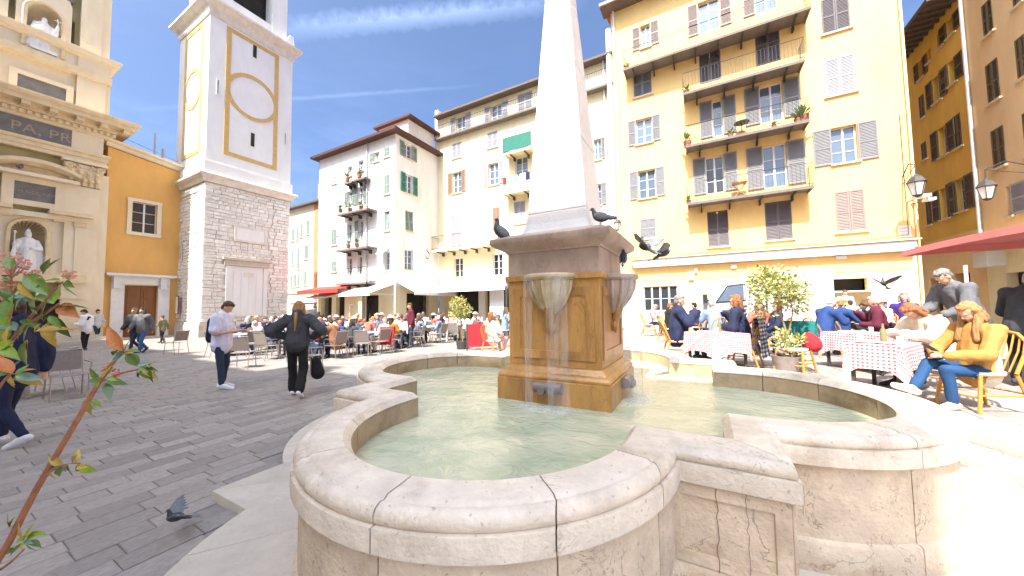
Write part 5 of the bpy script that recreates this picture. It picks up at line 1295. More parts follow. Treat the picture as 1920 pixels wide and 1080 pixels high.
# ------------------------------------------------------------------ people
def V3(*a): return Vector(a)
def make_pose(kind):
    """joints, facing +y. returns dict"""
    J = {}
    seated = kind.startswith('sit')
    hz = .50 if seated else .93
    lean, hp = 0.06, .15
    if kind == 'sit_table': lean, hp = .30, .45
    if kind == 'sit_back': lean, hp = -.12, .05
    if kind == 'sit_talk': lean, hp = .10, .1
    if kind == 'sit_cross': lean, hp = -.06, .66
    if kind == 'sit_bent': lean, hp = .42, .6
    if kind == 'stand_phone': lean, hp = .02, .65
    if kind == 'bend': lean, hp = .42, .3
    if kind in ('walk', 'walk2'): lean, hp = .06, .05
    P_ = V3(0, 0, hz); d = V3(0, math.sin(lean), math.cos(lean))
    J['pel'] = P_; J['chest'] = P_+d*.34; J['neck'] = P_+d*.53
    h = V3(0, math.sin(lean+hp*.7), math.cos(lean+hp*.7)); J['head'] = J['neck']+h*.17
    a = lean+hp; J['up'] = V3(0, math.sin(a), math.cos(a)); J['fw'] = V3(0, math.cos(a), -math.sin(a))
    for s, n in ((-1, 'L'), (1, 'R')):
        J['sh'+n] = P_+d*.48+V3(s*.185, 0, 0); J['hip'+n] = P_+V3(s*.095, 0, -.02)
    def leg(n, k, an, toe=None):
        J['kn'+n] = V3(*k); J['an'+n] = V3(*an); J['toe'+n] = V3(*(toe or (an[0]*1.1, an[1]+.17, an[2]-.055)))
    def arm(n, e, w_): J['el'+n] = V3(*e); J['wr'+n] = V3(*w_)
    if seated:
        leg('L', (-.13, .43, .49), (-.13, .40, .08)); leg('R', (.13, .43, .49), (.13, .47, .08))
        if kind == 'sit_cross':
            leg('R', (.06, .46, .56), (-.02, .72, .26), (-.05, .93, .30)); leg('L', (-.10, .42, .50), (-.08, .36, .09))
        if kind == 'sit_back': leg('L', (-.16, .42, .49), (-.2, .55, .08)); leg('R', (.16, .42, .49), (.12, .30, .08))
    elif kind == 'walk': leg('L', (-.10, .16, .50), (-.10, .22, .10), (-.11, .38, .08)); leg('R', (.10, .02, .48), (.10, -.30, .16), (.10, -.17, .04))
    elif kind == 'walk2': leg('L', (-.10, -.02, .48), (-.10, -.24, .13), (-.10, -.10, .04)); leg('R', (.10, .12, .50), (.10, .18, .10), (.11, .35, .06))
    elif kind == 'stand_phone': leg('L', (-.10, .03, .49), (-.11, -.04, .09)); leg('R', (.11, .06, .49), (.12, .10, .09))
    else: leg('L', (-.11, .03, .49), (-.12, 0, .09)); leg('R', (.11, .03, .49), (.12, .02, .09))
    if kind == 'sit_table': arm('L', (-.27, .24, .74), (-.12, .44, .80)); arm('R', (.27, .24, .74), (.10, .46, .80))
    elif kind == 'sit_back': arm('L', (-.26, .02, .72), (-.16, .22, .60)); arm('R', (.28, .0, .72), (.17, .24, .62))
    elif kind == 'sit_talk': arm('L', (-.26, .08, .70), (-.10, .30, .72)); arm('R', (.30, .16, .78), (.16, .34, .98))
    elif kind == 'sit_cross': arm('L', (-.26, .16, .70), (-.08, .40, .66)); arm('R', (.25, .18, .70), (.02, .42, .68))
    elif kind == 'sit_bent': arm('L', (-.28, .32, .74), (-.08, .54, .78)); arm('R', (.28, .30, .74), (.10, .54, .78))
    elif kind == 'stand_phone': arm('L', (-.25, .02, 1.10), (-.09, .30, 1.14)); arm('R', (.25, .02, 1.10), (.05, .33, 1.15))
    elif kind == 'walk': arm('L', (-.24, -.10, 1.14), (-.24, -.12, .90)); arm('R', (.24, .10, 1.14), (.22, .26, .95))
    elif kind == 'walk2': arm('L', (-.24, .06, 1.14), (-.18, .27, 1.10)); arm('R', (.24, -.08, 1.14), (.25, -.08, .88))
    elif kind == 'akimbo': arm('L', (-.42, -.06, 1.20), (-.22, .12, 1.08)); arm('R', (.42, -.06, 1.20), (.22, .12, 1.08))
    elif kind == 'bend': arm('L', (-.27, .30, 1.08), (-.18, .52, 1.0)); arm('R', (.27, .26, 1.10), (.16, .50, 1.02))
    else: arm('L', (-.24, .0, 1.14), (-.25, .10, .92)); arm('R', (.24, .02, 1.14), (.16, .26, 1.08))
    if kind == 'akimbo': leg('L', (-.10, .10, .50), (-.10, .12, .09)); leg('R', (.11, -.02, .48), (.12, -.26, .14), (.12, -.12, .04))
    return J
def hand(b, J, n, near, hold=False):
    w_ = J['wr'+n]; d = (w_-J['el'+n]).normalized(); s = -1 if n == 'L' else 1
    side = V3(-s, 0, 0); side = (side-d*side.dot(d)).normalized(); up = d.cross(side); up = up if up.z < 0 else -up
    b.cap(w_, w_+d*.075, .026, .036, .55, up, n=8)
    if not near: b.cap(w_+d*.07, w_+d*.14+up*.02, .032, .022, .6, up, n=8); return
    for k, L_ in enumerate((.072, .082, .076, .058)):
        o = side*(.027-.018*k)+d*.075+w_; m_ = o+d*(L_*.55)+up*.006; e = m_+d*(L_*.35)+up*(.03 if hold else .015)
        b.cap(o, m_, .0095, .009, n=6); b.cap(m_, e, .009, .0075, n=6)
    o = w_+d*.025+side*.030; m_ = o+d*.03+side*.022; b.cap(o, m_, .013, .010, n=6); b.cap(m_, m_+d*.03+side*.004+up*.008, .010, .008, n=6)
PM = dict(body='skin', hair='hair', top='white', legs='darkdenim')
def person_parts(kind, voxel, near=False, hair='short', sleeve='long', bulk=0, female=False, hold=False, hood=False, hat=False):
    J = make_pose(kind); out = {}
    b = MB(); up, fw = J['up'], J['fw']; h = J['head']; rt = V3(1, 0, 0)
    # head: cranium, face, jaw, nose, ears, brow
    def hs(c, r): # ellipsoid aligned to the head axes
        m_ = MB().sphere((0, 0, 0), r, 14 if near else 10); Mx = Matrix((rt, fw, up)).transposed()
        b.add([Mx @ Vector(v)+c for v in m_.v], m_.f)
    hs(h+up*.035-fw*.008, (.075, .092, .082)); hs(h-up*.03+fw*.018, (.060, .070, .078)); hs(h-up*.078+fw*.045, (.034, .034, .026))
    b.cap(h+fw*.088+up*.008, h+fw*.106-up*.022, .008, .013, n=6)
    for s in (-1, 1): hs(h+rt*(s*.076)-up*.01, (.012, .02, .031)); hs(h+rt*(s*.03)+fw*.083-up*.068, (.0, .0, .0)) if 0 else None
    b.cap(h+fw*.082-up*.052-rt*.018, h+fw*.082-up*.052+rt*.018, .009, .009, n=6)
    b.cap(h+fw*.078+up*.022-rt*.035, h+fw*.078+up*.022+rt*.035, .011, .011, n=6)
    b.cap(J['neck']-up*.05, h-up*.04-fw*.01, .056, .050)
    tor = 1-.08*female
    b.cap(J['chest']+(J['neck']-J['chest'])*.55, J['chest'], .12*tor, .135*tor, .72); b.cap(J['chest'], J['pel'], .13*tor, .125, .75)
    for n in 'LR':
        b.cap(J['sh'+n], J['el'+n], .046, .036); b.cap(J['el'+n], J['wr'+n], .037, .024); hand(b, J, n, near, hold)
        b.cap(J['hip'+n], J['kn'+n], .078, .05); b.cap(J['kn'+n], J['an'+n], .052, .036); b.cap(J['an'+n], J['toe'+n], .036, .03, .8)
    out['body'] = (b, voxel, M['skin'], 'body', 0, 1)
    # top
    t = MB(); k = .022+bulk; d = J['neck']-J['pel']
    t.cap(J['neck']-d*.10, J['chest'], .115*tor+k, .145*tor+k, .74); 
    hem = J['pel']-d.normalized()*(.04 if kind.startswith('sit') else .06)
    if kind == 'akimbo': hem = J['pel']+d*.12
    t.cap(J['chest'], hem, .142*tor+k, .158+k, .80 if kind.startswith('sit') else .84)
    for n in 'LR':
        t.cap(J['chest']+(J['sh'+n]-J['chest'])*.85, J['sh'+n], .07+k, .058+k)
        e = J['sh'+n]+(J['el'+n]-J['sh'+n])*(.75 if sleeve == 'short' else 1.0)
        t.cap(J['sh'+n], e, .058+k*.8, .046+k)
        if sleeve == 'long': t.cap(J['el'+n], J['el'+n]+(J['wr'+n]-J['el'+n])*.93, .044+k, .034+k*.7)
    if hood: t.cap(J['neck']-fw*.06-up*.06, J['neck']-fw*.09+up*.05, .11, .09, .7)
    out['shirt'] = (t, voxel*1.1, FAB['white'], 'top', .020 if near else .009, 2)
    # trousers
    g_ = MB(); 
    g_.cap(J['pel']+d*.08, J['pel']-V3(0, 0, .05), .125, .138, .8)
    for n in 'LR':
        wide = .02 if kind == 'akimbo' else 0
        g_.cap(J['hip'+n], J['kn'+n], .086, .066+wide*.6); g_.cap(J['kn'+n], J['an'+n]+(J['kn'+n]-J['an'+n])*.10, .064+wide*.6, .050+wide*1.6)
    out['trousers'] = (g_, voxel*1.1, FAB['darkdenim'], 'legs', .011 if near else .006, 3)
    # shoes
    for n in 'LR':
        s_ = MB(); a, c = J['an'+n], J['toe'+n]; dd = (c-a); dd.normalize()
        heel = a-dd*.05+V3(0, 0, -.035)
        s_.cap(heel, c+dd*.03-V3(0, 0, .0), .043, .038, .85); s_.cap(a, c, .046, .034, .9)
        out['shoe'+n] = (s_, max(.012, voxel*.8), FAB['white'] if near else FAB['charcoal'], 'shoe', 0, 1)
    # hair
    hr = MB()
    def hh(c, r):
        m_ = MB().sphere((0, 0, 0), r, 12); Mx = Matrix((rt, fw, up)).transposed(); hr.add([Mx @ Vector(v)+c for v in m_.v], m_.f)
    hh(h+up*.052-fw*.024, (.083, .092, .080)); hh(h+up*.09+fw*.012, (.066, .075, .042)); hh(h-fw*.052-up*.01, (.072, .052, .075))
    if hair in ('bob', 'long'):
        for s in (-1, 1): hr.cap(h+rt*(s*.075)+up*.03-fw*.01, h+rt*(s*.088)-up*.10+fw*.0, .035, .032)
        hr.cap(h-fw*.06, h-fw*.07-up*.13, .085, .07, .6)
    if hair == 'long':
        q = V3(0, 0, -1); hr.cap(h-fw*.06-up*.05, h-fw*.11+q*.32, .08, .06, .5)
        for s in (-1, 1): hr.cap(h+rt*(s*.08)-up*.03, h+rt*(s*.09)+q*.30+fw*.05, .04, .035)
    if hair == 'bun': hh(h+up*.13-fw*.05, (.04, .04, .038))
    out['hair'] = (hr, max(.010, voxel*.7), HAIR['brown'], 'hair', .014 if near else .008, 4)
    if hat:
        ht = MB(); ht.lathe([(0, .12), (.05, .125), (.085, .10), (.092, .055), (.15, .045), (.15, .04), (.088, .035)], 16)
        Mx = Matrix((rt, fw, up)).transposed(); ht.v = [tuple(Mx @ Vector(v)+h+up*.02) for v in ht.v]; out['hat'] = ht
    return out
PCOUNT = [0]
def build_person(kind, loc, rz, label, top='white', legs='darkdenim', hairc='brown', shoe='charcoal', skin=None, voxel=.024, group=None, scale=1.0, **kw):
    t = thing('person', label, 'person', loc, rz, group); t.scale = (scale,)*3
    pp = person_parts(kind, voxel, **kw)
    for n, d in pp.items():
        if n == 'hat': o = d.build('hat', FAB['cream'], t, smooth=True); o['slot'] = 'hat'; continue
        mb_, vx, mt, slot, noise, seed = d
        mt = {'body': M[skin or 'skin'], 'top': FAB[top], 'legs': FAB[legs], 'shoe': FAB[shoe], 'hair': HAIR[hairc]}[slot]
        o = remesh({'shoeL': 'shoe', 'shoeR': 'shoe'}.get(n, n), mb_, vx, mt, t, smooth=2 if n != 'body' else 1, noise=noise, nsc=13, seed=seed*3.1+len(kind), nstr=(1, 1, .5) if n != 'hair' else (4.5, 4.5, .5))
        o['slot'] = slot
    return t
def dup_person(src, loc, rz, label, top, legs, hairc, shoe='charcoal', skin='skin', group=None, scale=1.0):
    c = copy_tree(src, None, {'top': FAB[top], 'legs': FAB[legs], 'hair': HAIR[hairc], 'shoe': FAB[shoe], 'body': M[skin]})
    c.location = loc; c.rotation_euler = (0, 0, rz); c.scale = (scale,)*3; c['label'] = label
    if group: c['group'] = group
    elif 'group' in c: del c['group']
    return c
def gpt(x, y, z=None):
    """ground point under a photo pixel, following the surface"""
    zz_ = 0
    for _ in range(12):
        p = onz(x, y, zz_); zz_ = tz(p.x, p.y)
    return Vector((p.x, p.y, zz_))
def face_px(dx, p):
    """rotation so that local +y points to the right (dx>0) or left of the picture"""
    v = CR*dx; return math.atan2(-v.x, v.y)
RIGHTWARD = math.atan2(-CR.x, CR.y); LEFTWARD = RIGHTWARD+math.pi; AWAY = math.atan2(-CF.x, CF.y); TOWARD = AWAY+math.pi
# --- man in the white shirt reading his phone
p = gpt(413, 729)
man = build_person('stand_phone', p, RIGHTWARD+.15, 'man in white short-sleeved shirt and dark jeans looking down at the phone in his hands', 'palelilac', 'darkdenim', 'brown', 'white', voxel=.011, near=True, sleeve='short', hold=True, bulk=.018, scale=1.03)
bp = MB(); J = make_pose('stand_phone'); bp.cap((0, -.20, 1.05), (0, -.19, 1.36), .12, .11, .6)
o = remesh('backpack', bp, .015, FAB['navy'], None, noise=.01); o.location = p; o.rotation_euler = (0, 0, RIGHTWARD+.15); tag(o, 'dark backpack on the back of the man in the white shirt', 'backpack')
ph = MB().box(-.037, .037, -.005, .005, -.075, .075); o = ph.build('phone', FAB['charcoal'], None)
o.matrix_world = man.matrix_basis @ Matrix.Translation((-.02, .44, 1.20)) @ Matrix.Rotation(R(-50), 4, 'X'); tag(o, 'dark phone held by the man in the white shirt', 'phone')
# --- woman in black with elbows out
p = gpt(556, 744)
wo_ = build_person('akimbo', p, AWAY+.25, 'woman with blond ponytail, grey cropped jacket and wide black trousers walking away', 'charcoal', 'black', 'blond', 'white', voxel=.012, near=True, hair='bob', hood=True, bulk=.03, female=True, scale=1.0)
b_ = MB(); b_.cap((.30, .05, .62), (.33, .06, .40), .09, .12, .6); o = remesh('handbag', b_, .012, FAB['black'], None, noise=.008)
o.location = p; o.rotation_euler = (0, 0, AWAY+.25); tag(o, 'black bag hanging beside the woman in black trousers', 'handbag')
pt = MB(); pt.cap((0, -.10, 1.52), (.0, -.14, 1.22), .035, .015); o = remesh('ponytail', pt, .01, HAIR['blond'], wo_, noise=.006)
# --- strollers in the left distance
pw1 = build_person('walk', gpt(252, 662), TOWARD-.1, 'woman in open dark jacket over white top walking beside the church door', 'charcoal', 'darkdenim', 'brown', voxel=.018, hair='long', bulk=.03, female=True)
pw2 = build_person('stand_phone', gpt(160, 657), LEFTWARD+.3, 'standing man in black vest over white sleeves holding a tablet before the church', 'white', 'black', 'darkbrown', voxel=.018, bulk=.015)
v_ = MB(); J = make_pose('stand_phone'); v_.cap(J['neck']-V3(0, 0, .06), J['chest'], .15, .18, .76); v_.cap(J['chest'], J['pel'], .18, .18, .8); remesh('vest', v_, .018, FAB['navy'], pw2, noise=.008)
dup_person(pw1, gpt(266, 662), TOWARD+.1, 'woman in grey jacket and pale jeans just behind the woman in the open dark jacket', 'grey', 'denim', 'darkbrown')
st0 = build_person('stand', gpt(590, 640), TOWARD, 'waiter in dark shirt standing at the far left of the café terrace', 'charcoal', 'black', 'black', voxel=.024)
wk2 = build_person('walk2', gpt(180, 640), RIGHTWARD, 'woman in pale grey blouse walking to the church door with a white bag', 'lightgrey', 'darkdenim', 'darkbrown', voxel=.022, female=True, hair='bun')
dup_person(wk2, gpt(304, 644), LEFTWARD, 'child in olive shirt walking past the tower corner', 'olive', 'black', 'brown', scale=.8)
# man striding in at the left edge
p = gpt(16, 838)
build_person('walk2', p, LEFTWARD+.2, 'person in navy coat and dark trousers with white shoes striding at the left edge', 'navy', 'navy', 'darkbrown', 'white', voxel=.012, near=True, bulk=.02, hood=True)
# --- waiter with apron in the middle
p = gpt(771, 652)
dup_person(st0, p, LEFTWARD+.6, 'waiter in dark red top and blue jeans standing among the café tables', 'burgundy', 'darkdenim', 'brown', 'charcoal', scale=1.02)
# ------------------------------------------------------------------ cafe furniture prototypes
def cafe_chair(name='cafe_chair', label='', group=None):
    t = thing(name, label, 'chair', (0, 0, 0), 0, group)
    s_ = MB().box(-.21, .21, -.20, .22, .43, .445); s_.build('seat', M['textil'], t)
    b = MB(); b.add([(-.20, -.21, .50), (.20, -.21, .50), (.20, -.30, .86), (-.20, -.30, .86), (-.20, -.218, .50), (.20, -.218, .50), (.20, -.308, .86), (-.20, -.308, .86)], [(0,1,2,3),(7,6,5,4),(0,3,7,4),(1,5,6,2),(3,2,6,7),(0,4,5,1)]); b.build('backrest', M['textil'], t)
    for s in (-1, 1):
        MB().tube([(s*.23, .24, 0), (s*.22, .20, .44)], .012, 5).build('leg', M['alu'], t)
        MB().tube([(s*.23, -.30, 0), (s*.22, -.20, .44), (s*.215, -.31, .88)], .012, 5).build('leg', M['alu'], t)
        MB().tube([(s*.24, .20, .44), (s*.25, .20, .64), (s*.24, -.26, .66)], .011, 5).build('armrest', M['alu'], t)
    MB().tube([(-.215, -.31, .88), (.215, -.31, .88)], .012, 5).tube([(-.22, .22, .435), (.22, .22, .435)], .011, 5).tube([(-.22, -.20, .435), (.22, -.20, .435)], .011, 5).build('crossbar', M['alu'], t)
    return t
def cafe_table(label='', group=None):
    t = thing('cafe_table', label, 'table', (0, 0, 0), 0, group)
    MB().box(-.35, .35, -.35, .35, .715, .74).build('tabletop', M['tabletop'], t)
    MB().tube([(0, 0, .03), (0, 0, .715)], .03, 8).box(-.22, .22, -.03, .03, .0, .03).box(-.03, .03, -.22, .22, .0, .03).build('pedestal_leg', M['alu'], t)
    tp = MB()
    for k in range(3): a = k*2.1+.4; tp.lathe([(0, .742), (.09, .745), (.11, .755)], 12, (.17*math.cos(a), .17*math.sin(a), 0))
    tp.build('plates', M['plate'], t); 
    gl = MB(); [gl.lathe([(.03, .742), (.036, .86), (.03, .86), (.025, .75)], 8, (x, y, 0)) for x, y in ((.05, .27), (-.25, .02))]; gl.build('glasses', M['lampglass'], t)
    return t
ORD = ['first', 'second', 'third', 'fourth', 'fifth', 'sixth', 'seventh', 'eighth', 'ninth', 'tenth', 'eleventh', 'twelfth', 'thirteenth', 'fourteenth', 'fifteenth', 'sixteenth', 'seventeenth', 'eighteenth', 'nineteenth', 'twentieth', 'twenty-first', 'twenty-second', 'twenty-third', 'twenty-fourth', 'twenty-fifth', 'twenty-sixth']+[a+'-'+b for a in ('twenty',) for b in ('seventh', 'eighth', 'ninth')]+['thirtieth']+['thirty-'+b for b in ('first', 'second', 'third', 'fourth', 'fifth', 'sixth', 'seventh', 'eighth', 'ninth')]+['fortieth']+['forty-'+b for b in ('first', 'second', 'third', 'fourth')]
chair0 = cafe_chair(); table0 = cafe_table()
sit = {k: build_person(k, (0, 0, -50), 0, 'seated guest', voxel=.026, hair=h, female=f, bulk=bk, hat=ht) for k, h, f, bk, ht in (('sit_table', 'short', False, .01, False), ('sit_back', 'bob', True, .0, False), ('sit_talk', 'short', False, .02, False))}
sit['long'] = build_person('sit_talk', (0, 0, -50), 0, 'seated guest', voxel=.026, hair='long', female=True)
sit['hat'] = build_person('sit_back', (0, 0, -50), 0, 'seated guest', voxel=.026, hair='bob', female=True, hat=True)
rg = random.Random(11)
TOPS = ['white', 'white', 'white', 'lightgrey', 'pink', 'coral', 'navy', 'skyblue', 'lilac', 'cream', 'beige', 'red', 'charcoal', 'white', 'blue', 'burgundy', 'lilac', 'orange', 'palelilac', 'brown']
LEGS = ['darkdenim', 'denim', 'black', 'beige', 'skyblue', 'navy', 'grey']
HRS = ['brown', 'darkbrown', 'grey', 'white', 'blond', 'black', 'brown', 'red']
COLN = dict(palelilac='pale lilac', lightgrey='light grey', skyblue='sky blue')
rowsL = [  # (name, list of table centres)
    ('front café row', [(-14.6, 6.2), (-12.4, 6.6), (-11.0, 6.9), (-10.6, 8.4), (-10.7, 10.1), (-10.9, 11.9)]),
    ('second café row', [(-17.6, 7.4), (-15.6, 7.9), (-13.8, 8.3), (-12.6, 8.9), (-12.4, 10.6), (-12.5, 12.3), (-10.4, 13.5)]),
    ('third café row', [(-19.6, 9.2), (-17.4, 9.7), (-15.8, 10.0), (-14.6, 10.7), (-14.3, 12.2), (-14.2, 13.6), (-12.0, 14.2)]),
    ('back café row', [(-21.5, 11.4), (-19.8, 12.0), (-18.1, 12.4), (-16.5, 12.9), (-16.2, 14.2), (-8.8, 15.2), (-10.8, 16.0), (-13.5, 16.6), (-15.2, 17.0), (-7.4, 16.5)])]
USED = [False, False]
GP = 'guests seated at the café tables'; GC = 'grey café chairs on the square'; GT = 'white-topped café tables on the square'
for rn, cs in rowsL:
    ppl = []; chs = []; tbs = []
    for (x, y) in cs:
        if 'front' not in rn: x += rg.uniform(-.2, .2); y += rg.uniform(-.2, .2)
        z = tz(x, y); a0 = rg.uniform(-.3, .3)
        tbs.append((x, y, z, a0))
        for k in range(4):
            a = a0+k*math.pi/2; cx, cy = x+.68*math.cos(a), y+.68*math.sin(a)
            rz_ = a+math.pi/2+rg.uniform(-.15, .15)    # local +y looks back at the table
            chs.append((cx, cy, z, rz_))
            if rg.random() < .80: ppl.append((cx, cy, z, rz_))
    key = lambda q: pr((q[0], q[1], 1))[0]
    for lst, what in ((tbs, 't'), (chs, 'c'), (ppl, 'p')):
        lst.sort(key=key)
        for i, (x, y, z, rz_) in enumerate(lst):
            od = ORD[i] if i < len(ORD) else 'number %d' % (i+1)
            if what == 't':
                o = copy_tree(table0); o['label'] = 'small white café table with plates, %s from left in the %s' % (od, rn); o['group'] = GT
                o.location = (x, y, z); o.rotation_euler = (0, 0, rz_)
            elif what == 'c':
                o = copy_tree(chair0); o['label'] = 'grey café chair, %s from left in the %s' % (od, rn); o['group'] = GC
                o.location = (x, y, z); o.rotation_euler = (0, 0, rz_)
            else:
                kk = rg.choice(['sit_table', 'sit_back', 'sit_talk', 'sit_table', 'long', 'hat'] if i % 3 else ['sit_table', 'long', 'sit_talk'])
                tc_, lc, hc = rg.choice(TOPS), rg.choice(LEGS), rg.choice(HRS)
                dup_person(sit[kk], (x+.02*math.sin(rz_), y, z-.02), rz_, 'guest in %s top%s, %s from left in the %s' % (COLN.get(tc_, tc_), ' and pale hat' if kk == 'hat' else ', %s hair' % hc, od, rn), tc_, lc, hc, group=GP, skin=rg.choice(['skin', 'skin', 'skintan']), scale=rg.uniform(.95, 1.03))
for t_ in (chair0, table0):
    for c_ in list(t_.children): bpy.data.objects.remove(c_)
    bpy.data.objects.remove(t_)
SITKEEP = sit
# clothes hung over chairs in the front row
def drape(loc, rz, fab, label, w_=.26, drop=.5, top_z=.9):
    m = MB(); n_, k_ = 16, 8; th = .05
    for side in (0, 1):
        for i in range(n_+1):
            for j in range(k_+1):
                u = -w_+2*w_*i/n_; v = j/k_
                f = .025*math.sin(i*1.3+side*2)*v+.02*math.sin(i*2.9)*v
                m.v.append((u*(1-.15*v), (-.34 if side else -.27)-(f+.05*v)*(1 if side else -.3), top_z-v*drop*(1 if side else .5)-.02*math.cos(i*.9)*v))
        b0 = side*(n_+1)*(k_+1)
        for i in range(n_):
            for j in range(k_): a = b0+i*(k_+1)+j; m.f.append((a, a+1, a+k_+2, a+k_+1)); m.m.append(0)
    b0 = (n_+1)*(k_+1)
    for i in range(n_): m.f.append((i*(k_+1), (i+1)*(k_+1), b0+(i+1)*(k_+1), b0+i*(k_+1))); m.m.append(0)
    o = m.build('coat', fab, None, smooth=True, loc=loc); o.rotation_euler = (0, 0, rz); return tag(o, label, 'coat')
q = gpt(735, 662)
# ------------------------------------------------------------------ chairs at the left edge
def one_chair(x, y, rz, label): 
    c = cafe_chair('cafe_chair', label); c.location = gpt(x, y); c.rotation_euler = (0, 0, rz); return c
one_chair(125, 746, RIGHTWARD-.5, 'empty brown textile café chair at the far left behind the branch')
one_chair(90, 735, RIGHTWARD-2.5, 'brown café chair behind the empty one at the far left')
t_ = cafe_table('white café table between the chairs at the far left'); t_.location = gpt(50, 745)
one_chair(330, 664, RIGHTWARD+2.9, 'empty grey café chair nearest the tower corner at the left end')
one_chair(455, 690, AWAY+.3, 'empty grey café chair behind the man in the white shirt')
one_chair(578, 700, AWAY-.4, 'empty grey café chair behind the woman in black')
one_chair(680, 668, AWAY+.2, 'grey café chair with blue cloth nearest the fountain')
c_ = one_chair(735, 660, AWAY-.2, 'grey café chair with a red jacket over its back'); drape(c_.location, AWAY-.2, FAB['red'], 'bright red jacket hung over a café chair back', .28, .62, .93)
c_ = one_chair(620, 668, AWAY+.2, 'grey café chair with a grey coat over its back'); drape(c_.location, AWAY+.2, FAB['grey'], 'grey coat hung over a café chair back', .27, .6, .92)
dup_person(sit['sit_table'], gpt(738, 650)+Vector((0, 0, 0)), AWAY-.3, 'seated man in white shirt and blue cap in front of the red jacket', 'white', 'navy', 'grey')
# ------------------------------------------------------------------ bistro terrace on the right
def bistro_chair(loc, rz, label, group='orange rattan bistro chairs'):
    t = thing('bistro_chair', label, 'chair', loc, rz, group)
    MB().prism([(.22*math.cos(a), .02+.21*math.sin(a)) for a in [2*math.pi*k/16 for k in range(16)]], .43, .455).build('seat', M['tabletop'], t)
    for s in (-1, 1):
        MB().tube([(s*.22, .24, 0), (s*.19, .17, .43)], .018, 7).build('leg', M['wicker'], t, smooth=True)
        MB().tube([(s*.22, -.30, 0), (s*.19, -.18, .43)], .018, 7).build('leg', M['wicker'], t, smooth=True)
    MB().tube([(.20, -.17, .44), (.21, -.25, .66), (.18, -.31, .80), (.09, -.34, .88), (0, -.345, .90), (-.09, -.34, .88), (-.18, -.31, .80), (-.21, -.25, .66), (-.20, -.17, .44)], .017, 7).build('back_frame', M['wicker'], t, smooth=True)
    for k in range(5):
        x = -.13+.065*k; MB().tube([(x*.9, -.19, .45), (x, -.28, .68), (x*.9, -.335, .87)], .009, 5).build('back_slat', M['wicker'], t)
    st = MB(); 
    for a, b in (((-.21, .21, .17), (.21, .21, .17)), ((-.21, -.26, .22), (.21, -.26, .22)), ((-.21, .21, .20), (-.21, -.26, .20)), ((.21, .21, .20), (.21, -.26, .20))): st.tube([a, b], .011, 6)
    st.build('stretcher', M['wicker'], t)
    MB().tube([(.20*math.cos(a), .02+.20*math.sin(a), .425) for a in [2*math.pi*k/16 for k in range(17)]], .018, 6).build('seat_rim', M['wicker'], t, smooth=True)
    return t
BZ = .316
def bistro_table(x0, y0, ux, L_, W_, label, drop=.32, seed=0):
    """rectangular table with hanging gingham cloth; ux = direction of the long side"""
    u = Vector((math.cos(ux), math.sin(ux), 0)); v = Vector((-u.y, u.x, 0)); r = random.Random(seed)
    t = thing('bistro_table', label+' table frame', 'table', (x0, y0, BZ), ux, None)
    MB().box(0.02, L_-.02, .02, W_-.02, .70, .73).build('tabletop', M['wicker'], t)
    for a in (.06, L_-.06):
        for b in (.06, W_-.06): MB().box(a-.02, a+.02, b-.02, b+.02, 0, .70).build('leg', M['iron'], t)
    n_ = 40; mb = MB(); uv = []
    cs = [(0, 0), (L_, 0), (L_, W_), (0, W_)]
    per = []
    for k in range(4):
        a, b = cs[k], cs[(k+1) % 4]; m_ = max(6, int(math.dist(a, b)/.05))
        for i in range(m_): per.append((a[0]+(b[0]-a[0])*i/m_, a[1]+(b[1]-a[1])*i/m_, k, i/m_))
    N_ = len(per); rows_ = 6
    cen = (L_/2, W_/2)
    for j in range(rows_+1):
        for i, (px_, py_, k, f) in enumerate(per):
            s = j/rows_; corner = min(f, 1-f); dz = drop*s*(1+.55*math.exp(-corner*9)); o = .012+.035*s+.022*math.sin(i*.9+seed)*s
            nx, ny = ((0, -1), (1, 0), (0, 1), (-1, 0))[k]
            if f < .02: nx, ny = nx*.7+((0, -1), (1, 0), (0, 1), (-1, 0))[k-1][0]*.7, ny*.7+((0, -1), (1, 0), (0, 1), (-1, 0))[k-1][1]*.7
            mb.v.append((px_+nx*o, py_+ny*o, .742-dz)); uv.append((px_+nx*dz, py_+ny*dz))
    for j in range(rows_):
        for i in range(N_): i2 = (i+1) % N_; mb.f.append((j*N_+i, (j+1)*N_+i, (j+1)*N_+i2, j*N_+i2)); mb.m.append(0)
    mb.f.append(tuple(range(N_))); mb.m.append(0)
    me = mb.mesh('tablecloth'); me.materials.append(M['gingham']); ul = me.uv_layers.new(name='uv')
    for lp in me.loops: ul.data[lp.index].uv = uv[lp.vertex_index]
    me.polygons.foreach_set('use_smooth', [True]*len(me.polygons)); me.set_sharp_from_angle(angle=R(40))
    o = link('tablecloth', me, None, (x0, y0, BZ), ux); o.scale = (1, 1, .92); t.scale = (1, 1, .92); tag(o, label+' cloth', 'tablecloth'); return t
def P3(x, y, z=BZ+.68): return onz(x, y, z)
def table_px(a, b, w_, label, drop=.32, seed=0):
    """near-left top corner a, near-right top corner b in pixels"""
    A, B = P3(*a), P3(*b); d = B-A; ang = math.atan2(d.y, d.x)
    return bistro_table(A.x, A.y, ang, d.length, w_, label, drop, seed), A, B, ang
TH = .92
t1 = table_px((1284, 622), (1343, 628), .75, 'small pale red gingham bistro', .38, 1)
t2 = table_px((1540, 622), (1650, 630), .8, 'left half of the long red gingham bistro', .34, 2)
t3 = table_px((1583, 644), (1691, 651), .95, 'right half of the long red gingham bistro', .34, 3)
t4 = table_px((1420, 592), (1462, 598), .8, 'far pink gingham bistro behind the shrub', .32, 4)
t5 = table_px((1500, 600), (1560, 604), .8, 'far gingham bistro in front of the striped shirt', .32, 5)
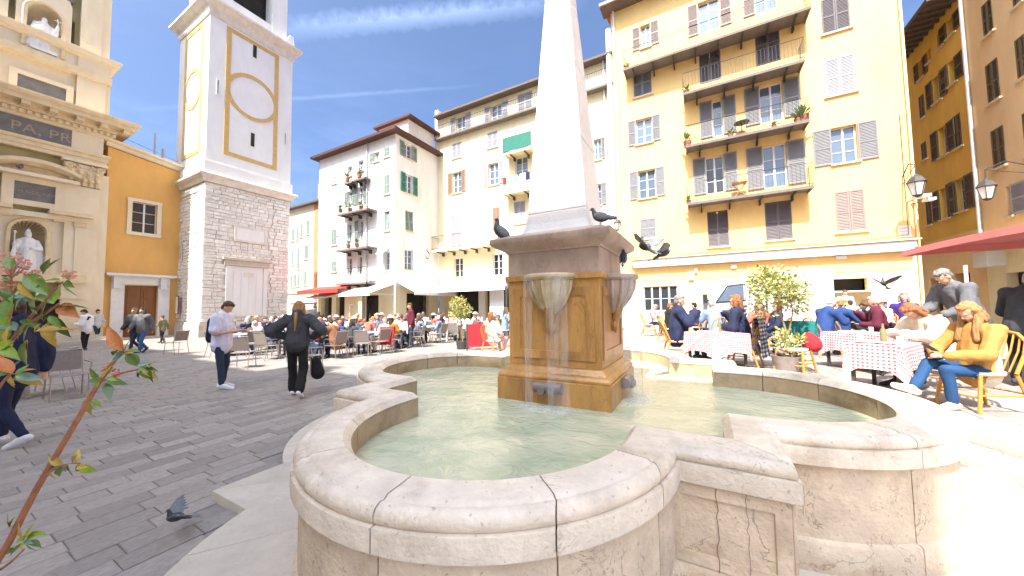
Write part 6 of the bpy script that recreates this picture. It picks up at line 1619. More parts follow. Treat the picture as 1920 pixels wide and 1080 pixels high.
def items(A, ang, L_, W_, pts, label):
    u = Vector((math.cos(ang), math.sin(ang), 0)); v = Vector((-u.y, u.x, 0))
    for k, (a, b, kind) in enumerate(pts):
        c = Vector((A.x, A.y, BZ+.744*.92))+u*(a*L_)+v*(b*W_)
        m = MB()
        if kind == 'plate': m.lathe([(0, .0), (.08, .004), (.125, .018), (.125, .022), (.08, .01), (0, .008)], 18)
        elif kind == 'glass': m.lathe([(0, 0), (.03, 0), (.034, .11), (.031, .11), (.026, .01)], 12)
        elif kind == 'bottle': m.lathe([(0, 0), (.036, 0), (.036, .16), (.015, .21), (.014, .27), (0, .27)], 12)
        o = m.build(kind, {'plate': M['plate'], 'glass': M['lampglass'], 'bottle': FAB['olive']}[kind], None, smooth=True, loc=c); tag(o, '%s %s on %s, %s from its left' % ({'plate': 'white', 'glass': 'clear', 'bottle': 'green'}[kind], kind, label, ORD[k]), kind)
items(t1[1], t1[3], .9, .75, [(.3, .3, 'plate'), (.5, .6, 'bottle'), (.62, .4, 'glass'), (.8, .5, 'plate')], 'the small gingham table')
items(t3[1], t3[3], (t3[2]-t3[1]).length, .85, [(.1, .5, 'glass'), (.25, .35, 'plate'), (.5, .6, 'bottle'), (.6, .35, 'plate'), (.85, .4, 'glass')], 'the right half of the long gingham table')
items(t2[1], t2[3], (t2[2]-t2[1]).length, .8, [(.2, .4, 'plate'), (.5, .6, 'glass'), (.8, .4, 'plate')], 'the left half of the long gingham table')
def seat(x, y, rz, clabel):
    q = onz(x, y, BZ); bistro_chair(q, rz, clabel); return q
# woman in the mustard jacket, foreground right
wp = Vector((2.82, 6.22, BZ)); wr_ = LEFTWARD-.12
bistro_chair(wp, wr_, 'orange rattan bistro chair under the woman in the mustard jacket')
fgw = build_person('sit_cross', wp+Vector((0, 0, -.02)), wr_, 'woman with long blond-brown hair, mustard jacket and torn blue jeans sitting cross-legged with head bowed', 'mustard', 'brightdenim', 'blond', 'cream', voxel=.011, near=True, hair='long', female=True, bulk=.008, scale=.97)
jk = MB(); jk.cap((0, -.03, .62), (0, -.02, .46), .175, .19, .85); remesh('shirt_hem', jk, .014, FAB['cream'], fgw, noise=.008)
ph = MB().box(-.037, .037, -.005, .005, -.075, .075).build('phone', FAB['charcoal'], None); ph.matrix_world = Matrix.Translation(wp) @ Matrix.Rotation(wr_, 4, 'Z') @ Matrix.Translation((-.03, .50, .72)) @ Matrix.Rotation(R(-55), 4, 'X'); tag(ph, 'dark phone in the hands of the woman in the mustard jacket', 'phone')
# woman in white blouse leaning over the table
q = Vector((3.05, 7.45, BZ)); 
build_person('sit_bent', q, R(112), 'woman with short ginger hair and white blouse bending over the gingham table', 'cream', 'black', 'red', voxel=.013, near=True, hair='bob', female=True, bulk=.02, scale=1.02); bistro_chair(q, R(112), 'orange rattan bistro chair under the woman in the white blouse')
# grey jacket man standing, leaning forward
q = Vector((3.72, 8.25, BZ)); 
gj = build_person('bend', q, LEFTWARD-.1, 'man in grey jacket and dark trousers standing and leaning over the tables', 'grey', 'black', 'grey', voxel=.014, near=True, bulk=.016, scale=1.06)
q = Vector((4.12, 8.0, BZ)); build_person('bend', q, RIGHTWARD+.3, 'person in dark grey coat bending at the right edge under the parasol', 'charcoal', 'black', 'white', voxel=.016, bulk=.02, scale=1.0)
# teal-shouldered man and dark lady at the small table
q = Vector((-.52, 8.75, BZ)); build_person('sit_talk', q, R(-75), 'man in navy sweater with teal and white shoulders sitting left of the small gingham table', 'navy', 'darkdenim', 'grey', voxel=.014, near=True, bulk=.03, scale=1.12)
bistro_chair(q, R(-75), 'rattan chair under the man with teal shoulders')
sh = MB(); J = make_pose('sit_talk'); 
for n in 'LR': sh.cap(J['neck']-V3(0, .02, .06)+(J['sh'+n]-J['neck'])*.25, J['sh'+n]+(J['el'+n]-J['sh'+n])*.12, .088, .094)
o = remesh('teal_yoke', sh, .014, FAB['teal'], None, noise=.004); o.parent = bpy.data.objects[[x.name for x in bpy.data.objects if x.get('label', '').startswith('man in navy sweater')][0]]
q = Vector((.72, 8.55, BZ)); dl = build_person('sit_talk', q, R(72), 'woman with short ginger-brown hair and dark blue top right of the small gingham table', 'navy', 'navy', 'red', voxel=.014, near=True, hair='bob', female=True, bulk=.02, scale=1.1)
bistro_chair(q, R(72), 'rattan chair with a plaid coat over its back')
plaid = bpy.data.materials.new('plaid_wool'); plaid.use_nodes = True; t_ = plaid.node_tree; b_ = t_.nodes['Principled BSDF']; g_ = N(t_, 'ShaderNodeTexCoord')
wv = N(t_, 'ShaderNodeTexWave'); wv.inputs['Scale'].default_value = 5; wv.inputs['Distortion'].default_value = 1.5; t_.links.new(g_.outputs['Object'], wv.inputs[0])
wv2 = N(t_, 'ShaderNodeTexWave', bands_direction='Z'); wv2.inputs['Scale'].default_value = 4; t_.links.new(g_.outputs['Object'], wv2.inputs[0])
ad = N(t_, 'ShaderNodeMath', operation='ADD'); t_.links.new(wv.outputs[1], ad.inputs[0]); t_.links.new(wv2.outputs[1], ad.inputs[1])
rp = N(t_, 'ShaderNodeValToRGB'); rp.color_ramp.elements[0].color = (.03, .04, .055, 1); rp.color_ramp.elements[1].color = (.62, .64, .68, 1); rp.color_ramp.elements[0].position = .35; rp.color_ramp.elements[1].position = .95
hf = N(t_, 'ShaderNodeMath', operation='MULTIPLY'); hf.inputs[1].default_value = .5; t_.links.new(ad.outputs[0], hf.inputs[0]); t_.links.new(hf.outputs[0], rp.inputs[0]); t_.links.new(rp.outputs[0], b_.inputs['Base Color']); b_.inputs['Roughness'].default_value = .9
drape(q, R(72), plaid, 'grey and white plaid wool coat hung over a rattan chair back', .33, .78, .98)
# further guests
def guest(kk, x, y, rz, lab, top, legs, hr, dz=0, sc=1.0, chair=True, Z=BZ, skin='skin'):
    q = onz(x, y, Z); dup_person(SITKEEP[kk], q, rz, lab, top, legs, hr, scale=sc, skin=skin)
    if chair: bistro_chair(q, rz, 'chair of the '+lab[:1].lower()+lab[1:])
    return q
guest('sit_table', 1345, 655, R(20), 'grey-haired man in slate blue shirt beyond the small gingham table', 'skyblue', 'navy', 'grey', sc=1.06)
guest('sit_talk', 1378, 640, R(160), 'man in dark jacket and sunglasses in front of the van', 'charcoal', 'black', 'white')
guest('sit_talk', 1255, 640, R(-60), 'guest in dark red cap and black jacket by the shop window', 'black', 'black', 'red')
guest('sit_talk', 1308, 636, R(60), 'man in navy jacket drinking before the white wall', 'navy', 'black', 'black')
guest('long', 1425, 660, R(200), 'guest in red top behind the shrub', 'coral', 'denim', 'brown')
guest('sit_back', 1455, 665, R(100), 'guest in navy jacket between the shrub and pink table', 'navy', 'darkdenim', 'brown')
guest('sit_table', 1545, 668, R(-60), 'bald man in royal blue printed shirt left of the long gingham table', 'blue', 'black', 'white', sc=1.08)
guest('sit_talk', 1580, 660, R(-60), 'blond man in blue polo shirt at the long gingham table', 'blue', 'beige', 'blond', sc=1.02)
guest('sit_table', 1610, 655, R(200), 'guest in black top with bowed head behind the long table', 'charcoal', 'black', 'brown')
guest('sit_talk', 1655, 672, R(80), 'white-haired guest in burgundy sleeves at the long gingham table', 'burgundy', 'navy', 'white', sc=1.05)
guest('hat', 1655, 645, R(120), 'guest in white blouse and pale hat behind the white-haired guest', 'white', 'grey', 'grey')
guest('sit_back', 1700, 645, R(150), 'grey-haired man in navy and purple jacket beside the grey jacket man', 'purple', 'black', 'grey', sc=1.15)
guest('sit_table', 1218, 628, R(-90), 'guest in pink shirt at the left end of the bistro terrace', 'pink', 'navy', 'grey')
guest('sit_back', 925, 668, R(-10), 'blond child in white top on a striped chair behind the fountain', 'white', 'pink', 'red', Z=.2, sc=.95)
guest('long', 946, 640, R(-40), 'guest in sky blue top just left of the pedestal', 'skyblue', 'denim', 'brown', Z=.25)
guest('sit_talk', 1600, 628, R(10), 'guest in cream top in the far middle of the bistro', 'cream', 'grey', 'darkbrown')
guest('long', 1632, 622, R(60), 'long-haired guest in pale lilac behind the counter-side tables', 'palelilac', 'navy', 'brown')
guest('sit_table', 1690, 622, R(-40), 'guest in orange top near the yellow corner', 'orange', 'black', 'darkbrown')
guest('sit_back', 1482, 628, R(30), 'guest in white shirt half hidden right of the flowering shrub', 'white', 'denim', 'grey')
guest('hat', 1568, 626, R(-100), 'guest in pink top and pale hat at the far bistro tables', 'pink', 'beige', 'blond')
guest('sit_talk', 1420, 632, R(-120), 'guest in grey top between the van and the shrub', 'lightgrey', 'navy', 'brown')
table_px((1590, 596), (1640, 600), .7, 'small far gingham bistro under the counter opening', .32, 6)
st1 = dup_person(st0, onz(1528, 615, BZ), R(150), 'standing man in white and navy striped shirt with dark hair behind the shrub', 'white', 'navy', 'black', scale=1.05)
sv = MB(); J = make_pose('stand')
for k in range(4): z_ = 1.02+k*.1; sv.lathe([(.178, z_), (.182, z_+.02), (.178, z_+.04)], 20, (0, .01, 0), sy=.80)
sv.build('stripes', FAB['navy'], st1, smooth=True)
dup_person(st0, Vector((5.2, 19.0, .31)), R(180), 'shopkeeper behind the white counter opening of the yellow building', 'white', 'navy', 'brown')
for n_ in list(SITKEEP):
    t_ = SITKEEP[n_]
    for c_ in list(t_.children): bpy.data.objects.remove(c_)
    bpy.data.objects.remove(t_)
# jacket green on a chair by the shrub
q = onz(1490, 700, BZ); bistro_chair(q, R(150), 'rattan chair with a green jacket beside the flowering shrub'); drape(q, R(150), FAB['teal'], 'teal green jacket hung over a rattan chair beside the shrub', .26, .55, .93)
bg_ = MB(); bg_.cap((0, 0, .62), (.05, 0, .52), .12, .14, .7); o = remesh('bag', bg_, .014, FAB['red'], None, noise=.01); o.location = q+Vector((.25, .1, 0)); tag(o, 'red bag on the chair at the left end of the long table', 'bag')
# ------------------------------------------------------------------ red parasol
pc = Vector((5.6, 8.1, BZ)); hw_ = 1.8; zt, ze = BZ+2.62, BZ+2.24
ps = thing('parasol', 'large square red market parasol over the right end of the terrace', 'parasol', pc, R(12))
cv = MB(); n_ = 8; cv.v.append((0, 0, zt-BZ))
ring = []
for k in range(4):
    a = Vector(((-1, -1), (1, -1), (1, 1), (-1, 1))[k]); b = Vector(((-1, -1), (1, -1), (1, 1), (-1, 1))[(k+1) % 4])
    for i in range(n_):
        f = i/n_; p_ = (a*(1-f)+b*f)*hw_; sag = .06*math.sin(math.pi*f); ring.append((p_.x, p_.y, ze-BZ+sag))
N_ = len(ring)
for s in (.5, 1.0): cv.v += [(x*s, y*s, zt-BZ+(z-(zt-BZ))*s-.03*math.sin(math.pi*s)) for x, y, z in ring]
cv.v += [(x*1.004, y*1.004, z-.11) for x, y, z in ring]
for i in range(N_):
    i2 = (i+1) % N_; cv.f.append((0, 1+i, 1+i2)); cv.f.append((1+i, 1+N_+i, 1+N_+i2, 1+i2)); cv.f.append((1+N_+i, 1+2*N_+i, 1+2*N_+i2, 1+N_+i2)); cv.m += [0, 0, 0]
cv.build('canopy', M['parasol'], ps, smooth=True)
MB().tube([(0, 0, 0), (0, 0, zt-BZ)], .028, 10).build('pole', M['wicker'], ps, smooth=True)
for k, (a, b) in enumerate(((-1, -1), (1, -1), (1, 1), (-1, 1), (0, -1), (1, 0), (0, 1), (-1, 0))): MB().tube([(0, 0, zt-BZ-.05), (a*hw_*.98, b*hw_*.98, ze-BZ-.01+(.05 if k > 3 else 0))], .011, 5).build('rib', M['wicker'], ps)
MB().lathe([(0, 0), (.3, 0), (.3, .06), (.06, .08), (.05, .25), (0, .25)], 20).build('base', M['iron'], ps)
pp_ = onz(1733, 600, BZ+.6)
o = MB().tube([(0, 0, 0), (0, 0, 2.0)], .03, 8).build('post', M['frame'], None, loc=(4.9, 10.9, BZ)); tag(o, 'slim pale post under the left end of the red parasol', 'post')
# ------------------------------------------------------------------ white delivery van before the yellow building
vp = Vector((1.0, 14.6, .31)); vr = R(-4)
van = thing('delivery_van', 'white flat-fronted delivery van parked before the yellow building behind the shrub', 'van', vp, vr)
# local x along the wall (nose at -x), y depth
prof = [(-1.05, .35), (-1.12, .75), (-.98, 1.20), (-.42, 1.95), (-.22, 2.12), (.95, 2.20), (.95, .35)]
cabm = MB(); 
for y in (0, 1.95): cabm.v += [(x, y, z) for x, z in prof]
n_ = len(prof)
cabm.f = [tuple(range(n_)), tuple(range(2*n_-1, n_-1, -1))]+[(i, i+n_, (i+1) % n_+n_, (i+1) % n_) for i in range(n_)]; cabm.m = [0]*len(cabm.f)
cabm.build('cab', M['vanwhite'], van)
w_ = MB(); w_.add([(-.48, -.012, 1.34), (.34, -.012, 1.40), (.34, -.012, 1.92), (-.12, -.012, 1.86)], [(0, 1, 2, 3)]); w_.build('side_window', M['glass'], van)
fr_ = MB(); fr_.tube([(-.52, -.012, 1.31), (.38, -.012, 1.37), (.38, -.012, 1.96), (-.14, -.012, 1.90), (-.52, -.012, 1.31)], .018, 5); fr_.build('window_trim', M['rubber'], van)
w_ = MB(); w_.add([(-.985, .1, 1.24), (-.985, 1.85, 1.24), (-.44, 1.8, 1.94), (-.44, .15, 1.94)], [(0, 1, 2, 3)]); w_.build('windscreen', M['glassdark'], van)
MB().box(.0, .0, 0, 0, 0, 0) if 0 else None
MB().tube([(.50, -.008, .5), (.50, -.008, 2.12)], .008, 4).tube([(-.7, -.008, .55), (-.72, -.008, 1.25)], .008, 4).build('door_seam', M['rubber'], van)
MB().box(.28, .42, -.035, -.005, 1.16, 1.20).build('door_handle', M['rubber'], van)
mi = MB(); mi.box(-.92, -.78, -.28, -.10, 1.30, 1.62).tube([(-.75, 0, 1.4), (-.85, -.15, 1.42)], .02, 5); mi.build('mirror', M['rubber'], van)
MB().box(1.0, 2.7, -.05, 2.0, .60, 2.35).build('cargo_box', M['vanwhite'], van); MB().box(.9, 2.7, .2, 1.8, .40, .60).build('chassis', M['rubber'], van)
MB().box(1.05, 1.35, -.06, -.051, 1.9, 2.3).build('dark_vent', M['rubber'], van)
for x in (-.45, 2.1):
    for y in (-.02, 1.75):
        wh = MB().lathe([(.0, -.11), (.2, -.11), (.34, -.10), (.36, -.06), (.36, .06), (.34, .10), (.2, .11), (0, .11)], 24); o = wh.build('wheel', M['rubber'], van, smooth=True, loc=(x, y+.1, .36)); o.rotation_euler = (R(90), 0, 0)
        rm = MB().lathe([(0, .115), (.16, .12), (.2, .112)], 16).build('rim', M['alu'], o)
ar = MB(); ar.tube([(-.45+.42*math.cos(a), -.005, .38+.42*math.sin(a)) for a in [math.pi*k/10 for k in range(11)]], .025, 6); ar.build('wheel_arch', M['rubber'], van)
hl_ = MB().sphere((-1.06, .25, .85), (.06, .14, .1), 10).sphere((-1.06, .25, .85), (.0, .0, .0), 4) if 0 else MB().sphere((-1.06, .25, .85), (.06, .14, .1), 10); hl_.build('headlight', M['lampglass'], van, smooth=True)
MB().sphere((-1.06, 1.7, .85), (.06, .14, .1), 10).build('headlight', M['lampglass'], van, smooth=True)
MB().box(-1.16, -.9, 0.02, 1.93, .36, .58).build('bumper', M['rubber'], van)
# ------------------------------------------------------------------ lanterns
def lantern(loc, wall, label, sc=1.0, arm=True):
    t = thing('street_lantern', label, 'lantern', loc, 0); t.scale = (sc,)*3
    z0, z1, r0, r1 = -.45, -.10, .10, .19
    g_ = MB(); g_.lathe([(r0, z0), (r1, z1)], 6); g_.build('glass', M['lampglass'], t)
    f = MB()
    for k in range(6): a = 2*math.pi*k/6; f.tube([(r0*math.cos(a), r0*math.sin(a), z0), (r1*math.cos(a), r1*math.sin(a), z1)], .011, 4)
    f.lathe([(r1+.02, z1), (r1+.03, z1+.02), (.14, .06), (.06, .12), (.03, .16), (0, .18)], 6); f.lathe([(0, z0-.06), (.05, z0-.04), (r0+.01, z0), (r0+.01, z0+.015)], 6)
    f.build('cage', M['iron'], t)
    wv = Vector(wall)-Vector(loc); 
    b = MB(); top = Vector((0, 0, .18)); 
    b.tube([top, top+Vector((0, 0, .25)), top+wv*.35+Vector((0, 0, .42)), top+wv*.8+Vector((0, 0, .15)), Vector((wv.x, wv.y, -.05))], .016, 6)
    b.tube([Vector((wv.x, wv.y, -.25)), Vector((wv.x, wv.y, .45))], .02, 6); b.tube([top+Vector((0, 0, .25)), top+wv*.5+Vector((0, 0, .05)), Vector((wv.x, wv.y, .05))], .010, 5)
    b.build('bracket', M['iron'], t); return t
l1 = onY(1718, 337, 20.0-1.15); lantern(l1, (onY(1692, 330, 20).x, 19.97, l1.z), 'hexagonal wall lantern on the right corner of the yellow building', 1.35)
l2 = onX(1849, 345, 10.5-1.1); lantern(l2, (10.47, l2.y-.1, l2.z), 'hexagonal wall lantern on the orange building at the right edge', 1.25)
l3 = onX(800, 470, -17.6+1.0) if 0 else onY(801, 474, 19.0); lantern(l3, (l3.x-1.3, l3.y+1.0, l3.z), 'small wall lantern between the white building and the cream townhouse', .9)
l4 = onY(1157, 416, 19.0); lantern(l4, (l4.x, 19.97, l4.z), 'wall lantern at the left edge of the yellow building beside the obelisk', 1.0)
fl_ = MB().box(-.22, .22, -.35, .0, -.05, .06).build('floodlight', M['frame'], None, loc=onY(1722, 371, 19.2)); tag(fl_, 'white floodlight just under the yellow building corner lantern', 'floodlight')
MB_ = MB().tube([(0, 0, 0), (0, .8, .05)], .02, 5).build('bracket', M['iron'], fl_)
fl_ = MB().box(-.14, .14, -.3, .0, -.05, .05).build('floodlight', M['frame'], None, loc=onY(1738, 376, 19.4)); tag(fl_, 'small white floodlight right of the larger one on the yellow corner', 'floodlight')
MB().tube([(0, 0, 0), (-.2, .6, .05)], .02, 5).build('bracket', M['iron'], fl_)
# ------------------------------------------------------------------ pigeons
def pigeon(loc, rz, label, flying=0, pitch=0, sc=1.0, wing=.5):
    t = thing('pigeon', label, 'pigeon', loc, rz); t.scale = (sc,)*3; t.rotation_euler = (pitch, 0, rz)
    b = MB(); b.sphere((0, 0, .11), (.055, .10, .06), 12, rot=(R(18) if not flying else 0, 0, 0)); b.cap((0, .06, .14), (0, .085, .20), .038, .022); b.sphere((0, .095, .215), (.022, .026, .022), 10)
    b.cap((0, -.06, .10), (0, -.17, .075), .035, .022, .4)
    remesh('body', b, .006, M['pigeon'], t, noise=.002, nsc=40)
    MB().tube([(0, .115, .213), (0, .138, .206)], [.006, .002], 6).build('beak', M['beak'], t)
    for s in (-1, 1):
        wm_ = MB()
        if flying:
            pts = [(s*.04, .06, .13), (s*.16, .09, .13+.10*wing), (s*.30, .03, .13+.24*wing), (s*.33, -.03, .13+.27*wing), (s*.22, -.07, .13+.14*wing), (s*.12, -.08, .13+.06*wing), (s*.04, -.07, .12)]
            wm_.add(pts+[(x, y, z+.006) for x, y, z in pts], [(0,1,2,3,4,5,6), (13,12,11,10,9,8,7)]+[(i, (i+1) % 7, (i+1) % 7+7, i+7) for i in range(7)])
            for k in range(6):
                f = k/5; a = Vector((s*(.12+.20*f), -.07+.05*f, .13+(.06+.20*f)*wing)); d = Vector((s*.05*f+s*.01, -.09+.05*f, .03*wing*f)); wm_.tube([a-d*.3, a+d*.2, a+d*.55], [.012, .013, .005], 4)
        else: wm_.sphere((s*.045, -.015, .115), (.018, .095, .045), 10, rot=(R(14), 0, 0)); wm_.cap((s*.035, -.08, .095), (s*.015, -.16, .075), .016, .008, .5)
        wm_.build('wing', M['pigeonwing'], t, smooth=True)
    if flying: tl = MB(); tl.add([(-.02, -.15, .08), (.02, -.15, .08), (.06, -.25, .08), (0, -.27, .08), (-.06, -.25, .08)]+[(-.02, -.15, .085), (.02, -.15, .085), (.06, -.25, .085), (0, -.27, .085), (-.06, -.25, .085)], [(0,1,2,3,4), (9,8,7,6,5)]+[(i, (i+1) % 5, (i+1) % 5+5, i+5) for i in range(5)]); tl.build('tail', M['pigeonwing'], t)
    else:
        for s in (-1, 1): MB().tube([(s*.02, 0, .06), (s*.022, .005, .0)], .004, 5).tube([(s*.022, -.01, .003), (s*.022, .03, .003)], .004, 4).build('leg', M['beak'], t)
    return t
cz_ = 2.33
pigeon((CX-.60, CY-.57, cz_-.012), LEFTWARD+.3, 'dark pigeon perched upright on the left corner of the pedestal cornice', sc=1.0, pitch=R(25))
pigeon((CX+.53, CY-.52, cz_+.02), LEFTWARD-.5, 'dark pigeon on the front right corner of the pedestal cornice', sc=.8)
d_ = ray(1200, 458); q = CO+ray(1204, 476)*3.9; pigeon(q, RIGHTWARD+2.2, 'grey pigeon flapping close to the right side of the cornice', 1, R(25), .8, .5)
q = CO+ray(1250, 486)*4.0; pigeon(q, RIGHTWARD-.2, 'black pigeon with half-spread wings landing right of the cornice', 1, R(20), .75, .35)
q = CO+ray(1172, 492)*3.95; pigeon(q, RIGHTWARD+1, 'dark pigeon clinging under the cornice at its right corner', 0, R(50), .7)
q = onz(325, 985, .08); pigeon(q, LEFTWARD+.7, 'dark pigeon flying low over the grey paving in the foreground', 1, R(10), .5, .5)
q = CO+ray(1655, 538)*7.5; pigeon(q, LEFTWARD+.3, 'brown-grey pigeon in flight above the bistro guests', 1, R(30), .8, .8)
pigeon(onz(1165, 742, 1.0) if 0 else Vector((-30.0+.45, -8+10.9, ch.px(50, 358)[1]+.9)), 1.0, 'white pigeon on the church pediment ledge', 0, 0, 1.5)
# ------------------------------------------------------------------ small terrace furniture in the middle distance
q = gpt(900, 656); o = MB().box(-.45, .45, -.02, .02, .12, .95).build('menu_board', FAB['red'], None, loc=q, rotz=AWAY+.1); tag(o, 'red menu board standing behind the fountain, left of the pedestal', 'sign')
for x in (-.47, .47): MB().box(x-.03, x+.03, -.03, .03, 0, 1.0).build('post', M['frame'] if x > 0 else M['iron'], o)
for k, x in enumerate((758, 838)): 
    q = gpt(x, 640); o = MB().tube([(0, 0, 0), (0, 0, 1.0)], .04, 10).sphere((0, 0, 1.02), .06, 10).build('bollard', M['frame'], None, loc=q); tag(o, ['pale round-topped bollard behind the waiter', 'pale round-topped bollard left of the small round tree'][k], 'bollard')
for k, (x0_, x1_) in enumerate(((655, 690), (735, 762))):
    a, b = gpt(x0_, 622), gpt(x1_, 618); d = b-a; sc_ = thing('glass_screen', ['white-framed glass screen under the white awning', 'white-framed glass screen at the corner of the white building'][k], 'screen', a, math.atan2(d.y, d.x)); L_ = d.length
    fr_ = MB(); [fr_.box(u-.03, u+.03, -.02, .02, 0, 1.9) for u in (0, L_/2, L_)]; [fr_.box(.03, L_-.03, -.02, .02, z, z+.05) for z in (.05, .9, 1.85)]; fr_.build('frame', M['frame'], sc_)
    MB().box(.03, L_-.03, -.004, .004, .1, .9).build('pane', M['lampglass'], sc_)
q = gpt(560, 612); ks = thing('kiosk', 'small dark stall with a flat beige canopy beside the tower', 'stall', q+Vector((0, 0, 0)), 0)
MB().box(-1.3, 1.3, -.9, .9, 2.05, 2.2).build('canopy', M['awnwhite'], ks); [MB().box(a-.04, a+.04, b-.04, b+.04, 0, 2.05).build('post', M['iron'], ks) for a in (-1.2, 1.2) for b in (-.8, .8)]; MB().box(-1.1, 1.1, -.6, .6, 0, 1.1).build('counter', FAB['green'], ks)
# ------------------------------------------------------------------ plants
LEAFM = {}
def leaf_mesh(kind, m_):
    if m_ == 'leafo' and rl.random() < .35: m_ = 'leafy'
    key = (kind, m_)
    if key in LEAFM: return LEAFM[key]
    mb = MB(); n_ = 8; wd = .20
    for i in range(n_+1):
        t = i/n_; w_ = wd*math.sin(math.pi*min(1, t*1.02)**.8)*(1-.25*t); z = -.28*t*t*(1 if kind == 'curl' else .45)
        for j, s in enumerate((-1, -.5, 0, .5, 1)): mb.v.append((s*w_, t, z+abs(s)*w_*.38+(.012*math.sin(i*2.2) if abs(s) == 1 else 0)))
    for i in range(n_):
        for j in range(4): a = i*5+j; mb.f.append((a, a+1, a+6, a+5)); mb.m.append(0)
    me = mb.mesh('leaf'); me.materials.append(M[m_]); me.polygons.foreach_set('use_smooth', [True]*len(me.polygons)); LEAFM[key] = me; return me
ptw = thing('photinia_shrub', 'red-stemmed photinia shrub with glossy green and orange leaves at the left edge in the foreground', 'shrub', (-1.9, -.05, 0))
base = Vector(ptw.location)
def RP(x, y, t): return CO+ray(x, y)*t
def child(o, parent):
    o.parent = parent; o.matrix_parent_inverse = Matrix.Translation(-base); return o
def stem(pts, r0, r1, m_='redstem', name='stem'):
    pts = [Vector(p) for p in pts]; 
    # smooth
    out = []
    for i in range(len(pts)-1):
        for k in range(5): out.append(pts[i].lerp(pts[i+1], k/5))
    out.append(pts[-1])
    for _ in range(4): out = [out[0]]+[(out[i-1]+out[i]*2+out[i+1])/4 for i in range(1, len(out)-1)]+[out[-1]]
    n_ = len(out); o = MB().tube(out, [r0+(r1-r0)*i/(n_-1) for i in range(n_)], 7).build(name, M[m_], None, smooth=True); return child(o, ptw)
D0 = .95
stem([(-1.93, -.06, .1), (-1.95, -.05, .5), RP(-10, 1075, D0), RP(60, 930, D0), RP(150, 780, D0), RP(185, 718, D0), RP(230, 655, D0)], .011, .004)
stem([RP(185, 718, D0), RP(225, 700, D0), RP(262, 692, D0+.02)], .0035, .002)
stem([RP(60, 930, D0), RP(85, 890, D0-.02), RP(118, 870, D0-.03), RP(150, 868, D0-.03)], .0035, .0018)
stem([(-1.95, -.02, .1), (-2.0, .0, .7), RP(-60, 900, D0+.15), RP(-20, 700, D0+.1), RP(30, 625, D0+.05), RP(80, 590, D0), RP(110, 570, D0)], .010, .003)
stem([RP(-20, 700, D0+.1), RP(10, 620, D0+.08), RP(25, 560, D0+.06), RP(20, 520, D0+.05)], .006, .003)
stem([RP(30, 625, D0+.05), RP(70, 580, D0), RP(100, 545, D0-.02), RP(118, 528, D0-.02)], .004, .002)
stem([RP(-20, 760, D0), RP(5, 715, D0-.05), RP(22, 700, D0-.06)], .004, .002)
stem([RP(-10, 1075, D0), RP(20, 1055, D0-.02), RP(45, 1030, D0-.02)], .004, .002)
rl = random.Random(5)
def leaf(px_, py_, t, ang, size, m_, elev=None, kind='flat', roll=None):
    """leaf base at pixel; ang = direction in the picture plane (deg, 0 right, 90 up); size = length in metres"""
    p = RP(px_, py_, t); a = R(ang); e = elev if elev is not None else rl.uniform(-.5, .35)
    d = (CR*math.cos(a)+CU*math.sin(a))*math.cos(e)-CF*math.sin(e); d.normalize()
    up = (CU*.7-CF*.6+CR*rl.uniform(-.6, .6)); 
    x = d.cross(up).normalized(); z = x.cross(d)
    ro = roll if roll is not None else rl.uniform(-.6, .6)
    x2 = x*math.cos(ro)+z*math.sin(ro); z2 = x2.cross(d)
    o = link('leaf', leaf_mesh(kind, m_), None); Mx = Matrix((x2, d, z2)).transposed().to_4x4(); 
    o.parent = ptw; o.matrix_parent_inverse = Matrix.Translation(-base); o.matrix_basis = Matrix.Translation(p) @ Mx @ Matrix.Diagonal((size*1.15, size, size, 1)); return o
K = 1/FPX*D0
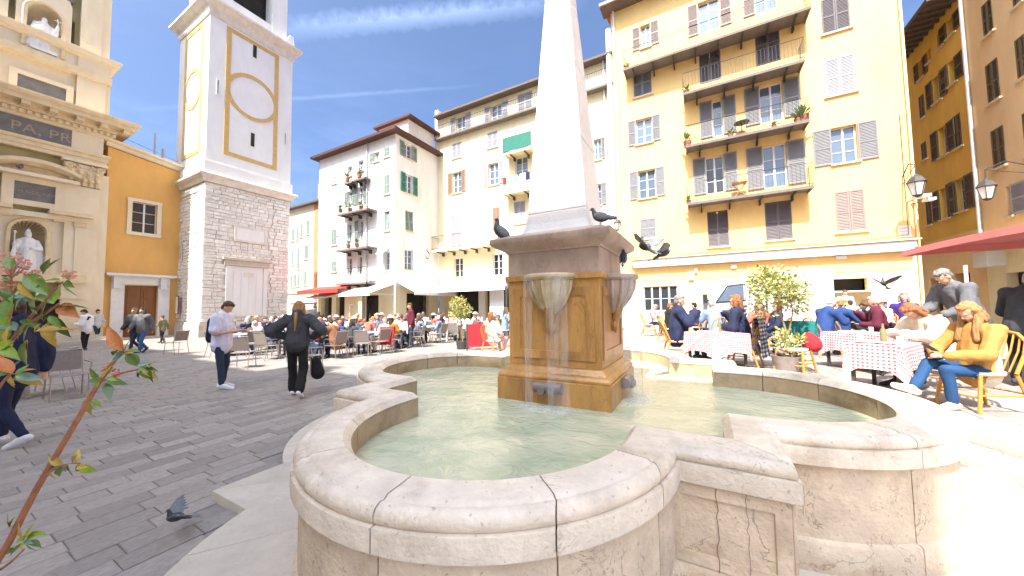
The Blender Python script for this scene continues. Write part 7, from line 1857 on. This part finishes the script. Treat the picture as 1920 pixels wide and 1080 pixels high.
for (x, y, ang, L_, m_) in [
    # big leaves of the upper cluster
    (52, 515, -38, 72, 'leafg'), (88, 505, 35, 45, 'leafg'), (60, 548, 165, 60, 'leafb'), (100, 570, 150, 80, 'leafg2'), (112, 572, -15, 66, 'leafo'), (70, 590, 100, 60, 'leafg'), (95, 590, -70, 58, 'leafg'), (80, 600, 60, 48, 'leafg'),
    (60, 600, -120, 52, 'leafg'), (90, 605, -95, 60, 'leafy'), (40, 560, 190, 55, 'leafg'), (48, 570, 120, 52, 'leafb'), (30, 620, 160, 58, 'leafb'), (28, 640, -160, 55, 'leafg2'), (50, 640, -100, 50, 'leafg'), (64, 622, 10, 52, 'leafy'),
    (22, 560, 60, 46, 'leafg'), (12, 585, 150, 55, 'leafg'), (0, 600, 90, 52, 'leafg'), (10, 520, 20, 42, 'leafg'), (20, 505, 120, 44, 'leafg'), (-5, 545, -30, 50, 'leafg'), (36, 530, -60, 42, 'leafy'), (0, 650, -20, 50, 'leafg2'), (38, 600, -20, 40, 'leafg'), (10, 640, 80, 60, 'leafg2'),
    # small whorl right of the upper cluster
    (118, 530, -60, 36, 'leafg'), (122, 528, -20, 32, 'leafg'), (116, 530, -100, 34, 'leafg'), (112, 526, 170, 34, 'leafg'), (120, 522, 60, 22, 'leafg2'),
    # lower left whorl
    (24, 700, 118, 50, 'leafo'), (26, 702, 22, 42, 'leafo'), (22, 700, 170, 45, 'leafg'), (28, 704, -35, 46, 'leafy'), (30, 704, -12, 40, 'leafb'), (20, 704, -100, 30, 'leafo'),
    # whorl on the long stem
    (230, 658, 128, 62, 'leafo'), (232, 660, 165, 34, 'leafg'), (234, 662, -150, 36, 'leafb'), (236, 660, 20, 36, 'leafg'), (238, 662, -30, 40, 'leafg'), (236, 664, -60, 36, 'leafg'), (230, 662, 150, 48, 'leafy'), (234, 658, 75, 26, 'leafg'),
    (262, 692, 40, 30, 'leafg'), (264, 692, 0, 34, 'leafg'), (262, 694, -60, 30, 'leafg'), (266, 694, -30, 34, 'leafy'), (258, 694, -120, 26, 'leafg'), (280, 690, 50, 22, 'leafy'), (282, 692, -80, 28, 'leafg'),
    (196, 716, -60, 42, 'leafb'), (186, 716, 170, 34, 'leafg'), (188, 712, 120, 32, 'leafg'), (192, 710, 80, 30, 'leafy'), (200, 712, -20, 32, 'leafg'), (180, 720, 150, 24, 'leafb'), (206, 700, 60, 22, 'leafy'),
    (162, 748, -100, 40, 'leafy'), (164, 750, -20, 34, 'leafg2'), (160, 748, 60, 20, 'leafy'),
    # lower twig
    (118, 872, 140, 34, 'leafo'), (120, 872, 180, 46, 'leafb'), (122, 874, -140, 48, 'leafg'), (128, 872, -110, 36, 'leafg'), (146, 870, -125, 34, 'leafg'), (150, 876, -10, 38, 'leafg2'), (140, 866, 100, 26, 'leafo'), (118, 876, 200, 32, 'leafg'), (136, 868, 70, 22, 'leafg'), (96, 885, -110, 30, 'leafo'),
    # tuft at the bottom
    (50, 1010, 30, 36, 'leafg2'), (48, 1010, 60, 34, 'leafg2'), (46, 1010, 110, 36, 'leafy'), (52, 1015, -10, 30, 'leafg'), (50, 1018, -60, 28, 'leafg'), (44, 1015, 170, 34, 'leafg2'), (42, 1020, -140, 30, 'leafg'), (20, 990, 120, 30, 'leafy'), (60, 1005, 20, 30, 'leafg2'), (30, 1030, 190, 28, 'leafg')]:
    leaf(x, y, D0+rl.uniform(-.03, .03), ang+rl.uniform(-6, 6), L_*K*.92, m_, kind=rl.choice(('flat', 'curl')))
    if rl.random() < .7: leaf(x+rl.uniform(-6, 6), y+rl.uniform(-6, 6), D0+rl.uniform(-.05, .05), ang+rl.uniform(-60, 60), L_*K*rl.uniform(.4, .7), rl.choice(('leafg', 'leafg', 'leafg2', 'leafy', 'leafb')), kind='curl')
fc = MB()
for (cx_, cy_, rx, ry, n_) in ((20, 495, 38, 22, 60), (60, 515, 22, 14, 25), (130, 515, 20, 8, 26), (200, 690, 14, 10, 18), (8, 540, 30, 20, 30), (216, 700, 12, 8, 14)):
    for k in range(n_):
        a = rl.random()*6.28; r_ = math.sqrt(rl.random()); x, y = cx_+rx*r_*math.cos(a), cy_-ry*r_*math.sin(a); c = RP(x, y, D0+.02+rl.uniform(-.03, .03)); fc.sphere(c, (rl.uniform(.002, .0042),)*2+(.003,), 5)
        if k % 2: fc.tube([c, RP(cx_, cy_+ry*1.3, D0+.02)], .0008, 3)
o = fc.build('flower_buds', M['bud'], None, smooth=True); child(o, ptw); tag(o, kind='stuff')
pot = MB().lathe([(0, 0), (.2, 0), (.27, .42), (.29, .42), (.29, .46), (.24, .46), (.23, .40), (0, .40)], 20, (-1.97, -.05, 0)); o = pot.build('planter', M['tile'], None, smooth=True); child(o, ptw)
def foliage(c, rad, n_, size, mats, seed, squash=1.0, gaps=3):
    r = random.Random(seed); mb = MB(); lobes = []
    for k in range(gaps*4): a = r.random()*6.28; e = r.uniform(-1, 1); q = Vector((math.cos(a)*math.sqrt(1-e*e), math.sin(a)*math.sqrt(1-e*e), e*squash))*rad*r.uniform(.35, .75); lobes.append((c+q, rad*r.uniform(.28, .5)))
    for k in range(n_):
        lc, lr = lobes[k % len(lobes)]; d = Vector((r.gauss(0, 1), r.gauss(0, 1), r.gauss(0, 1))).normalized(); p = lc+d*lr*(r.random()**.4)
        s = size*r.uniform(.6, 1.3); f = (d+Vector((r.uniform(-.8, .8), r.uniform(-.8, .8), r.uniform(-.3, .9)))).normalized(); sd = f.cross(Vector((r.uniform(-1, 1), r.uniform(-1, 1), r.uniform(-1, 1)))).normalized(); up = sd.cross(f)
        mb.add([p, p+f*s*.5+sd*s*.24+up*s*.05, p+f*s, p+f*s*.5-sd*s*.24+up*s*.05], [(0, 1, 2, 3)], 0 if r.random() < .55 else (1 if r.random() < .8 else 2))
    return mb
# small round tree in the middle distance
q = gpt(868, 654); tr = thing('round_tree', 'small round-headed tree with pale green leaves and thin trunk behind the fountain', 'tree', q)
MB().tube([(0, 0, 0), (-.03, .02, .5), (-.06, 0, .95), (-.1, 0, 1.3)], [.035, .028, .022, .01], 7).tube([(-.05, 0, .8), (.12, .02, 1.2)], [.018, .008], 6).tube([(-.02, .01, .4), (-.25, 0, 1.0)], [.014, .008], 6).build('trunk', M['bark'], tr, smooth=True)
fo = foliage(Vector((-.08, 0, 1.50)), .56, 1500, .085, None, 3, .8, 4); tag(fo.build('crown', [M['shrubleaf2'], M['shrubleaf'], M['leafo']], tr), kind='stuff')
MB().lathe([(0, 0), (.22, 0), (.27, .3), (.24, .3), (.22, .26), (0, .26)], 16).build('pot', M['iron'], tr, smooth=True)
# flowering shrub on the right
q = onz(1476, 700, BZ); sb_ = thing('flowering_shrub', 'tall pale-flowering potted shrub between the small and the long gingham tables', 'shrub', q)
MB().tube([(0, 0, .2), (.03, 0, .7), (-.06, .03, 1.15), (-.12, .0, 1.55)], [.022, .018, .014, .006], 7).tube([(.03, 0, .6), (.14, .05, 1.1), (.10, .05, 1.5)], [.014, .010, .005], 6).tube([(0, 0, .4), (.18, -.03, .75)], [.010, .005], 6).build('trunk', M['bark'], sb_, smooth=True)
fo = foliage(Vector((-.10, 0, 1.50)), .56, 2600, .075, None, 8, 1.15, 5); fo2 = foliage(Vector((.02, 0, .62)), .26, 420, .07, None, 9, 1.0, 3); fo.add(fo2.v, fo2.f); fo.m[-len(fo2.f):] = fo2.m
fo3 = foliage(Vector((.12, 0, .25)), .22, 300, .06, None, 10, .7, 3); k0 = len(fo3.f); fo.add(fo3.v, fo3.f); fo.m[-k0:] = fo3.m
tag(fo.build('foliage', [M['shrubleaf2'], M['shrubleaf'], mat('pale_blossom', (.70, .60, .46), .6, .15, 9, 0)], sb_), kind='stuff')
MB().lathe([(0, 0), (.17, 0), (.23, .32), (.2, .32), (.19, .28), (0, .28)], 16).build('pot', M['pipe'], sb_, smooth=True)
q = Vector((6.6, 10.5, BZ)); tg = thing('dark_shrub', 'dark leafy potted shrub at the right edge beneath the parasol', 'shrub', q)
tag(foliage(Vector((0, 0, 1.2)), .5, 900, .10, None, 12, 1.2, 4).build('foliage', [M['leafg'], M['shrubleaf'], M['leafg']], tg), kind='stuff'); MB().tube([(0, 0, .2), (0, 0, 1.2)], .025, 6).build('trunk', M['bark'], tg); MB().lathe([(0, 0), (.2, 0), (.25, .4), (.2, .4), (0, .35)], 14).build('pot', M['pipe'], tg, smooth=True)
